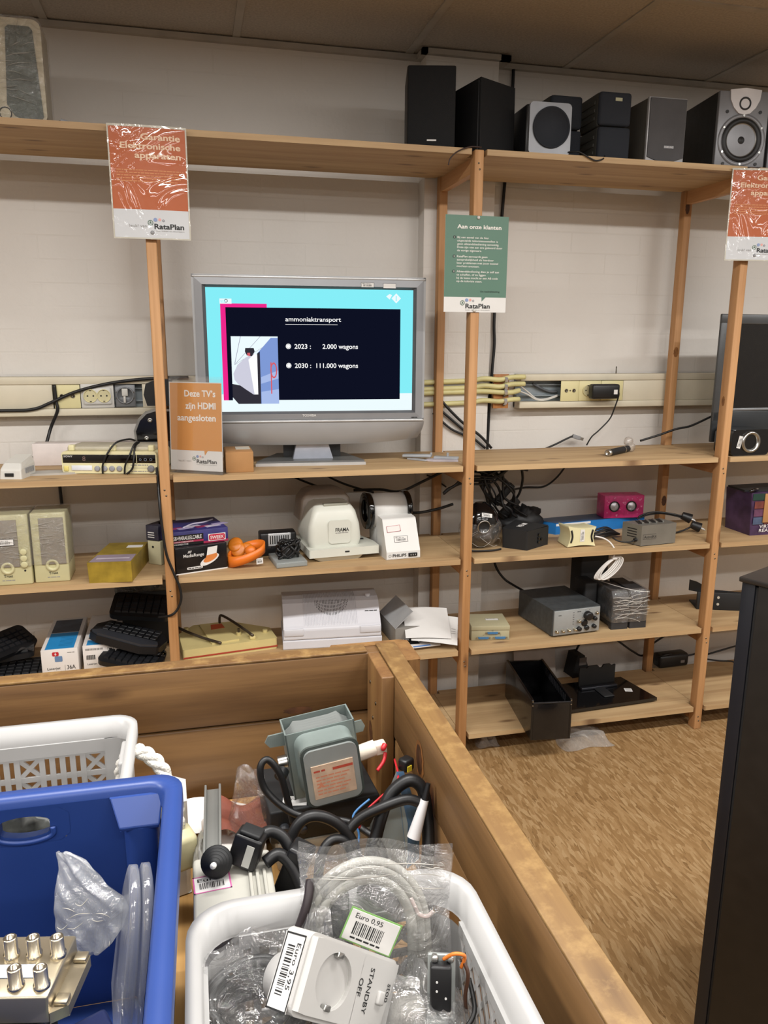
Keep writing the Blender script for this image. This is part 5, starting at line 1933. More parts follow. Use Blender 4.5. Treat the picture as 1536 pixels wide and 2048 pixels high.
def toner(label, loc, rz, second=False):
    t = thing('toner_box', label, 'box', loc, rz)
    w, d, h = .112, .30, .100
    G().box((0, 0, 0), (w, d, h), CARDW, .001).build('box_body', t)
    g = G()
    if not second:
        g.prism([(.012, .006), (.100, .006), (.100, .15), (.012, .15)], h + .0003, h + .0008, CYAN)
        g.prism([(.012, .155), (.100, .155), (.100, .28), (.012, .28)], h + .0003, h + .0008, GREYC)
        for k in range(7):
            g.prism([(.05, .03 + k * .012), (.092, .03 + k * .012), (.092, .032 + k * .012), (.05, .032 + k * .012)], h + .0009, h + .0011, mat('dark_cyan_ink', '125a88', .5))
    else:
        g.prism([(.012, .006), (.100, .006), (.100, .16), (.012, .16)], h + .0003, h + .0008, CYAN)
        g.prism([(.012, .05), (.07, .045), (.085, .075), (.05, .09), (.012, .082)], h + .0009, h + .0012, CARDW)
        g.prism([(.03, .10), (.09, .10), (.09, .14), (.03, .14)], h + .0009, h + .0012, CARDW)
    g.build('cover_print', t)
    g = G()
    if not second:
        g.prism(roundrect(.034, .078, .054, .092, .004), -.0009, -.0003, mat('red_arrow_label', 'b3212b', .5), 'xz')
        g.rect(.043, .085, .045, .090, PAPER, -.0012)
        g.add([(.040, -.0012, .085), (.048, -.0012, .085), (.044, -.0012, .080)], [(0, 1, 2)], PAPER)
        g.prism(roundrect(.041, .058, .064, .077, .003), -.0009, -.0003, mat('blue_hologram', '6f8fb8', .25, .3), 'xz')
        g.text('36A', .076, .030, .014, INK, w=.026, y=-.0006)
        g.text('Laserjet', .016, .032, .008, INK, w=.04, y=-.0006)
        g.text('~', .080, .086, .004, GRYI, w=.022, y=-.0006)
        g.rect(.070, .026, .0706, .046, INK, -.0006)
    else:
        for k in range(16):
            g.rect(.008 + k * .0035, .084, .010 + k * .0035 + .0006 * (k % 3), .091, GRYI, -.0006)
        for k in range(11):
            g.rect(.010 + k * .0026, .052, .0114 + k * .0026 + .0006 * (k % 2), .068, INK, -.0006)
        for z in (.078, .062):
            for q_ in ((.078, z, .096, z + .001), (.078, z + .012, .096, z + .013), (.078, z, .0792, z + .013), (.0948, z, .096, z + .013)):
                g.rect(*q_, INK, -.0006)
            g.rect(.082, z + .004, .092, z + .009, INK, -.0007)
        g.text('CE', .082, .047, .009, INK, w=.012, y=-.0006)
        g.text('Laserjet', .012, .034, .006, INK, w=.03, y=-.0006)
    g.build('lettering', t)
    return t


toner('white toner box with a plain blue top panel, between the film-wrapped and the piled keyboards', (-1.404, .080, Z4), 1)
toner('white toner box with bar codes, half under the pile of black keyboards', (-1.278, .090, Z4), 1, True)

# pile of black phones and keyboards
t = thing('headrest_keyboard', 'rounded black keyboard with grey wrist rest, lying tilted on the toner box', 'keyboard', (-1.265, .095, Z4 + .118), -14, ry=13)
G().prism([(0, .02), (.03, 0), (.18, -.015), (.235, .01), (.245, .08), (.20, .14), (.03, .14), (0, .09)], 0, .026, KEYB).build('shell', t, bev=.008)
G().prism([(.005, .02), (.03, .003), (.18, -.012), (.23, .012), (.22, .035), (.03, .04)], .026, .034, mat('dark_grey_rest', '2c2e33', .35), 'xy').build('wrist_rest', t, bev=.004)
g = G()
for i in range(8):
    for j in range(3):
        x, y_ = .03 + i * .023, .048 + j * .026
        g.box((x, y_, .026), (x + .020, y_ + .022, .034), KEYM, .002)
g.build('keys', t)
keyboard('small black keypad with large keys on top of the pile beside the left frame', (-1.20, .17, Z4 + .160), (22, 6, -6), .20, .12, 7, 4)
keyboard('lower black keyboard tilted down beside the left frame', (-1.235, .05, Z4 + .050), (12, 10, -20), .20, .09, 8, 3)
t = thing('wrapped_case', 'black case standing at the back of the keyboard pile', 'case', (-1.19, .312, Z4), -2)
G().box((0, 0, 0), (.20, .06, .300), BLACKM, .010).build('case_body', t)
G().box((-.002, -.003, .20), (.202, .063, .285), WRAP, .01).build('plastic_film', t)
t = thing('cable_pile', 'heap of black cables beside the left ladder frame on the fourth shelf', 'cable', (-1.06, .10, Z4))
rr = random.Random(5)
g = G()
for k in range(9):
    g.tube([(rr.uniform(-.05, .04), rr.uniform(-.05, .07), rr.uniform(.006, .07)) for _ in range(6)], .004, CABLE, 6)
g.build('strands', t)

# yellowed device with two arms
YEL = mat('yellowed_abs', 'c9b981', .45, var=.06)
t = thing('slide_projector', 'yellowed flat device with two dark rods and an orange label, behind the bin edge', 'device', (-.962, .130, Z4), 6)
G().prism([(0, 0), (.33, .01), (.325, .12), (.20, .23), (.06, .235), (0, .16)], 0, .040, YEL).build('shell', t, bev=.006)
G().prism([(.004, .002), (.328, .012), (.323, .05), (.004, .04)], -.0005, .0, YEL).build('underside', t)
G().prism([(.0, -.002), (.33, .008), (.332, .09), (.30, .12)], .008, .013, mat('red_line', 'a13a2a', .5)).build('red_stripe', t)
G().prism([(.10, .02), (.20, .03), (.15, .22), (.08, .22)], .040, .046, YEL).build('raised_panel', t, bev=.003)
G().prism([(.115, .15), (.165, .155), (.16, .20), (.12, .20)], .0462, .0470, mat('orange_label', 'c0562c', .6)).build('orange_label', t)
ROD = mat('dark_bronze_rod', '4c4238', .4, .5)
G().tube([(.155, .215, .046), (.155, .20, .075), (.165, .19, .080), (.20, .12, .072), (.245, .02, .056)], .005, ROD, 8).build('rod', t)
G().tube([(-.005, .19, .07), (.0, .17, .062), (.06, .08, .055), (.13, .005, .048)], .005, ROD, 8).build('rod', t)
for x, y_ in ((.205, .085), (.30, .08), (.03, .19)):
    g = G().cyl((x, y_, .040), (x, y_, .050), .009, YEL)
    h = g.build('post', t)
    if x == .205:
        G().cyl((x, y_, .050), (x, y_, .064), .004, ROD).build('pin', h)
G().box((.235, .02, .040), (.255, .05, .052), YEL, .002).build('rod_socket', t)

# white laminator
LAM = mat('pale_grey_white_plastic', 'c6c6cc', .45, var=.02)
LAMD = mat('vent_dark', '3c3c40', .6)
t = thing('laminator', 'pale grey white table machine with a ribbed vented top behind the bin corner', 'machine', (-.617, .150, Z4), -4.5)
W = .357
prof = [(0, .0), (0, .03), (0, .072), (.012, .082), (.075, .150), (.10, .158), (.20, .158), (.215, .150), (.215, 0)]
G().prism([(.0, 0), (0, .034), (.215, .034), (.215, 0)], 0, W, LAM, 'yz').build('base', t, bev=.004)
G().prism([(.0, .0345), (0, .074), (.012, .084), (.075, .148), (.10, .156), (.19, .156), (.213, .145), (.213, .0345)], .003, W - .003, LAM, 'yz').build('housing', t, bev=.006)
g = G()
n = 36
for k in range(n):
    x = .078 + k * (.196 / n)
    g.prism([(.004, .074), (.0115, .086), (.074, .1505), (.10, .159), (.16, .159), (.16, .150), (.075, .146), (.013, .080)], x, x + .0026, LAM, 'yz')
g.build('ribs', t)
g = G()
V = []
cxx = .178
for k in range(21):
    a = math.pi * k / 20
    s_ = .018 + (1 - math.sin(a)) * .052 if False else 0
half = []
for k in range(25):
    a = math.pi + math.pi * k / 24
    half.append((cxx + .066 * math.cos(a), .098 + .052 * math.sin(a)))


def slope(x, q_):
    # q_ 0..1 runs up the front slope then over the top
    y_ = .012 + .063 * min(q_, 1) + max(0, q_ - 1) * .06
    z = .084 + .064 * min(q_, 1) + max(0, q_ - 1) * .012
    return (x, y_ - .0012, z + .0012)


for k in range(n):
    x = .0785 + (k + .55) * (.196 / n)
    dx = (x - cxx) / .066
    if abs(dx) > .96:
        continue
    q0 = 1.25 - .85 * math.sqrt(1 - dx * dx)
    for a in range(6):
        a0 = q0 + (1.35 - q0) * a / 6
        a1 = q0 + (1.35 - q0) * (a + .72) / 6
        p = [slope(x, a0), slope(x + .0026, a0), slope(x + .0026, a1), slope(x, a1)]
        g.add(p, [(0, 1, 2, 3)], LAMD)
g.build('vent', t)
G().lathe([(.010, 0), (.010, .008), (.007, .010), (0, .010)], LAM, 20, (.318, .10, .156), (0, -.1, 1)).build('dial', t)
g = G().at((.30, .0435, .1165), rx=-44)
g.text('~', 0, 0, .004, INK, w=.045, y=-.002)
g.build('lettering', t)
G().box((.276, -.0035, .050), (W - .004, .004, .078), LAM, .004).build('side_panel', t)
G().box((.004, -.0035, .050), (.075, .004, .078), LAM, .004).build('side_panel', t)

# opened white carton with leaflets
t = thing('opened_carton', 'opened white printed carton lying beside the laminator', 'box', (-.215, .03, Z4), 4)
G().box((.0, .06, 0), (.14, .25, .070), mat('grey_carton_inside', '77736d', .7), .002).build('carton_body', t)
G().at((.0, .06, .068), rx=0, ry=-42).box((0, 0, 0), (.09, .19, .002), mat('grey_card_flap', '9b9c9d', .6)).build('side_flap', t)
g = G().at((.03, .0, .012), rx=10)
g.box((0, 0, 0), (.122, .075, .002), CARDW)
g.build('front_flap', t)
g = G().at((.03, .0, .0146), rx=10)
g.prism([(.004, .026), (.05, .022), (.046, .070), (.004, .070)], 0, .0004, BLACKM)
g.prism([(.02, .003), (.085, .003), (.085, .010), (.02, .010)], 0, .0004, mat('blue_strip', '4f78b4', .5))
g.prism([(.05, .03), (.085, .036), (.08, .042), (.06, .044)], 0, .0004, LAMD)
g.T = g.T @ TM((.008, .050, .0008), rx=-90)
g.text('M 105', 0, 0, .012, PAPER, w=.042, bold=.04)
g.build('printed_flap', t)
t = thing('leaflet', 'white leaflet lying open on top of the opened carton', 'leaflet', (-.19, .055, Z4 + .045), -10, rx=22, ry=2)
G().grid(lambda u, v: (.0 + .165 * u, .16 * v, .004 * math.sin(u * 3) + .004 * v), 10, 8, PAPER).build('upper_sheet', t)
G().at((.02, -.005, -.006), rz=-8).grid(lambda u, v: (.165 * u, .15 * v, .003 * math.sin(u * 3)), 8, 6, PAPER).build('lower_sheet', t)
g = G().at((.165, .012, -.0045), rz=-8)
for k in range(3):
    g.prism([(0, .02 + .012 * k), (.016, .02 + .012 * k), (.016, .022 + .012 * k), (0, .022 + .012 * k)], 0, .0003, GRYI)
g.build('printed_lines', t)

# beige switch box
BEI = mat('beige_enamel', 'a8a183', .45, var=.03)
t = thing('switch_box', 'beige metal switch box with three blue connectors, right of the middle frame', 'device', (.070, .086, Z4), -10)
G().box((0, 0, 0), (.142, .13, .040), BEI, .001).build('lower_case', t)
G().box((-.001, -.002, .0395), (.143, .131, .056), BEI, .001).build('cover', t)
DB = mat('blue_connector', '3e6f9c', .4)
for i, (x, z) in enumerate(((.045, .010), (.108, .010), (.079, .029))):
    g = G().prism([(x - .018, z - .0035), (x + .018, z - .0035), (x + .020, z + .0035), (x - .020, z + .0035)], -.005, 0, DB, 'xz')
    c_ = g.build('connector', t)
    for s_ in (-.0245, .0245):
        G().cyl((x + s_, 0, z), (x + s_, -.006, z), .003, STEEL, n=8).build('screw', c_)
g = G()
for tx, x, z in (('I/O', .079, .0355), ('A', .045, .0185), ('B', .108, .0185)):
    g.text(tx, x, z, .003, INK, y=-.0005, al='C')
g.build('lettering', t)
sticker(t, TM((.064, .06, .0565), rx=-90), .050, .016, INK, head='Euro', bars=False, label='framed white label on the cover')

# grey measuring instrument
INS1 = mat('hammered_grey_enamel', '474b4d', .45, .2, var=.18, vs=60)
INS2 = mat('instrument_panel', '9fa2a2', .4, .3)
t = thing('measuring_instrument', 'grey measuring instrument with silver knob panel on the fourth shelf', 'instrument', (.374, .047, Z4), 5)
W = .203
G().loft([[(0, 0, .006), (W, 0, .006), (W, .25, .006), (-.006, .25, .006)], [(0, -.004, .107), (W, -.004, .107), (W, .25, .107), (-.006, .25, .107)]], INS1, False).build('case', t, bev=.003)
G().box((.003, -.008, .008), (W - .003, -.001, .104), INS2, .001).build('front_panel', t)
for x in (.01, .18):
    for y_ in (.02, .22):
        G().cyl((x, y_, 0), (x, y_, .007), .008, BLACK).build('foot', t)
for i in range(4):
    x = .013 + .026 * i
    G().lathe([(.006, 0), (.006, -.010), (.0045, -.012), (.0045, -.016), (0, -.016)], NICKEL, 14, (x, -.007, .026), (0, 1, 0)).build('connector', t)
for x, z, r_, m_, h in ((.136, .076, .017, BLACK, .018), (.126, .046, .014, BLACK, .002), (.166, .062, .008, BLACK, .014), (.166, .030, .008, BLACK, .012), (.098, .058, .006, NICKEL, .014), (.102, .026, .009, BLACK, .010), (.176, .082, .006, NICKEL, .010), (.136, .026, .010, BLACK, .006)):
    G().lathe([(r_, 0), (r_ * .95, -h), (r_ * .6, -h - .002), (0, -h - .002)], m_, 20, (x + .008, -.008, z), (0, 1, 0)).build('knob', t)
g = G()
for k in range(6):
    g.rect(.082, .046 + k * .009, .088, .0475 + k * .009, INK, -.0088)
for k in range(8):
    a = R(20 + k * 45)
    disc(g, .144 + .022 * math.cos(a), .076 + .022 * math.sin(a), .0012, INK, -.0088, 8)
g.text('~', .02, .085, .003, INK, w=.012, y=-.0088)
g.text('~', .10, .092, .003, INK, w=.016, y=-.0088)
g.build('panel_marks', t)

# film-wrapped pair of dark speakers and a black box
DSP = mat('dark_grey_speaker', '2d2d2f', .5, var=.15, vs=40)
t = thing('wrapped_speakers', 'pair of dark grey speakers bound together in clear film beside the instrument', 'speaker', (.632, .068, Z4), -2)
for x in (0, .078):
    g = G()
    g.loft([[(x, .0, 0), (x + .070, 0, 0), (x + .070, .02, 0), (x, .02, 0)], [(x, .0, .125), (x + .070, 0, .125), (x + .070, .10, .125), (x, .10, .125)],
            [(x + .002, .02, .150), (x + .068, .02, .150), (x + .068, .12, .150), (x + .002, .12, .150)]], DSP, False)
    g.box((x + .004, .02, .005), (x + .066, .19, .145), DSP, .004)
    g.build('speaker_box', t, bev=.003)
g = G()
loops = []
for k in range(8):
    z = .03 + .118 * k / 7
    l = [(x + .004 * math.sin(z * 90 + x * 50), y_ + .003 * math.sin(z * 120 + y_ * 30), z) for x, y_ in roundrect(-.006, -.006, .154, .196, .02)]
    loops.append(l)
loops.append([(x, y_ + .02, .156) for x, y_ in roundrect(.004, 0, .144, .17, .02)])
g.loft(loops, WRAP, True, False)
g.build('plastic_film', t)
g = G()
rr = random.Random(77)
CR = mat('film_crease_glint_bright', 'cfcac2', .25)  # brighter pale strands, highlights of the film put in as colour
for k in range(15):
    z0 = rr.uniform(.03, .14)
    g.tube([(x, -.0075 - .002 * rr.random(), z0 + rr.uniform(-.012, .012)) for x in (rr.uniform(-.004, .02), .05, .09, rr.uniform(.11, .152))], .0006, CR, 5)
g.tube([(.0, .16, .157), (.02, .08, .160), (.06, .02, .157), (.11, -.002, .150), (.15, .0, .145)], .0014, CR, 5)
g.build('film_crease_glints', t)
t = thing('black_case', 'tall matte black case behind the film-wrapped speakers', 'case', (.60, .27, Z4), -3)
G().box((0, 0, 0), (.12, .10, .245), BLACKM, .008).build('case_body', t)
G().box((-.025, -.10, 0), (.028, .0, .16), BLACKM, .008).build('lower_block', t)

# black bracket in the right bay
t = thing('metal_bracket', 'black metal bracket with round holes in the right bay', 'bracket', (1.10, .20, Z4), -20)
G().box((0, 0, 0), (.22, .014, .075), BLACKM, .002).build('front_plate', t)
G().box((0, .014, 0), (.22, .11, .006), BLACKM, .001).build('base_plate', t)
G().prism([(-.03, .075), (-.03, .12), (.0, .112), (.06, .08), (.22, .07), (.22, .06), (.05, .062)], .02, .028, BLACKM, 'xz').build('upper_arm', t)
for x, z in ((.055, .016), (.083, .026), (.083, .055)):
    G().cyl((x, -.002, z), (x, .002, z), .0055, mat('pale_hole', 'bab4a6', .6), n=16).build('hole_plug', t)

# ================================================================== BOTTOM SHELF
DRW = mat('black_lacquer', '0d0d0f', .25, coat=.3)
t = thing('open_drawer', 'black open-topped box standing over the edge of the bottom shelf', 'box', (.242, -.090, Z5), -8)
W, D, H = .150, .36, .158
G().box((0, 0, 0), (.008, D, H), DRW, .001).build('side_panel', t)
G().box((W - .008, 0, 0), (W, D, H), DRW, .001).build('side_panel', t)
G().box((.008, 0, 0), (W - .008, .008, H - .016), DRW, .001).build('front_panel', t)
G().box((.008, D - .008, 0), (W - .008, D, H - .004), DRW, .001).build('rear_panel', t)
G().box((.008, .008, 0), (W - .008, D - .008, .006), DRW).build('bottom', t)
G().box((.004, -.002, H - .016), (W - .004, .004, H - .010), mat('black_metal_bar', '2b2b2d', .3, .5), .001).build('front_bar', t)
for k in range(14):
    G().box((W - .0095, .05 + k * .018, H - .035), (W - .0085, .058 + k * .018, H - .010), mat('slot_grey', '2f2f33', .4)).build('side_slot', t)
for x in (.004, W - .004):
    for y_ in (-.0005,):
        for z in (H - .006, H - .022):
            G().cyl((x, y_, z), (x, y_ - .0015, z), .0025, STEEL, n=8).build('screw', t)

t = thing('television_stand', 'gloss black television stand with an upright notched plate on the bottom shelf', 'stand', (.440, .055, Z5), 2)
G().prism([(0, 0), (.428, .006), (.395, .22), (.075, .22)], .008, .020, BLACKG).build('base_plate', t, bev=.003)
for x, y_ in ((.06, .03), (.37, .03), (.12, .19), (.34, .19)):
    G().cyl((x, y_, 0), (x, y_, .009), .012, BLACKM).build('foot', t)
G().prism([(.165, .020), (.33, .020), (.33, .108), (.315, .104), (.305, .112), (.275, .112), (.268, .100), (.258, .100), (.248, .112), (.205, .112), (.198, .102), (.190, .108), (.165, .108)], .165, .172, BLACKM, 'xz').build('upright_plate', t, bev=.002)
G().box((.165, .14, .020), (.33, .175, .030), mat('dark_steel_bar', '34353a', .3, .6), .002).build('hinge_bar', t)
G().box((.222, .06, .019), (.268, .145, .026), BLACKM, .004).build('neck_socket', t)
g = G()
g.T = TM((.335, .09, .0206), rx=-90, rz=-20)
g.box((0, 0, 0), (.030, .0006, .028), PAPER)
for k in range(4):
    g.rect(.004, .006 + k * .005, .026, .008 + k * .005, GRYI, -.0003)
g.build('label_sticker', t)

o = G().loft([[(0, 0, 0), (.19, 0, 0), (.19, .006, 0), (0, .006, 0)], [(.008, .06, .20), (.20, .06, .20), (.20, .066, .20), (.008, .066, .20)]], mat('offwhite_board', 'b9b0a8', .7), False).build('white_board', None, (.39, .395, Z5), rz=0)
tag(o, 'off-white board leaning on the wall behind the black open-topped box', 'board')
t = thing('charger', 'black charger block with a grey label at the back of the bottom shelf', 'charger', (.640, .36, Z5), 6)
G().prism([(0, 0), (.075, 0), (.075, .05), (.055, .10), (.02, .10)], 0, .07, BLACKM, 'xz').build('body', t, bev=.004)
G().box((.03, -.002, .055), (.066, .001, .088), mat('grey_brown_label', '6c645f', .6)).build('label', t)
G().tube([(.04, .05, .09), (.06, .04, .14), (.11, .03, .172), (.20, .02, .155), (.30, .0, .085), (.36, .0, .055), (.42, .02, .09), (.50, .03, .12)], .0045, CABLE, 7).build('lead', t)
t = thing('power_brick', 'black power supply brick behind the rear post of the right frame', 'power supply', (1.06, .355, Z5), 2)
G().box((0, 0, 0), (.15, .06, .062), BLACK, .014, 3).build('body', t)
G().box((.105, -.001, .02), (.125, .001, .032), mat('grey_brown_label', '6c645f', .6)).build('label', t)
g = G()
g.tube([(0, .02, .05), (.02, .0, .066), (.05, .0, .068), (.02, .02, .06), (0, .03, .03)], .004, CABLE, 6)
g.tube([(.145, .02, .04), (.19, .0, .06), (.215, .0, .10), (.222, .03, .15)], .004, CABLE, 6)
g.build('lead', t)
for pts, l in (([(1.24, .33, Z5 + .055), (1.30, .30, Z5 + .085), (1.38, .30, Z5 + .10), (1.46, .32, Z5 + .10)], 'upper thin black cable on the bottom shelf right of the right frame'),
               ([(1.24, .32, Z5 + .05), (1.30, .28, Z5 + .05), (1.36, .27, Z5 + .045), (1.375, .268, Z5 + .03), (1.39, .26, Z5 + .004)], 'lower thin black cable on the bottom shelf right of the right frame')):
    tag(G().tube(pts, .004, CABLE, 6).build('cable'), l, 'cable')
tag(G().tube([(.28, .44, Z3 - TH), (.285, .44, .68), (.30, .44, .60), (.335, .43, .545), (.37, .40, .52), (.41, .30, .505)], .005, CABLE, 7).build('cable'), 'black cable curving down the wall into the back of the measuring instrument', 'cable')

# ================================================================== FLOOR
BUB = film('bubble_film', base=.10, edge=.5, rough=.15, bump=.9, bs=70, milk=.22, milkcol=(.75, .72, .68))


def crumple(name, label, loc, w, d, h, seed, m):
    rr = random.Random(seed)
    ph = [(rr.uniform(6, 22), rr.uniform(6, 22), rr.uniform(0, 6), rr.uniform(.3, 1)) for _ in range(7)]

    def f(u, v):
        e = min(1, 5 * min(u, 1 - u)) * min(1, 5 * min(v, 1 - v))
        n = sum(a[3] * math.sin(a[0] * u + a[1] * v + a[2]) for a in ph) / 4
        r_ = 1 + .10 * math.sin(9 * u + 5 * v)
        return (w * (u - .5) * r_, d * (v - .5) * r_, .002 + max(0, h * e * (.62 + .5 * n)))
    o_ = G().grid(f, 46, 30, m, True).build(name, None, loc)
    return tag(o_, label, 'packaging')


crumple('bubble_wrap', 'crumpled clear bubble wrap on the floor under the black open-topped box', (.515, .03, 0), .20, .14, .055, 3, BUB)
crumple('bubble_wrap', 'small scrap of bubble wrap under the bottom shelf beside the middle frame', (.145, .09, 0), .085, .07, .04, 9, BUB)
for x, y_, l in ((1.052, -.35, 'short black scrap lying on the floor beside the dark cabinet'),):
    tag(G().box((-.016, -.004, 0), (.016, .004, .006), BLACK, .001).build('floor_scrap', None, (x, y_, 0), rz=10), l, 'scrap')

# ================================================================== DARK CABINET, right foreground
t = thing('dark_cabinet', 'tall dark brown cabinet standing at the right edge of the photo', 'cabinet', (.110, -1.245, 0), -65)
CB = mat('black_brown_veneer', '171412', .45, var=.25, vs=30)
CN = mat('blue_black_edge', '11141c', .4)
G().box((0, .002, 0), (.026, .45, 1.068), CN, .002).build('front_edge', t)
G().box((.026, .006, 0), (.032, .44, 1.060), BLACKM).build('groove', t)
G().box((.032, 0, 0), (.62, .45, 1.066), CB, .002).build('body', t)
G().box((-.004, -.004, 1.066), (.624, .455, 1.076), mat('cabinet_top', '262220', .35), .002).build('top_panel', t)
# ================================================================== WOODEN BIN in the foreground
BINX = wood('worn_bin_plank_across', '5c4126', '7c5c38', 'x', rough=.5, seed=8, knot=.6, thin='y')
BINY = wood('worn_bin_plank_along', '634728', '85633d', 'y', rough=.5, seed=9, knot=.6, thin='x')
BINZ = wood('bin_corner_post', '674728', '88663d', 'z', rough=.5, seed=11, knot=.6, thin='y')
RIM = wood('worn_bin_rim', '604325', '7c5e34', 'y', rough=.55, seed=12, wear='97794a')
RIMX = wood('worn_bin_rim_across', '604325', '7c5e34', 'x', rough=.55, seed=13, wear='97794a')
BX0, BX1 = -1.72, -.602     # inside faces
BY0, BY1 = -2.22, -1.258
BF, BT = .755, 1.0          # floor and rim
t = thing('wooden_bin', 'large wooden sales bin full of loose electronics in the foreground', 'bin', (BX1, BY1, 0))
L_ = BX1 - BX0
DPT = BY1 - BY0
th = .030
# far wall
G().box((-L_ - th, 0, .892), (.036, th, BT - .004), BINX, .0025).build('far_upper_board', t)
G().box((-L_ - th, .002, BF - .03), (.036, th, .888), BINX, .0025).build('far_lower_board', t)
G().box((-L_ - th, 0, BT - .004), (-.021, th, BT), RIMX, .001).build('far_rim', t)
# right wall
G().box((0, -DPT - th, .892), (.034, -.001, BT - .004), BINY, .0025).build('right_upper_board', t)
G().box((.002, -DPT - th, BF - .03), (.034, -.001, .888), BINY, .0025).build('right_lower_board', t)
G().box((0, -DPT - th, BT - .004), (.034, th, BT), RIM, .001).build('right_rim', t)
# left and near walls
G().box((-L_ - th, -DPT, BF - .03), (-L_, 0, BT), BINY, .002).build('left_board', t)
G().box((-L_ - th, -DPT - th, BF - .03), (0, -DPT, BT), BINX, .002).build('near_board', t)
G().box((-L_, -DPT, BF - .02), (0, 0, BF), wood('bin_floor_board', '9a7038', 'c2985c', 'y', seed=14)).build('bin_floor', t)
# corner post inside, battens outside
G().box((-.021, -.104, BF), (.0, -.001, BT - .003), BINZ, .002).build('corner_post', t)
G().box((-L_, -.104, BF), (-L_ + .022, -.001, BT - .003), BINZ, .002).build('corner_post', t)
G().prism([(-.082, .030), (-.075, .047), (.045, .047), (.060, .040), (.061, -.044), (.0345, -.046), (.0345, .0305)], .72, BT - .004, BINZ).build('outer_corner', t, bev=.006)
for x, y_ in ((.0, 0), (-L_ - .03, 0), (0, -DPT), (-L_ - .03, -DPT)):
    G().box((x - .03, y_ - .03, 0), (x + .03, y_ + .03, BF - .03), BINZ, .003).build('leg', t)
knot(t, (-.0006, -.248, .935), (0, 1, 0), (0, .1, 1), .020, .028, KNOT2)
knot(t, (-.0010, -.246, .935), (0, 1, 0), (0, .1, 1), .014, .021, KNOT)
knot(t, (-.14, -.0006, .905), (1, 0, 0), (0, 0, 1), .024, .006, KNOT)
knot(t, (-.0215, -.030, .865), (0, 1, 0), (0, .2, 1), .012, .020, KNOT)
for y_, z in ((-.025, .955), (-.065, .935), (-.045, .90)):
    G().cyl((-.0205, y_, z), (-.0222, y_, z), .003, SCREW, n=10).build('nail', t)

# ---------------------------------------------------------------- white basket with a rope handle
BKT = mat('white_basket_plastic', 'a9a8a7', .38, var=.02)


def bar(g, p0, p1, w_, y0, y1, m):
    """flat strip in an xz wall from p0 to p1 with width w_, between depth y0 and y1"""
    (a, b), (c, d) = p0, p1
    l = math.hypot(c - a, d - b)
    nx, nz = -(d - b) / l * w_ / 2, (c - a) / l * w_ / 2
    g.prism([(a + nx, b + nz), (c + nx, d + nz), (c - nx, d - nz), (a - nx, b - nz)], y0, y1, m, 'xz')


def lattice(g, x0, x1, z0, z1, m, y0=0.0, y1=.003, pitch=.018, row=.042, xs=(3,), wv=.0075):
    """basket wall: rows of slots with columns of crosses in between"""
    nr = max(1, round((z1 - z0) / row))
    for k in range(nr + 1):
        z = z0 + (z1 - z0) * k / nr
        bar(g, (x0, z), (x1, z), .008, y0 + .0003, y1 + .0003, m)
    x, k = x1, 0
    while x > x0 + .002:
        cell = pitch * 2.4 if k % 5 == 0 else pitch
        xa = max(x0, x - cell)
        bar(g, (x, z0), (x, z1), wv, y0, y1, m)
        if k % 5 == 0:
            for r_ in range(nr):
                za, zb_ = z0 + (z1 - z0) * r_ / nr, z0 + (z1 - z0) * (r_ + 1) / nr
                bar(g, (xa, za), (x, zb_), .006, y0 + .0006, y1 + .0006, m)
                bar(g, (xa, zb_), (x, za), .006, y0 + .0009, y1 + .0009, m)
        x = xa
        k += 1
    bar(g, (x0, z0), (x0, z1), wv, y0, y1, m)


W, D, H = .46, .205, .232
t = thing('white_basket', 'white plastic slotted basket with rope handle behind the blue crate', 'basket', (-.985, -1.375, BF))
# local: right end at x=0, back wall at y=0, goes to -x and -y
P = roundrect(-W, -D, 0, 0, .035)
Pi = roundrect(-W + .012, -D + .012, -.012, -.012, .025)
g = G()
n = len(P)
V = [(x, y_, H) for x, y_ in P] + [(x, y_, H) for x, y_ in Pi] + [(x, y_, H - .016) for x, y_ in P] + [(x, y_, H - .030) for x, y_ in Pi]
g.add(V, [(k, (k + 1) % n, n + (k + 1) % n, n + k) for k in range(n)] + [(2 * n + k, 2 * n + (k + 1) % n, (k + 1) % n, k) for k in range(n)] +
      [(n + k, n + (k + 1) % n, 3 * n + (k + 1) % n, 3 * n + k) for k in range(n)], BKT, True)
g.build('rim', t)
g = G().at((0, -.010, 0))
lattice(g, -W + .05, -.046, .02, H - .046, BKT, -.003, .0, .0135, .036)
g.box((-W + .03, -.0036, H - .047), (-.03, -.0006, H - .028), BKT)
g.box((-.048, -.0042, .0), (-.02, -.0012, H - .028), BKT)
g.box((-W + .02, -.0042, 0), (-W + .05, -.0012, H - .028), BKT)
g.build('back_wall', t)
g = G().at((0, -D + .014, 0))
lattice(g, -W + .05, -.046, .02, H - .046, BKT, -.003, 0, .0145, .042)
g.box((-W + .03, -.003, H - .047), (-.03, 0, H - .02), BKT)
g.build('front_wall', t)
g = G()
g.prism([(-D + .03, 0), (-.03, 0), (-.03, H - .075), (-D + .03, H - .075)], -.014, -.010, BKT, 'yz')
for k in range(7):
    a0, a1 = R(90 * k / 7), R(90 * (k + 1) / 7)
    for cy_, sg in ((-.035, 1), (-D + .035, -1)):
        p0 = (-.035 + .024 * math.sin(a0), cy_ + sg * .024 * math.cos(a0))
        p1 = (-.035 + .024 * math.sin(a1), cy_ + sg * .024 * math.cos(a1))
        g.add([(p0[0], p0[1], 0), (p1[0], p1[1], 0), (p1[0], p1[1], H - .028), (p0[0], p0[1], H - .028)], [(0, 1, 2, 3)], BKT, True)
g.build('end_wall', t)
G().box((-W + .01, -D + .03, 0), (-W + .014, -.03, H - .02), BKT).build('end_wall', t)
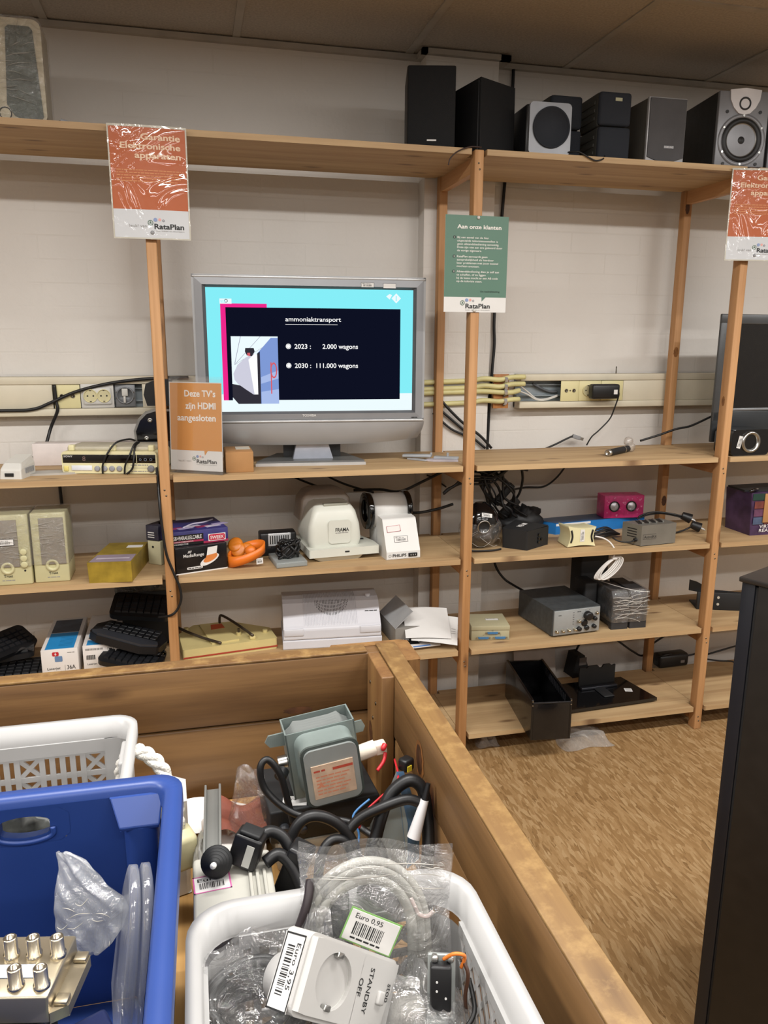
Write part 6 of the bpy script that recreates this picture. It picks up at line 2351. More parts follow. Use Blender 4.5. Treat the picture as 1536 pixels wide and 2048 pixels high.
G().box((-W + .02, -D + .02, 0), (-.02, -.02, .004), BKT).build('bottom', t)
G().box((-.020, -.115, H - .105), (-.006, -.055, H - .012), BKT, .003).build('handle_plate', t)
ROPE = mat('white_rope', 'd9d5cd', .7, var=.18, vs=120, bump=.5, bs=220)
g = G()
c = [(-.012, -.085, H - .085), (-.022, -.075, H - .050), (-.014, -.080, H - .022), (.004, -.085, H - .014), (.030, -.10, H - .030), (.046, -.115, H - .065), (.052, -.13, H - .10), (.048, -.14, H - .15)]
for k in range(3):
    S = smooth_path(c, 14)
    Q = []
    for i, p in enumerate(S):
        a = i * .32 + k * 2.094
        Q.append(p + Vector((.0035 * math.cos(a), .0035 * math.sin(a), .0035 * math.sin(a + 1))))
    g.tube(Q, .0056, ROPE, 8, 1)
g.build('rope_handle', t)

# white tray behind the basket corner
o = G().prism([(0, .02), (.03, .07), (.058, .05), (.060, -.005), (.012, -.02)], 0, .142, WHITE).build('white_box', None, (-.982, -1.470, BF + .002), bev=.006)
tag(o, 'white plastic box corner between the rope handle and the blue crate', 'box')

# ---------------------------------------------------------------- blue crate
BLUE = mat('blue_crate_plastic', '27407f', .38, var=.03)
W, D, H = .46, .385, .275
t = thing('blue_crate', 'blue plastic crate with a hand hole, in front of the white basket', 'crate', (-.919, -1.625, BF + .001), -1.0)
P = roundrect(-W, -D, 0, 0, .030)
Pi = roundrect(-W + .017, -D + .016, -.017, -.016, .020)
Pb = roundrect(-W + .035, -D + .030, -.032, -.030, .022)
n = len(P)
g = G()
V = ([(x, y_, H - .022) for x, y_ in P] + [(x, y_, H - .003) for x, y_ in P] + [(x * .999 - .0005, y_ * .996 - .001, H) for x, y_ in P] + [(x, y_, H) for x, y_ in Pi] + [(x, y_, H - .005) for x, y_ in roundrect(-W + .020, -D + .019, -.020, -.019, .018)] + [(x, y_, H - .020) for x, y_ in roundrect(-W + .024, -D + .021, -.0225, -.021, .018)])
g.add(V, [(r_ * n + k, r_ * n + (k + 1) % n, (r_ + 1) * n + (k + 1) % n, (r_ + 1) * n + k) for r_ in range(5) for k in range(n)], BLUE, True)
g.build('rim', t)


def crate_wall(g, hole=None):
    pass


# back wall with the oval hand hole, built as a strip with an opening
g = G()
hx, hz, hw, hh = -.166, H - .033, .025, .0125
yw = -.022
zt_, zb_ = H - .010, .004
xl, xr = -W + .028, -.026
m_ = 24
ring = [(hx + hw * max(-1, min(1, 1.25 * math.cos(2 * math.pi * k / m_))), hz + hh * math.sin(2 * math.pi * k / m_)) for k in range(m_)]
outer = []
for k in range(m_):
    a = 2 * math.pi * k / m_
    dx, dz = math.cos(a), math.sin(a)
    s_ = min((.045) / max(1e-6, abs(dx)), (.020) / max(1e-6, abs(dz)))
    outer.append((hx + dx * s_, hz + dz * s_))
V = [(x, yw, z) for x, z in ring] + [(x, yw, z) for x, z in outer] + [(x, yw + .010, z) for x, z in ring]
g.add(V, [(k, (k + 1) % m_, m_ + (k + 1) % m_, m_ + k) for k in range(m_)], BLUE, False)
g.add(V, [(k, (k + 1) % m_, 2 * m_ + (k + 1) % m_, 2 * m_ + k) for k in range(m_)], BLUE, True)
hx0, hx1, hz0, hz1 = hx - .045, hx + .045, hz - .020, hz + .020
for a in ((xl, zb_, hx0 + .004, zt_), (hx1 - .004, zb_, xr, zt_), (hx0 + .004, zb_, hx1 - .004, hz0 + .003), (hx0 + .004, hz1 - .003, hx1 - .004, zt_)):
    g.rect(*a, BLUE, yw + .0006)
g.tube([(hx + (hw + .003) * max(-1, min(1, 1.25 * math.cos(-2 * math.pi * k / 24))), yw - .001, hz - .002 + (hh + .003) * math.sin(-2 * math.pi * k / 24)) for k in range(0, 13)], .003, BLUE, 6, 2)
g.build('back_wall', t, fix=False)
g = G()
g.add([(-.0225, -.03, H - .018), (-.0225, -D + .03, H - .018), (-.030, -D + .03, .004), (-.030, -.03, .004)], [(0, 1, 2, 3)], BLUE)
g.add([(-.010, -.03, H - .02), (-.010, -D + .03, H - .02), (-.022, -D + .03, 0), (-.022, -.03, 0)], [(3, 2, 1, 0)], BLUE)
k0 = [(-.0225 - .0 * a, 0) for a in range(2)]
g.build('right_wall', t, fix=False)
g = G()
g.add([(-W + .024, -.03, H - .018), (-W + .024, -D + .03, H - .018), (-W + .034, -D + .03, .004), (-W + .034, -.03, .004)], [(3, 2, 1, 0)], BLUE)
g.build('left_wall', t, fix=False)
g = G()
g.add([(-.026, -D + .022, H - .018), (-W + .028, -D + .022, H - .018), (-W + .028, -D + .026, .004), (-.026, -D + .026, .004)], [(0, 1, 2, 3)], BLUE)
g.build('front_wall', t, fix=False)
G().box((-W + .03, -D + .025, 0), (-.026, -.022, .004), BLUE).build('bottom', t)
# stacking corner: bracket and half-round column inside the back right corner
g = G()
g.loft([[(-.078, -.020, H - .010), (-.0215, -.020, H - .010), (-.0215, -.024, H - .010), (-.078, -.024, H - .010)],
        [(-.068, -.020, H - .036), (-.0255, -.020, H - .036), (-.0255, -.043, H - .036), (-.068, -.043, H - .036)],
        [(-.067, -.020, H - .040), (-.0265, -.020, H - .040), (-.0265, -.041, H - .040), (-.067, -.041, H - .040)]], BLUE, False)
g.build('stacking_bracket', t, bev=.003)
G().cyl((-.046, -.024, .004), (-.046, -.024, H - .038), .019, BLUE, n=28).build('corner_column', t)

# splitter with screw connectors
t = thing('aerial_splitter', 'nickel aerial splitter box with screw connectors, lying in the blue crate', 'splitter', (-1.141, -1.862, .974), -12)
SPM = mat('splitter_metal', 'b5aa94', .32, .85)
G().box((0, 0, 0), (.120, .066, .026), SPM, .002).build('body', t)
G().prism([(.120, .0), (.133, .008), (.133, .060), (.120, .066)], .0, .010, SPM).build('side_flange', t, bev=.001)
G().prism([(.004, .019), (.104, .019), (.098, .033), (.004, .033)], .0262, .0268, mat('pale_blue_label', 'a9b0c0', .4)).build('blue_label', t)
for x, y_ in ((.113, .043), (.093, .043), (.074, .043), (.055, .043), (.112, .0105), (.0915, .0105), (.070, .0105)):
    g = G().lathe([(.0066, 0), (.0066, .003), (.0055, .0035), (.0055, .018), (.0049, .0185), (.0030, .0185), (.0028, .014), (0, .014)], NICKEL, 22, (x, y_, .026), (0, 0, 1))
    g.build('connector', t)
for y_ in (.012, .056):
    G().box((.121, y_ - .005, .010), (.132, y_ + .005, .014), SPM, .001).build('mounting_ear', t)
t = thing('keypad', 'dark blue keypad with dull green keys, lying below the splitter in the blue crate', 'keypad', (-.992, -1.918, .932), 25, rx=6)
G().box((-.04, -.06, 0), (.03, .05, .022), mat('dark_blue_plastic', '14204a', .4), .004).build('shell', t)
for i in range(3):
    for j in range(5):
        G().box((-.032 + i * .019, -.052 + j * .018, .022), (-.020 + i * .019, -.041 + j * .018, .027), mat('dull_green_key', '5e6c6a', .5), .002).build('key', t)
o = G().box((-.05, -.03, 0), (.05, .03, .02), BLACK, .004).build('black_module', None, (-1.085, -1.865, .935), rz=5)
tag(o, 'black module under the splitter in the blue crate', 'module')
# the pile the crate is filled with
t = thing('crate_filling', 'dark clutter of parts filling the blue crate under the splitter', 'clutter', (-1.15, -1.83, BF + .008))
rr = random.Random(2)
for k in range(10):
    x, y_ = rr.uniform(-.16, .13), rr.uniform(-.13, .06)
    s_ = rr.uniform(.02, .04)
    G().at((x, y_, .03 + .012 * k), rz=rr.uniform(0, 90)).box((-s_, -s_ * .8, -.03), (s_, s_ * .8, .03), rr.choice((BLACK, GREY, BLACKM, mat('dark_blue_plastic', '14204a', .4))), .004).build('loose_part', t)
tag(t, 'dark clutter of parts filling the blue crate under the splitter', 'clutter', None, 'stuff')


def sheetbag(name, parent, fn, m, nu=26, nv=22):
    return G().grid(fn, nu, nv, m, True).build(name, parent)


# clear bag and two clear blister discs
t = thing('plastic_bag', 'crumpled clear plastic bag standing in the blue crate beside the splitter', 'bag', (-1.011, -1.757, .920), -13.7, rx=-12.5)
LX = [(0, -30, 12), (.12, -66, 40), (.28, -74, 62), (.45, -76, 72), (.58, -74, 60), (.68, -72, 30), (.82, -68, 8), (.93, -70, -14), (1, -73, -44)]


def outline(v):
    for (a, l0, r0), (b, l1, r1) in zip(LX[:-1], LX[1:]):
        if v <= b:
            f_ = (v - a) / (b - a)
            return (l0 + (l1 - l0) * f_) / 2037, (r0 + (r1 - r0) * f_) / 2037
    return LX[-1][1] / 2037, LX[-1][2] / 2037


for s_, dep in ((0, -.008), (1, .012)):
    def fb(u, v, s_=s_, dep=dep):
        l_, r_ = outline(v)
        puff = math.sin(math.pi * u) * math.sin(math.pi * min(1, v * .9 + .1))
        c_ = .0022 * math.sin(u * 15 + v * 9 + s_ * 2) * math.sin(v * 17 + u * 6) + .0035 * abs(math.sin(u * 5.5 + v * 4 + s_))
        return (l_ + (r_ - l_) * u, dep * puff + c_, .101 * v)
    sheetbag('film_side', t, fb, film('milky_bag' + str(s_), base=.10, edge=.6, rough=.15, bump=.9, bs=34, milk=.22, milkcol=(.85, .87, .88)), 36, 40)
creases(t, -.030, .022, .015, .065, -.011, 8, 31, .0004)
BLI = film('blister_plastic', tint=(.92, .93, .95), base=.10, edge=.6, rough=.08, bump=.15, milk=.16, milkcol=(.7, .72, .78))
for k, (x, l) in enumerate(((-.988, 'left clear blister shell standing on edge in the blue crate'), (-.971, 'right clear blister shell standing against the side of the blue crate'))):
    g = G()
    prof = []
    for j in range(15):
        a = math.pi * j / 14
        prof.append((-.055 * math.cos(a), .165 * math.sin(a) ** .55))
    loops = []
    for dx, s_ in ((-.0055, .94), (-.004, 1), (.003, 1), (.0055, .93)):
        loops.append([(dx, a * s_, b * s_) for a, b in prof])
    g.loft(loops, BLI, True, True)
    tag(g.build('blister_shell', None, (x, -1.775, .855), rz=7, ry=9 - 2 * k), l, 'packaging', 'clear blister shells')
# dark cable coil seen through the hand hole
o = G().loft(lumpy(0, 0, .050, .060, .017, .050, 14, .12), mat('mixed_dark_film', '4c4d4a', .35, var=.5, vs=60), True).build('foil_bundle', None, (-1.10, -1.607, .905))
tag(o, 'grey foil bundle behind the blue crate, seen through the hand hole of the blue crate', 'bundle')
o = G().box((-.07, -.016, 0), (.07, .016, .145), mat('grey_carton', '8d8a83', .6), .004).build('carton', None, (-1.10, -1.607, BF + .0005))
tag(o, 'grey carton between blue crate and white basket, under the foil bundle', 'box')

# ---------------------------------------------------------------- loose things on the bin floor
MAG = mat('zinc_plated_steel', '808b88', .35, .35, var=.12, vs=20)
MAG2 = mat('dull_zinc_plate', 'a0a5a3', .3, .45)
t = thing('power_supply', 'flat black power supply under the grey magnetron in the bin', 'power supply', (-.810, -1.462, .802), 4)
G().box((0, 0, 0), (.164, .12, .052), BLACKM, .003).build('case', t)
G().lathe([(.008, 0), (.008, -.010), (.005, -.011), (0, -.008)], mat('dark_grey_plug', '33353a', .4), 18, (.020, 0, .024), (0, 1, 0)).build('dc_socket', t)
G().lathe([(.006, 0), (.006, -.003), (0, -.003)], mat('dark_grey_plug', '33353a', .4), 14, (.048, 0, .016), (0, 1, 0)).build('jack', t)
g = G()
g.T = TM((.020, .012, .0525), rx=-90, rz=-14)
g.box((0, 0, 0), (.035, .0006, .024), PAPER)
g.text('Euro', .004, .013, .006, INK, y=-.0003)
g.build('price_sticker', t)
o = G().box((0, 0, 0), (.15, .12, .044), mat('pale_grey_box', 'b0aa9c', .6), .003).build('flat_box', None, (-.80, -1.46, BF + .0015), rz=4)
tag(o, 'flat pale box under the black power supply in the bin', 'box')

t = thing('magnetron', 'grey metal magnetron with cooling fins and orange label in the bin corner', 'magnetron', (-.772, -1.448, .861), 2, rx=-2, ry=-7)
# fin housing: open rectangular sleeve
w_, d_, h_ = .102, .052, .102
for a, b in (((0, 0, .0), (w_, .0022, h_)), ((0, d_, 0), (w_, d_ + .0022, h_)), ((0, 0, 0), (.0022, d_, h_)), ((w_ - .0022, 0, 0), (w_, d_, h_))):
    G().box(a, b, MAG).build('sleeve_plate', t)
for k in range(6):
    y_ = .007 + k * .0075
    g = G()
    pr = [(.003, h_ - .016), (.012, h_ - .010), (.018, h_ - .003), (.030, h_ - .005), (.072, h_ - .005), (.084, h_ - .003), (.090, h_ - .010), (.099, h_ - .016)]
    for p0, p1 in zip(pr[:-1], pr[1:]):
        g.add([(p0[0], y_, p0[1] - .05), (p1[0], y_, p1[1] - .05), (p1[0], y_ + .001, p1[1]), (p0[0], y_ + .001, p0[1])], [(0, 1, 2, 3)], mat('fin_aluminium', 'b5bab8', .45))
    g.build('cooling_fin', t)
loops = [[(x, -.0005, z) for x, z in roundrect(.010, .002, .094, .099, .018)], [(x, -.012, z) for x, z in roundrect(.014, .004, .094, .096, .018)],
         [(x, -.034, z) for x, z in roundrect(.014, .004, .096, .094, .014)]]
G().loft(loops, MAG, True).build('filament_box', t)
G().prism(roundrect(.013, .003, .097, .095, .014), -.038, -.0335, mat('dark_seam', '3f4643', .5), 'xz').build('lid_seam', t)
G().prism(roundrect(.017, .007, .093, .091, .012), -.042, -.0370, MAG2, 'xz').build('box_lid', t, bev=.002)
g = G()
OL = mat('faded_orange_label', 'b59a83', .6, var=.2, vs=50)
OI = mat('faded_orange_ink', 'b9765a', .6)
RI = mat('red_label_ink', 'a5402f', .6)
g.box((.025, -.0435, .018), (.085, -.0421, .068), OL)
g.rect(.055, .057, .084, .061, RI, -.0437)
g.text('~', .028, .0585, .004, RI, w=.018, y=-.0438)
for r_ in range(6):
    g.text('~', .030, .050 - r_ * .0052, .0028, OI, w=.048 - .004 * (r_ % 3), y=-.0438)
g.add([(.032, -.0439, .036), (.040, -.0439, .036), (.036, -.0439, .044)], [(0, 1, 2)], OI)
g.build('warning_label', t)
G().prism([(-.022, .080), (0, .078), (0, .098), (-.022, .098), (-.028, .089)], .018, .021, MAG, 'xz').build('mounting_ear', t)
G().prism([(w_, .070), (w_ + .014, .070), (w_ + .018, .078), (w_ + .014, .088), (w_, .088)], .018, .021, MAG, 'xz').build('mounting_ear', t)
G().cyl((-.001, .02, .052), (-.014, .02, .052), .010, STEEL).build('antenna_cap', t)
G().cyl((-.010, .0, .05), (-.016, -.01, .047), .009, BLACK).build('rubber_bush', t)
CER = mat('ceramic_white', 'd6cbbb', .5)
G().cyl((.096, -.015, .055), (.124, -.015, .058), .0115, CER).build('insulator', t)
G().box((.122, -.024, .048), (.140, -.008, .066), CER, .003).build('terminal_block', t)
RED = mat('red_wire_insulation', 'b8232c', .4)
G().tube([(.135, -.024, .060), (.133, -.030, .062), (.137, -.026, .065)], .004, RED, 8).build('red_terminal', t)
G().tube([(.136, -.026, .052), (.130, -.034, .044), (.118, -.040, .036)], .0028, RED, 8).build('red_wire', t)

for pts, r_, l in (
        ([(-.779, -1.478, .845), (-.784, -1.472, .870), (-.794, -1.468, .915), (-.811, -1.465, .940), (-.822, -1.47, .930), (-.815, -1.475, .898), (-.78, -1.49, .868), (-.735, -1.505, .862), (-.70, -1.52, .858), (-.668, -1.56, .84)], .0050, 'thin black cord looped in front of the magnetron'),
        ([(-.786, -1.60, .82), (-.790, -1.585, .853), (-.792, -1.575, .888), (-.777, -1.57, .910), (-.7545, -1.57, .912), (-.7285, -1.572, .895), (-.712, -1.58, .868), (-.708, -1.60, .83)], .0075, 'thick black cable loop behind the bag of grey cable'),
        ([(-.765, -1.61, .83), (-.758, -1.595, .87), (-.742, -1.585, .885), (-.722, -1.585, .875), (-.715, -1.60, .84)], .0065, 'inner black cable loop behind the bag of grey cable'),
        ([(-.690, -1.585, .845), (-.681, -1.575, .876), (-.668, -1.565, .908), (-.654, -1.56, .928), (-.632, -1.56, .940), (-.616, -1.565, .928), (-.612, -1.575, .895), (-.614, -1.59, .865), (-.622, -1.61, .83)], .0085, 'thick black cable arching beside the right wall of the bin'),
        ([(-.728, -1.575, .875), (-.705, -1.57, .898), (-.675, -1.575, .915), (-.640, -1.575, .922), (-.619, -1.58, .915)], .0070, 'black cable lying across the blue card in the bin'),
):
    if pts[0][2] < .87 and r_ > .006:
        pts = [(pts[0][0], pts[0][1] - .004, BF + r_ + .003)] + pts
    if pts[-1][2] < .87:
        pts = pts + [(pts[-1][0], pts[-1][1] - .004, BF + r_ + .003)]
    tag(G().tube(pts, r_, CABLE, 10).build('cable'), l, 'cable')
for pts, c_, l in (([(-.70, -1.555, .875), (-.69, -1.55, .895), (-.67, -1.548, .912), (-.645, -1.546, .932), (-.632, -1.48, .925)], RED, 'thin red wire running up beside the blue card in the bin'),
                   ([(-.71, -1.57, .84), (-.70, -1.555, .865), (-.705, -1.54, .885), (-.68, -1.53, .90)], mat('blue_wire', '3a6fa3', .4), 'thin blue wire curling beside the thick black loop in the bin'),
                   ([(-.607, -1.545, .925), (-.604, -1.56, .90), (-.606, -1.575, .87)], RED, 'short red wire along the thick black cable at the bin wall')):
    tag(G().tube(pts, .0016, c_, 6).build('thin_wire'), l, 'wire')
t = thing('wire_connector', 'small black connector with a yellow patch near the blue card in the bin', 'connector', (-.624, -1.51, .925), 30)
G().box((-.008, -.008, 0), (.010, .008, .018), BLACK, .003).build('shell', t)
G().box((-.005, -.0095, .002), (.003, -.0075, .010), mat('yellow_patch', 'c9b52f', .5)).build('yellow_patch', t)

# blue and grey folded card
t = thing('folded_card', 'light blue and grey folded card standing against the right wall of the bin', 'card', (-.650, -1.535, .790), 0)
CB1, CB2 = mat('light_blue_card', '6f9fcf', .5), mat('grey_card', '98a3a3', .55, var=.1)
G().add([(-.045, 0, 0), (.022, -.004, 0), (.022, -.004, .07), (.006, 0, .150), (-.002, 0, .130), (-.030, 0, .075)], [(0, 1, 2, 3, 4, 5)], CB2).build('grey_face', t)
G().add([(.022, -.0045, 0), (.044, .012, 0), (.044, .012, .068), (.018, .006, .145), (.006, -.0005, .150)], [(0, 1, 2, 3, 4)], CB1).build('blue_face', t)
t = thing('test_probe', 'white and black test probe lying beside the thick cable in the bin', 'probe', (-.636, -1.595, .878), 0)
G().cyl((0, 0, 0), (.018, .012, .045), .009, mat('white_probe', 'd2d0d0', .35), .0055).build('handle', t)
G().cyl((.018, .012, .045), (.024, .016, .066), .0045, BLACK, .003).build('tip', t)
# grey metal rail
t = thing('metal_rail', 'grey aluminium rail leaning across the bin beside the blue crate', 'rail', (-.9035, -1.628, .897), -2, rx=-86)
RL = mat('grey_aluminium', '8e8f8c', .4, .6)
G().box((0, 0, 0), (.022, .003, .16), RL, .001).build('web', t)
G().box((0, -.008, 0), (.003, 0, .16), RL, .001).build('flange', t)
G().box((.019, -.008, 0), (.022, 0, .16), RL, .001).build('flange', t)
# papers
t = thing('paper_sheet', 'white paper sheet lying on the bin floor under the far wall', 'paper', (-.955, -1.352, BF + .008), -12)
G().grid(lambda u, v: (.17 * u, .085 * v, .010 * math.sin(u * 5 + v) * v + .012 * u * (1 - u) * 3), 16, 8, PAPER).build('sheet', t)
o = G().grid(lambda u, v: (.11 * (u - .5) * (1 - .5 * abs(v - .5)), .085 * (v - .5), .014 + .010 * math.sin(u * 7 + v * 2) + .006 * math.sin(v * 9)), 20, 12, mat('russet_brown_cloth', '7c4232', .75, var=.2, vs=30), True).build('brown_cloth', None, (-.842, -1.392, .793), rz=-10)
tag(o, 'russet brown rag lying between the rail and the black power supply', 'rag')
o = G().box((-.055, -.05, 0), (.030, .045, .036), CARDW, .004).build('white_carton', None, (-.848, -1.395, BF + .0005), rz=5)
tag(o, 'white carton lying under the brown rag in the bin', 'box')
t = thing('white_plug', 'cream mains plug block beside the blue crate in the bin', 'plug', (-.938, -1.515, .830), 20)
G().box((-.025, -.02, 0), (.025, .02, .05), CREAM, .008).build('body', t)
t = thing('film_roll', 'grey striped film bundle squeezed between blue crate and rail', 'bundle', (-.903, -1.535, .757), 0)
G().loft(lumpy(.0, 0, .06, .014, .05, .06, 3, .08), mat('grey_striped_film', '9b9890', .4, var=.4, vs=70), True).build('bundle', t)

# white box with the pink-edged label and the plugs on it
t = thing('white_device', 'white device box with a pink-edged price label between crate and basket', 'device', (-.914, -1.742, .757), 0)
G().box((0, 0, 0), (.090, .130, .150), mat('offwhite_device', 'aeaca3', .45), .004).build('shell', t)
sticker(t, TM((.001, .066, .1505), rx=-90, rz=4), .042, .028, mat('pink_border', 'c05a94', .5), head='Euro', label='pink edged bar code label')
g = G()
for k in range(3):
    g.box((.062 + k * .008, .03, .150), (.066 + k * .008, .09, .154), mat('offwhite_device', 'aeaca3', .45), .001)
g.build('ribs', t)
t = thing('rubber_foot_plug', 'ribbed black rubber cone plug lying on the white device box', 'plug', (-.8868, -1.648, .925), 0)
g = G()
pr = []
for k in range(6):
    r_ = .018 - k * .0027
    pr += [(r_, -k * .005), (r_, -k * .005 - .0035), (r_ - .0025, -k * .005 - .0042)]
g.lathe([(0, .006), (.016, .006)] + pr + [(0, pr[-1][1])], BLACKM, 30, (0, 0, 0), (.15, 1, -.55))
g.build('cone', t)
G().lathe([(.0, -.034), (.0035, -.033), (.0035, -.026)], PAPER, 14, (0, 0, 0), (.15, 1, -.55)).build('tip', t)
t = thing('mains_adapter', 'small black adapter with a white label strip beside the rubber cone plug', 'adapter', (-.856, -1.640, .912), -24, rx=-10, ry=16)
G().box((-.018, -.014, 0), (.016, .014, .038), BLACK, .003).build('body', t)
G().box((.0, -.0148, .004), (.009, -.0136, .030), mat('pale_label_strip', 'bfbfb7', .5)).build('label_strip', t)
G().box((-.014, -.012, .038), (.011, .011, .043), BLACKM, .002).build('cap', t)
for k, (pts, l) in enumerate((([(-.836, -1.63, .935), (-.822, -1.625, .938), (-.805, -1.63, .925), (-.790, -1.65, .885)], 'upper short black cable beside the small black adapter'),
                              ([(-.832, -1.65, .915), (-.815, -1.645, .920), (-.80, -1.655, .905), (-.785, -1.68, .87)], 'lower short black cable beside the small black adapter'))):
    tag(G().tube(pts, .0075, CABLE, 8).build('cable'), l, 'cable')
t = thing('cable_plug', 'black angled plug on the short cables left of the bag', 'plug', (-.800, -1.640, .885), -30, ry=20)
G().box((-.014, -.014, -.03), (.014, .014, .045), BLACK, .004).build('body', t)
o = G().box((0, 0, 0), (.075, .12, .108), mat('grey_scrap_plastic', '5a5955', .5), .004).build('grey_housing', None, (-.820, -1.740, BF + .0005), rz=0)
tag(o, 'dark grey plastic housing on the bin floor below the black plugs', 'housing')
crumple('film_scrap', 'scrap of clear film on the bin floor beside the black power supply', (-.832, -1.40, .802), .07, .06, .10, 12, WRAP)

# ---------------------------------------------------------------- front white basket
W, D, H = .278, .33, .225
t = thing('white_basket', 'white plastic basket of cables in the right front corner of the bin', 'basket', (-.640, -1.785, BF + .001), 0)
P = roundrect(-W, -D, 0, 0, .045)
Pi = roundrect(-W + .012, -D + .012, -.012, -.012, .036)
n = len(P)
g = G()
V = [(x, y_, H) for x, y_ in P] + [(x, y_, H) for x, y_ in Pi] + [(x, y_, H - .020) for x, y_ in P] + [(x * .985 - .002, y_ * .985 - .003, H - .027) for x, y_ in Pi] + [(x * .975 - .0035, y_ * .975 - .004, H - .029) for x, y_ in Pi]
g.add(V, [(k, (k + 1) % n, n + (k + 1) % n, n + k) for k in range(n)] + [(2 * n + k, 2 * n + (k + 1) % n, (k + 1) % n, k) for k in range(n)] +
      [(n + k, n + (k + 1) % n, 3 * n + (k + 1) % n, 3 * n + k) for k in range(n)] + [(3 * n + k, 3 * n + (k + 1) % n, 4 * n + (k + 1) % n, 4 * n + k) for k in range(n)], BKT, True)
g.build('rim', t)
g = G()
for s_ in (-.055,):
    pass


def wall_lattice(x0, x1, z0, z1, name, T, cross=False):
    g = G()
    g.T = T
    if cross:
        nx, nz = round((x1 - x0) / .020), round((z1 - z0) / .036)
        for i in range(-nz, nx + 1):
            for sg in (1, -1):
                a = x0 + (x1 - x0) * i / nx
                b = a + (x1 - x0) / nx * nz
                p0, p1 = (a, z0 if sg > 0 else z1), (b, z1 if sg > 0 else z0)
                if p0[0] < x0:
                    f_ = (x0 - p0[0]) / (p1[0] - p0[0])
                    p0 = (x0, p0[1] + (p1[1] - p0[1]) * f_)
                if p1[0] > x1:
                    f_ = (x1 - p0[0]) / (p1[0] - p0[0])
                    p1 = (x1, p0[1] + (p1[1] - p0[1]) * f_)
                if p1[0] - p0[0] > .004:
                    bar(g, p0, p1, .0045, -.0015 + .0004 * sg, .0015 + .0004 * sg, BKT)
    else:
        lattice(g, x0, x1, z0, z1, BKT, -.0015, .0015, .017, .040)
    bar(g, (x0, z0 - .01), (x1, z0 - .01), .022, -.0024, .0024, BKT)
    bar(g, (x0, z1 + .006), (x1, z1 + .006), .012, -.0024, .0024, BKT)
    return g.build(name, t)


wall_lattice(-W + .048, -.048, .02, H - .040, 'back_wall', TM((0, -.016, 0)))
wall_lattice(-W + .048, -.048, .02, H - .040, 'front_wall', TM((0, -D + .016, 0)))
wall_lattice(-D + .048, -.048, .02, H - .040, 'side_wall', TM((-.016, 0, 0), rz=90), True)
wall_lattice(-D + .048, -.048, .02, H - .040, 'side_wall', TM((-W + .016, 0, 0), rz=90), False)
for sx_, sy_ in ((1, 1), (1, -1), (-1, 1), (-1, -1)):
    g = G()
    cx_ = -.050 if sx_ > 0 else -W + .050
    cy_ = -.050 if sy_ > 0 else -D + .050
    for k in range(6):
        a0, a1 = R(90 * k / 6), R(90 * (k + 1) / 6)
        p0 = (cx_ + sx_ * .034 * math.sin(a0), cy_ + sy_ * .034 * math.cos(a0))
        p1 = (cx_ + sx_ * .034 * math.sin(a1), cy_ + sy_ * .034 * math.cos(a1))
        g.add([(p0[0], p0[1], 0), (p1[0], p1[1], 0), (p1[0], p1[1], H - .038), (p0[0], p0[1], H - .038)], [(0, 1, 2, 3)], BKT, True)
    g.build('corner_wall', t)
G().box((-W + .02, -D + .02, 0), (-.02, -.02, .004), BKT).build('bottom', t)

# things in the front basket
t = thing('cable_bag', 'clear bag with a coiled grey cable and a green-edged price label', 'bag', (-.7445, -1.832, .900), -13.7, rx=-10)
GC = mat('grey_cable_sheath', '9c9b94', .45)
g = G()
for k, r_ in enumerate((.0585, .0535, .046)):
    pts = [(-.008 - r_ * .96, .006 + .004 * k, -.02), (-.008 - r_ * 1.0, .004 + .004 * k, .02)]
    for j in range(15):
        a = R(178 - 176 * j / 14)
        pts.append((-.008 + r_ * math.cos(a), .006 * math.sin(a * 2) - .003 * k + .006, .050 + (r_ + .008) * math.sin(a)))
    pts += [(-.008 + r_ * 1.02, .006, .015), (-.008 + r_ * .9, .008, -.03)]
    g.tube(pts, .0056, GC, 10, 3)
g.build('grey_cable', t)
g = G().tube([(.036, -.006, .088), (.040, -.008, .080), (.044, -.008, .073), (.052, -.006, .070), (.058, -.004, .074)], .0020, mat('pale_tie', 'c9b9b4', .5), 6)
g.build('cable_tie', t)
GPL = mat('grey_plug_body', 'a9a59d', .45)
G().box((.020, -.004, -.055), (.046, .014, -.018), GPL, .005).build('grey_plug', t)
for k in range(3):
    G().box((.024, -.002, -.018 + k * .007), (.042, .012, -.014 + k * .007), GPL, .002).build('strain_relief', t)
G().box((-.042, .004, .040), (-.024, .014, .086), mat('dark_grey_connector', '6b6c6e', .5), .004).build('dark_connector', t)
G().at((.005, .010, .078), ry=30).box((-.022, 0, -.008), (.022, .010, .008), mat('dark_grey_connector', '6b6c6e', .5), .003).build('dark_connector', t)
for s_ in (0, 1):
    def fb2(u, v, s_=s_):
        x = -.071 + .145 * u + .004 * math.sin(v * 7 + s_) * (u - .5) + .004 * v * (u - .5)
        puff = math.sin(math.pi * u) * math.sin(math.pi * min(1, v * 1.0)) * .016
        c_ = .0030 * math.sin(u * 17 + v * 6 + s_ * 2) * math.sin(v * 13 + u * 5) + .0025 * abs(math.sin(u * 6 + v * 9))
        return (x, (-puff - .004 if s_ == 0 else puff * .6 + .016) + c_, -.02 + .152 * v - .004 * math.sin(u * 9) * v)
    sheetbag('bag_side', t, fb2, BAG, 40, 40)
creases(t, -.060, .068, .100, .124, -.010, 9, 17, .0004)
LBG = mat('green_label_edge', '7fae62', .5)
g = G()
g.T = TM((-.030, -.0235, .060), ry=22)
g.box((-.0015, 0, -.0015), (.0495, .0005, .0315), LBG)
g.box((0, -.0006, 0), (.048, 0, .030), PAPER)
g.text('Euro 0,95', .005, .023, .005, INK, w=.027, y=-.0009, bold=.01)
x = .007
rr = random.Random(6)
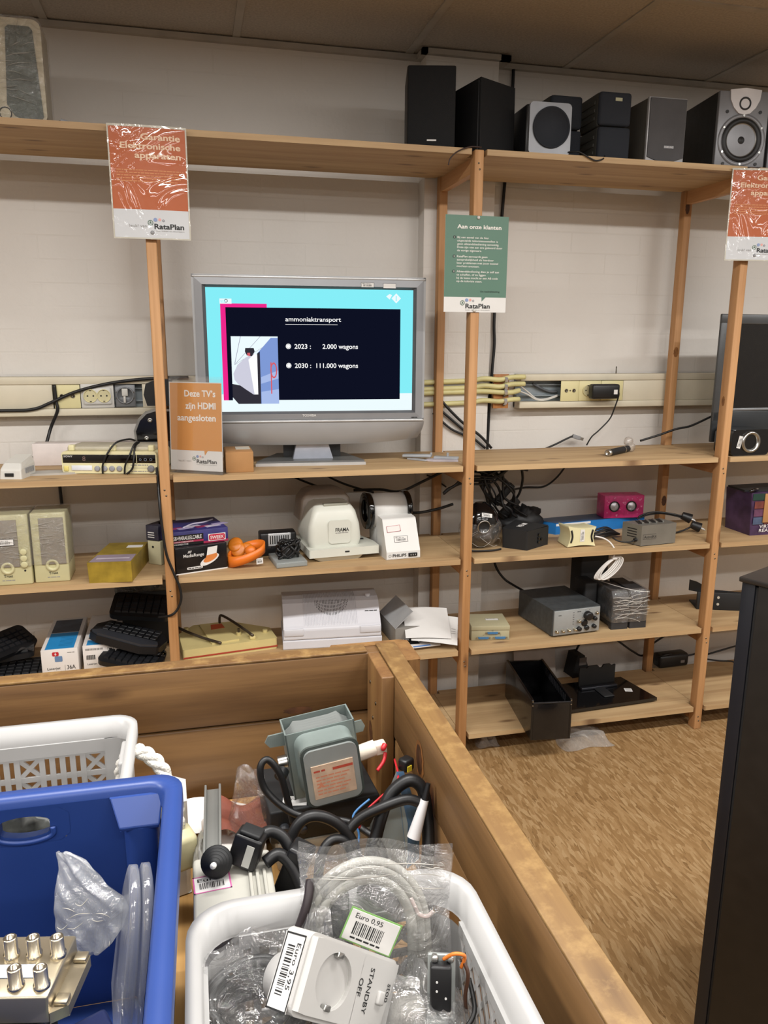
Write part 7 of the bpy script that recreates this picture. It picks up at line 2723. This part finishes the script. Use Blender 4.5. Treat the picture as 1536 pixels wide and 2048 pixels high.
while x < .036:
    b = rr.choice((.0005, .0008, .0013))
    g.rect(x, .007, x + b, .020, INK, -.0009)
    x += b + rr.choice((.0007, .0011))
g.text('~', .007, .003, .0025, INK, w=.030, y=-.0009)
g.build('price_label', t)

# white standby socket adapter: local x = long axis, z = short axis, face towards -y
t = thing('standby_adapter', 'white switched socket adapter with round recess and a price label in the basket', 'adapter', (-0.8085, -1.8933, 1.0227), 22.67, rx=-22.83, ry=41.19)
WP = mat('white_adapter_plastic', 'b3b1ae', .35, var=.02)
LN, SH = .124, .063
G().prism(roundrect(0, -SH, LN, 0, .008), .0045, .034, WP, 'xz').build('body', t, bev=.003)
hc = (.038, -.031)
ring = [(hc[0] + .022 * math.cos(2 * math.pi * k / 36), hc[1] + .022 * math.sin(2 * math.pi * k / 36)) for k in range(36)]
out_ = []
for k in range(36):
    a = 2 * math.pi * k / 36
    dx, dz = math.cos(a), math.sin(a)
    s_ = min(.033 / max(1e-6, abs(dx)), 0.0285 / max(1e-6, abs(dz)))
    out_.append((hc[0] + dx * s_, hc[1] + dz * s_))
V = [(x, 0, z) for x, z in ring] + [(x, 0, z) for x, z in out_] + [(x, .0046, z) for x, z in ring] + [(x + (-.003 if x < .02 else 0), .0046, z) for x, z in out_]
g = G()
g.add(V, [(k, (k + 1) % 36, 36 + (k + 1) % 36, 36 + k) for k in range(36)] + [(k, (k + 1) % 36, 72 + (k + 1) % 36, 72 + k) for k in range(36)] + [(36 + k, 36 + (k + 1) % 36, 108 + (k + 1) % 36, 108 + k) for k in range(36)], WP, False)
g.box((.070, 0, -SH + .003), (LN - .004, .0046, -.003), WP)
g.build('face', t, fix=False)
G().lathe([(.022, .0043), (.0215, .0046), (0, .0046)], mat('recess_white', 'b9bbb5', .4), 36, (hc[0], 0, hc[1]), (0, 1, 0)).build('socket_recess', t)
for s_ in (-1, 1):
    G().box((hc[0] - .004, -.0012, hc[1] + s_ * .020 - .0025), (hc[0] + .004, .0045, hc[1] + s_ * .020 + .0025), STEEL, .001).build('earth_clip', t)
g = G()
g.T = TM((.078, -.0004, -.012), ry=90)
g.text('STANDBY', 0, .004, .0055, INK, w=.036, y=0, bold=.02)
g.text('OFF', .010, -.008, .0055, INK, w=.014, y=0, bold=.02)
g.build('lettering', t)
G().box((.098, -.0035, -.038), (.107, .001, -.027), WP, .0015).build('switch', t)
g = G()
g.T = TM((.110, -.0004, -.020), ry=90)
g.text('stop', 0, 0, .006, INK, y=0)
g.build('lettering', t)
g = G()
g.T = TM((-.0005, .006, -SH + .004), rz=-90, ry=0)
sticker(t, TM((-.0006, .032, -.005), rz=-90) @ TM((0, 0, 0), ry=90), .058, .024, INK, head='Euro 3,95', label='black edged price label on the side')
G().lathe([(.020, 0), (.020, .022), (.012, .024), (0, .024)], WP, 28, (.030, .034, -.040), (0, 1, 0)).build('plug', t)
# black coil in film at the left, dark fill, board with micro switch
t = thing('black_coil', 'black cable coil in clear film at the left of the front basket', 'cable', (-.862, -1.850, .892), 0, rx=12)
g = G()
for k in range(7):
    r_ = .032 + .0035 * (k % 3)
    g.tube([(r_ * math.cos(2 * math.pi * j / 16) * 1.15, r_ * math.sin(2 * math.pi * j / 16), .004 + .007 * k + .003 * math.sin(j + k)) for j in range(17)], .0048, CABLE, 8, 3)
g.build('coil', t)
G().grid(lambda u, v: (-.048 + .125 * u, -.045 + .092 * v, .058 + .022 * u * v + .009 * math.sin(u * 12 + 3 * v) * math.sin(v * 8)), 26, 22, WRAP).build('plastic_film', t)
tag(G().tube([(-.800, -1.80, 1.0), (-.806, -1.815, .985), (-.822, -1.825, .950), (-.838, -1.835, .915)], .0045, mat('dark_brown_cable', '241a1d', .5), 8).build('cable'), 'dark cable dipping over the back wall of the front basket', 'cable')
t = thing('micro_switch', 'black micro switch on a metal plate with an orange wire in the front basket', 'switch', (-.696, -1.893, .945), -16, rx=76)
G().box((-.012, -.045, -.004), (.013, .026, 0), MAG2, .001).build('metal_plate', t)
G().box((-.010, -.019, 0), (.009, .021, .012), BLACK, .002).build('switch_body', t)
for x, y_ in ((-.006, .024), (.008, .024), (.008, -.023), (-.006, -.023)):
    G().lathe([(.0032, 0), (.0032, .005), (.002, .006), (0, .006)], STEEL, 14, (x, y_, 0), (0, 0, 1)).build('screw', t)
for x, y_ in ((-.004, .000), (-.004, .008), (.004, -.006)):
    G().cyl((x, y_, .012), (x, y_, .0126), .0010, PAPER, n=8).build('rivet', t)
OW = mat('orange_wire_insulation', 'd9762a', .4)
G().tube([(.002, .024, .004), (.010, .032, .010), (.018, .032, .010), (.021, .026, .004), (.018, .015, .0)], .0016, OW, 8).build('orange_wire', t)
G().tube([(.018, .024, .0), (.024, .012, .004), (.022, -.01, .0), (.024, -.03, -.01)], .0018, mat('brown_wire', '4a2c1c', .4), 8).build('brown_wire', t)
G().tube([(.008, -.032, .002), (.018, -.034, .012), (.03, -.02, .006), (.026, .0, -.01)], .0022, mat('black_thin_wire', '111111', .4), 8).build('black_wire', t)
t = thing('inner_bag', 'clear bag of pale plugs at the right of the front basket', 'bag', (-.700, -1.86, .845), 0)
g = G()
for k, (x, y_, z) in enumerate(((-.02, 0, .03), (.0, -.05, .02), (-.05, -.06, .02))):
    g.at((x, y_, z), rz=25 * k).box((-.018, -.014, -.02), (.018, .014, .025), mat('grey_plug_body', 'a9a59d', .45), .005)
g.build('pale_plugs', t)
G().loft(lumpy(-.01, -.03, .04, .048, .07, .052, 41, .10), BAG, True).build('bag_film', t)
t = thing('basket_filling', 'dark mixed clutter at the bottom of the front basket', 'clutter', (-.78, -1.93, BF + .006), 0)
rr = random.Random(12)
for k in range(16):
    x, y_ = rr.uniform(-.085, .085), rr.uniform(-.13, .09)
    s_ = rr.uniform(.018, .034)
    G().at((x, y_, .028 + .004 * k), rz=rr.uniform(0, 90), rx=rr.uniform(-20, 20)).box((-s_, -s_ * .8, -.022), (s_, s_ * .8, .022), rr.choice((BLACK, GREY, BLACKM, CREAM, mat('dark_grey_plug', '33353a', .4))), .004).build('loose_part', t)
tag(t, 'dark mixed clutter at the bottom of the front basket', 'clutter', None, 'stuff')
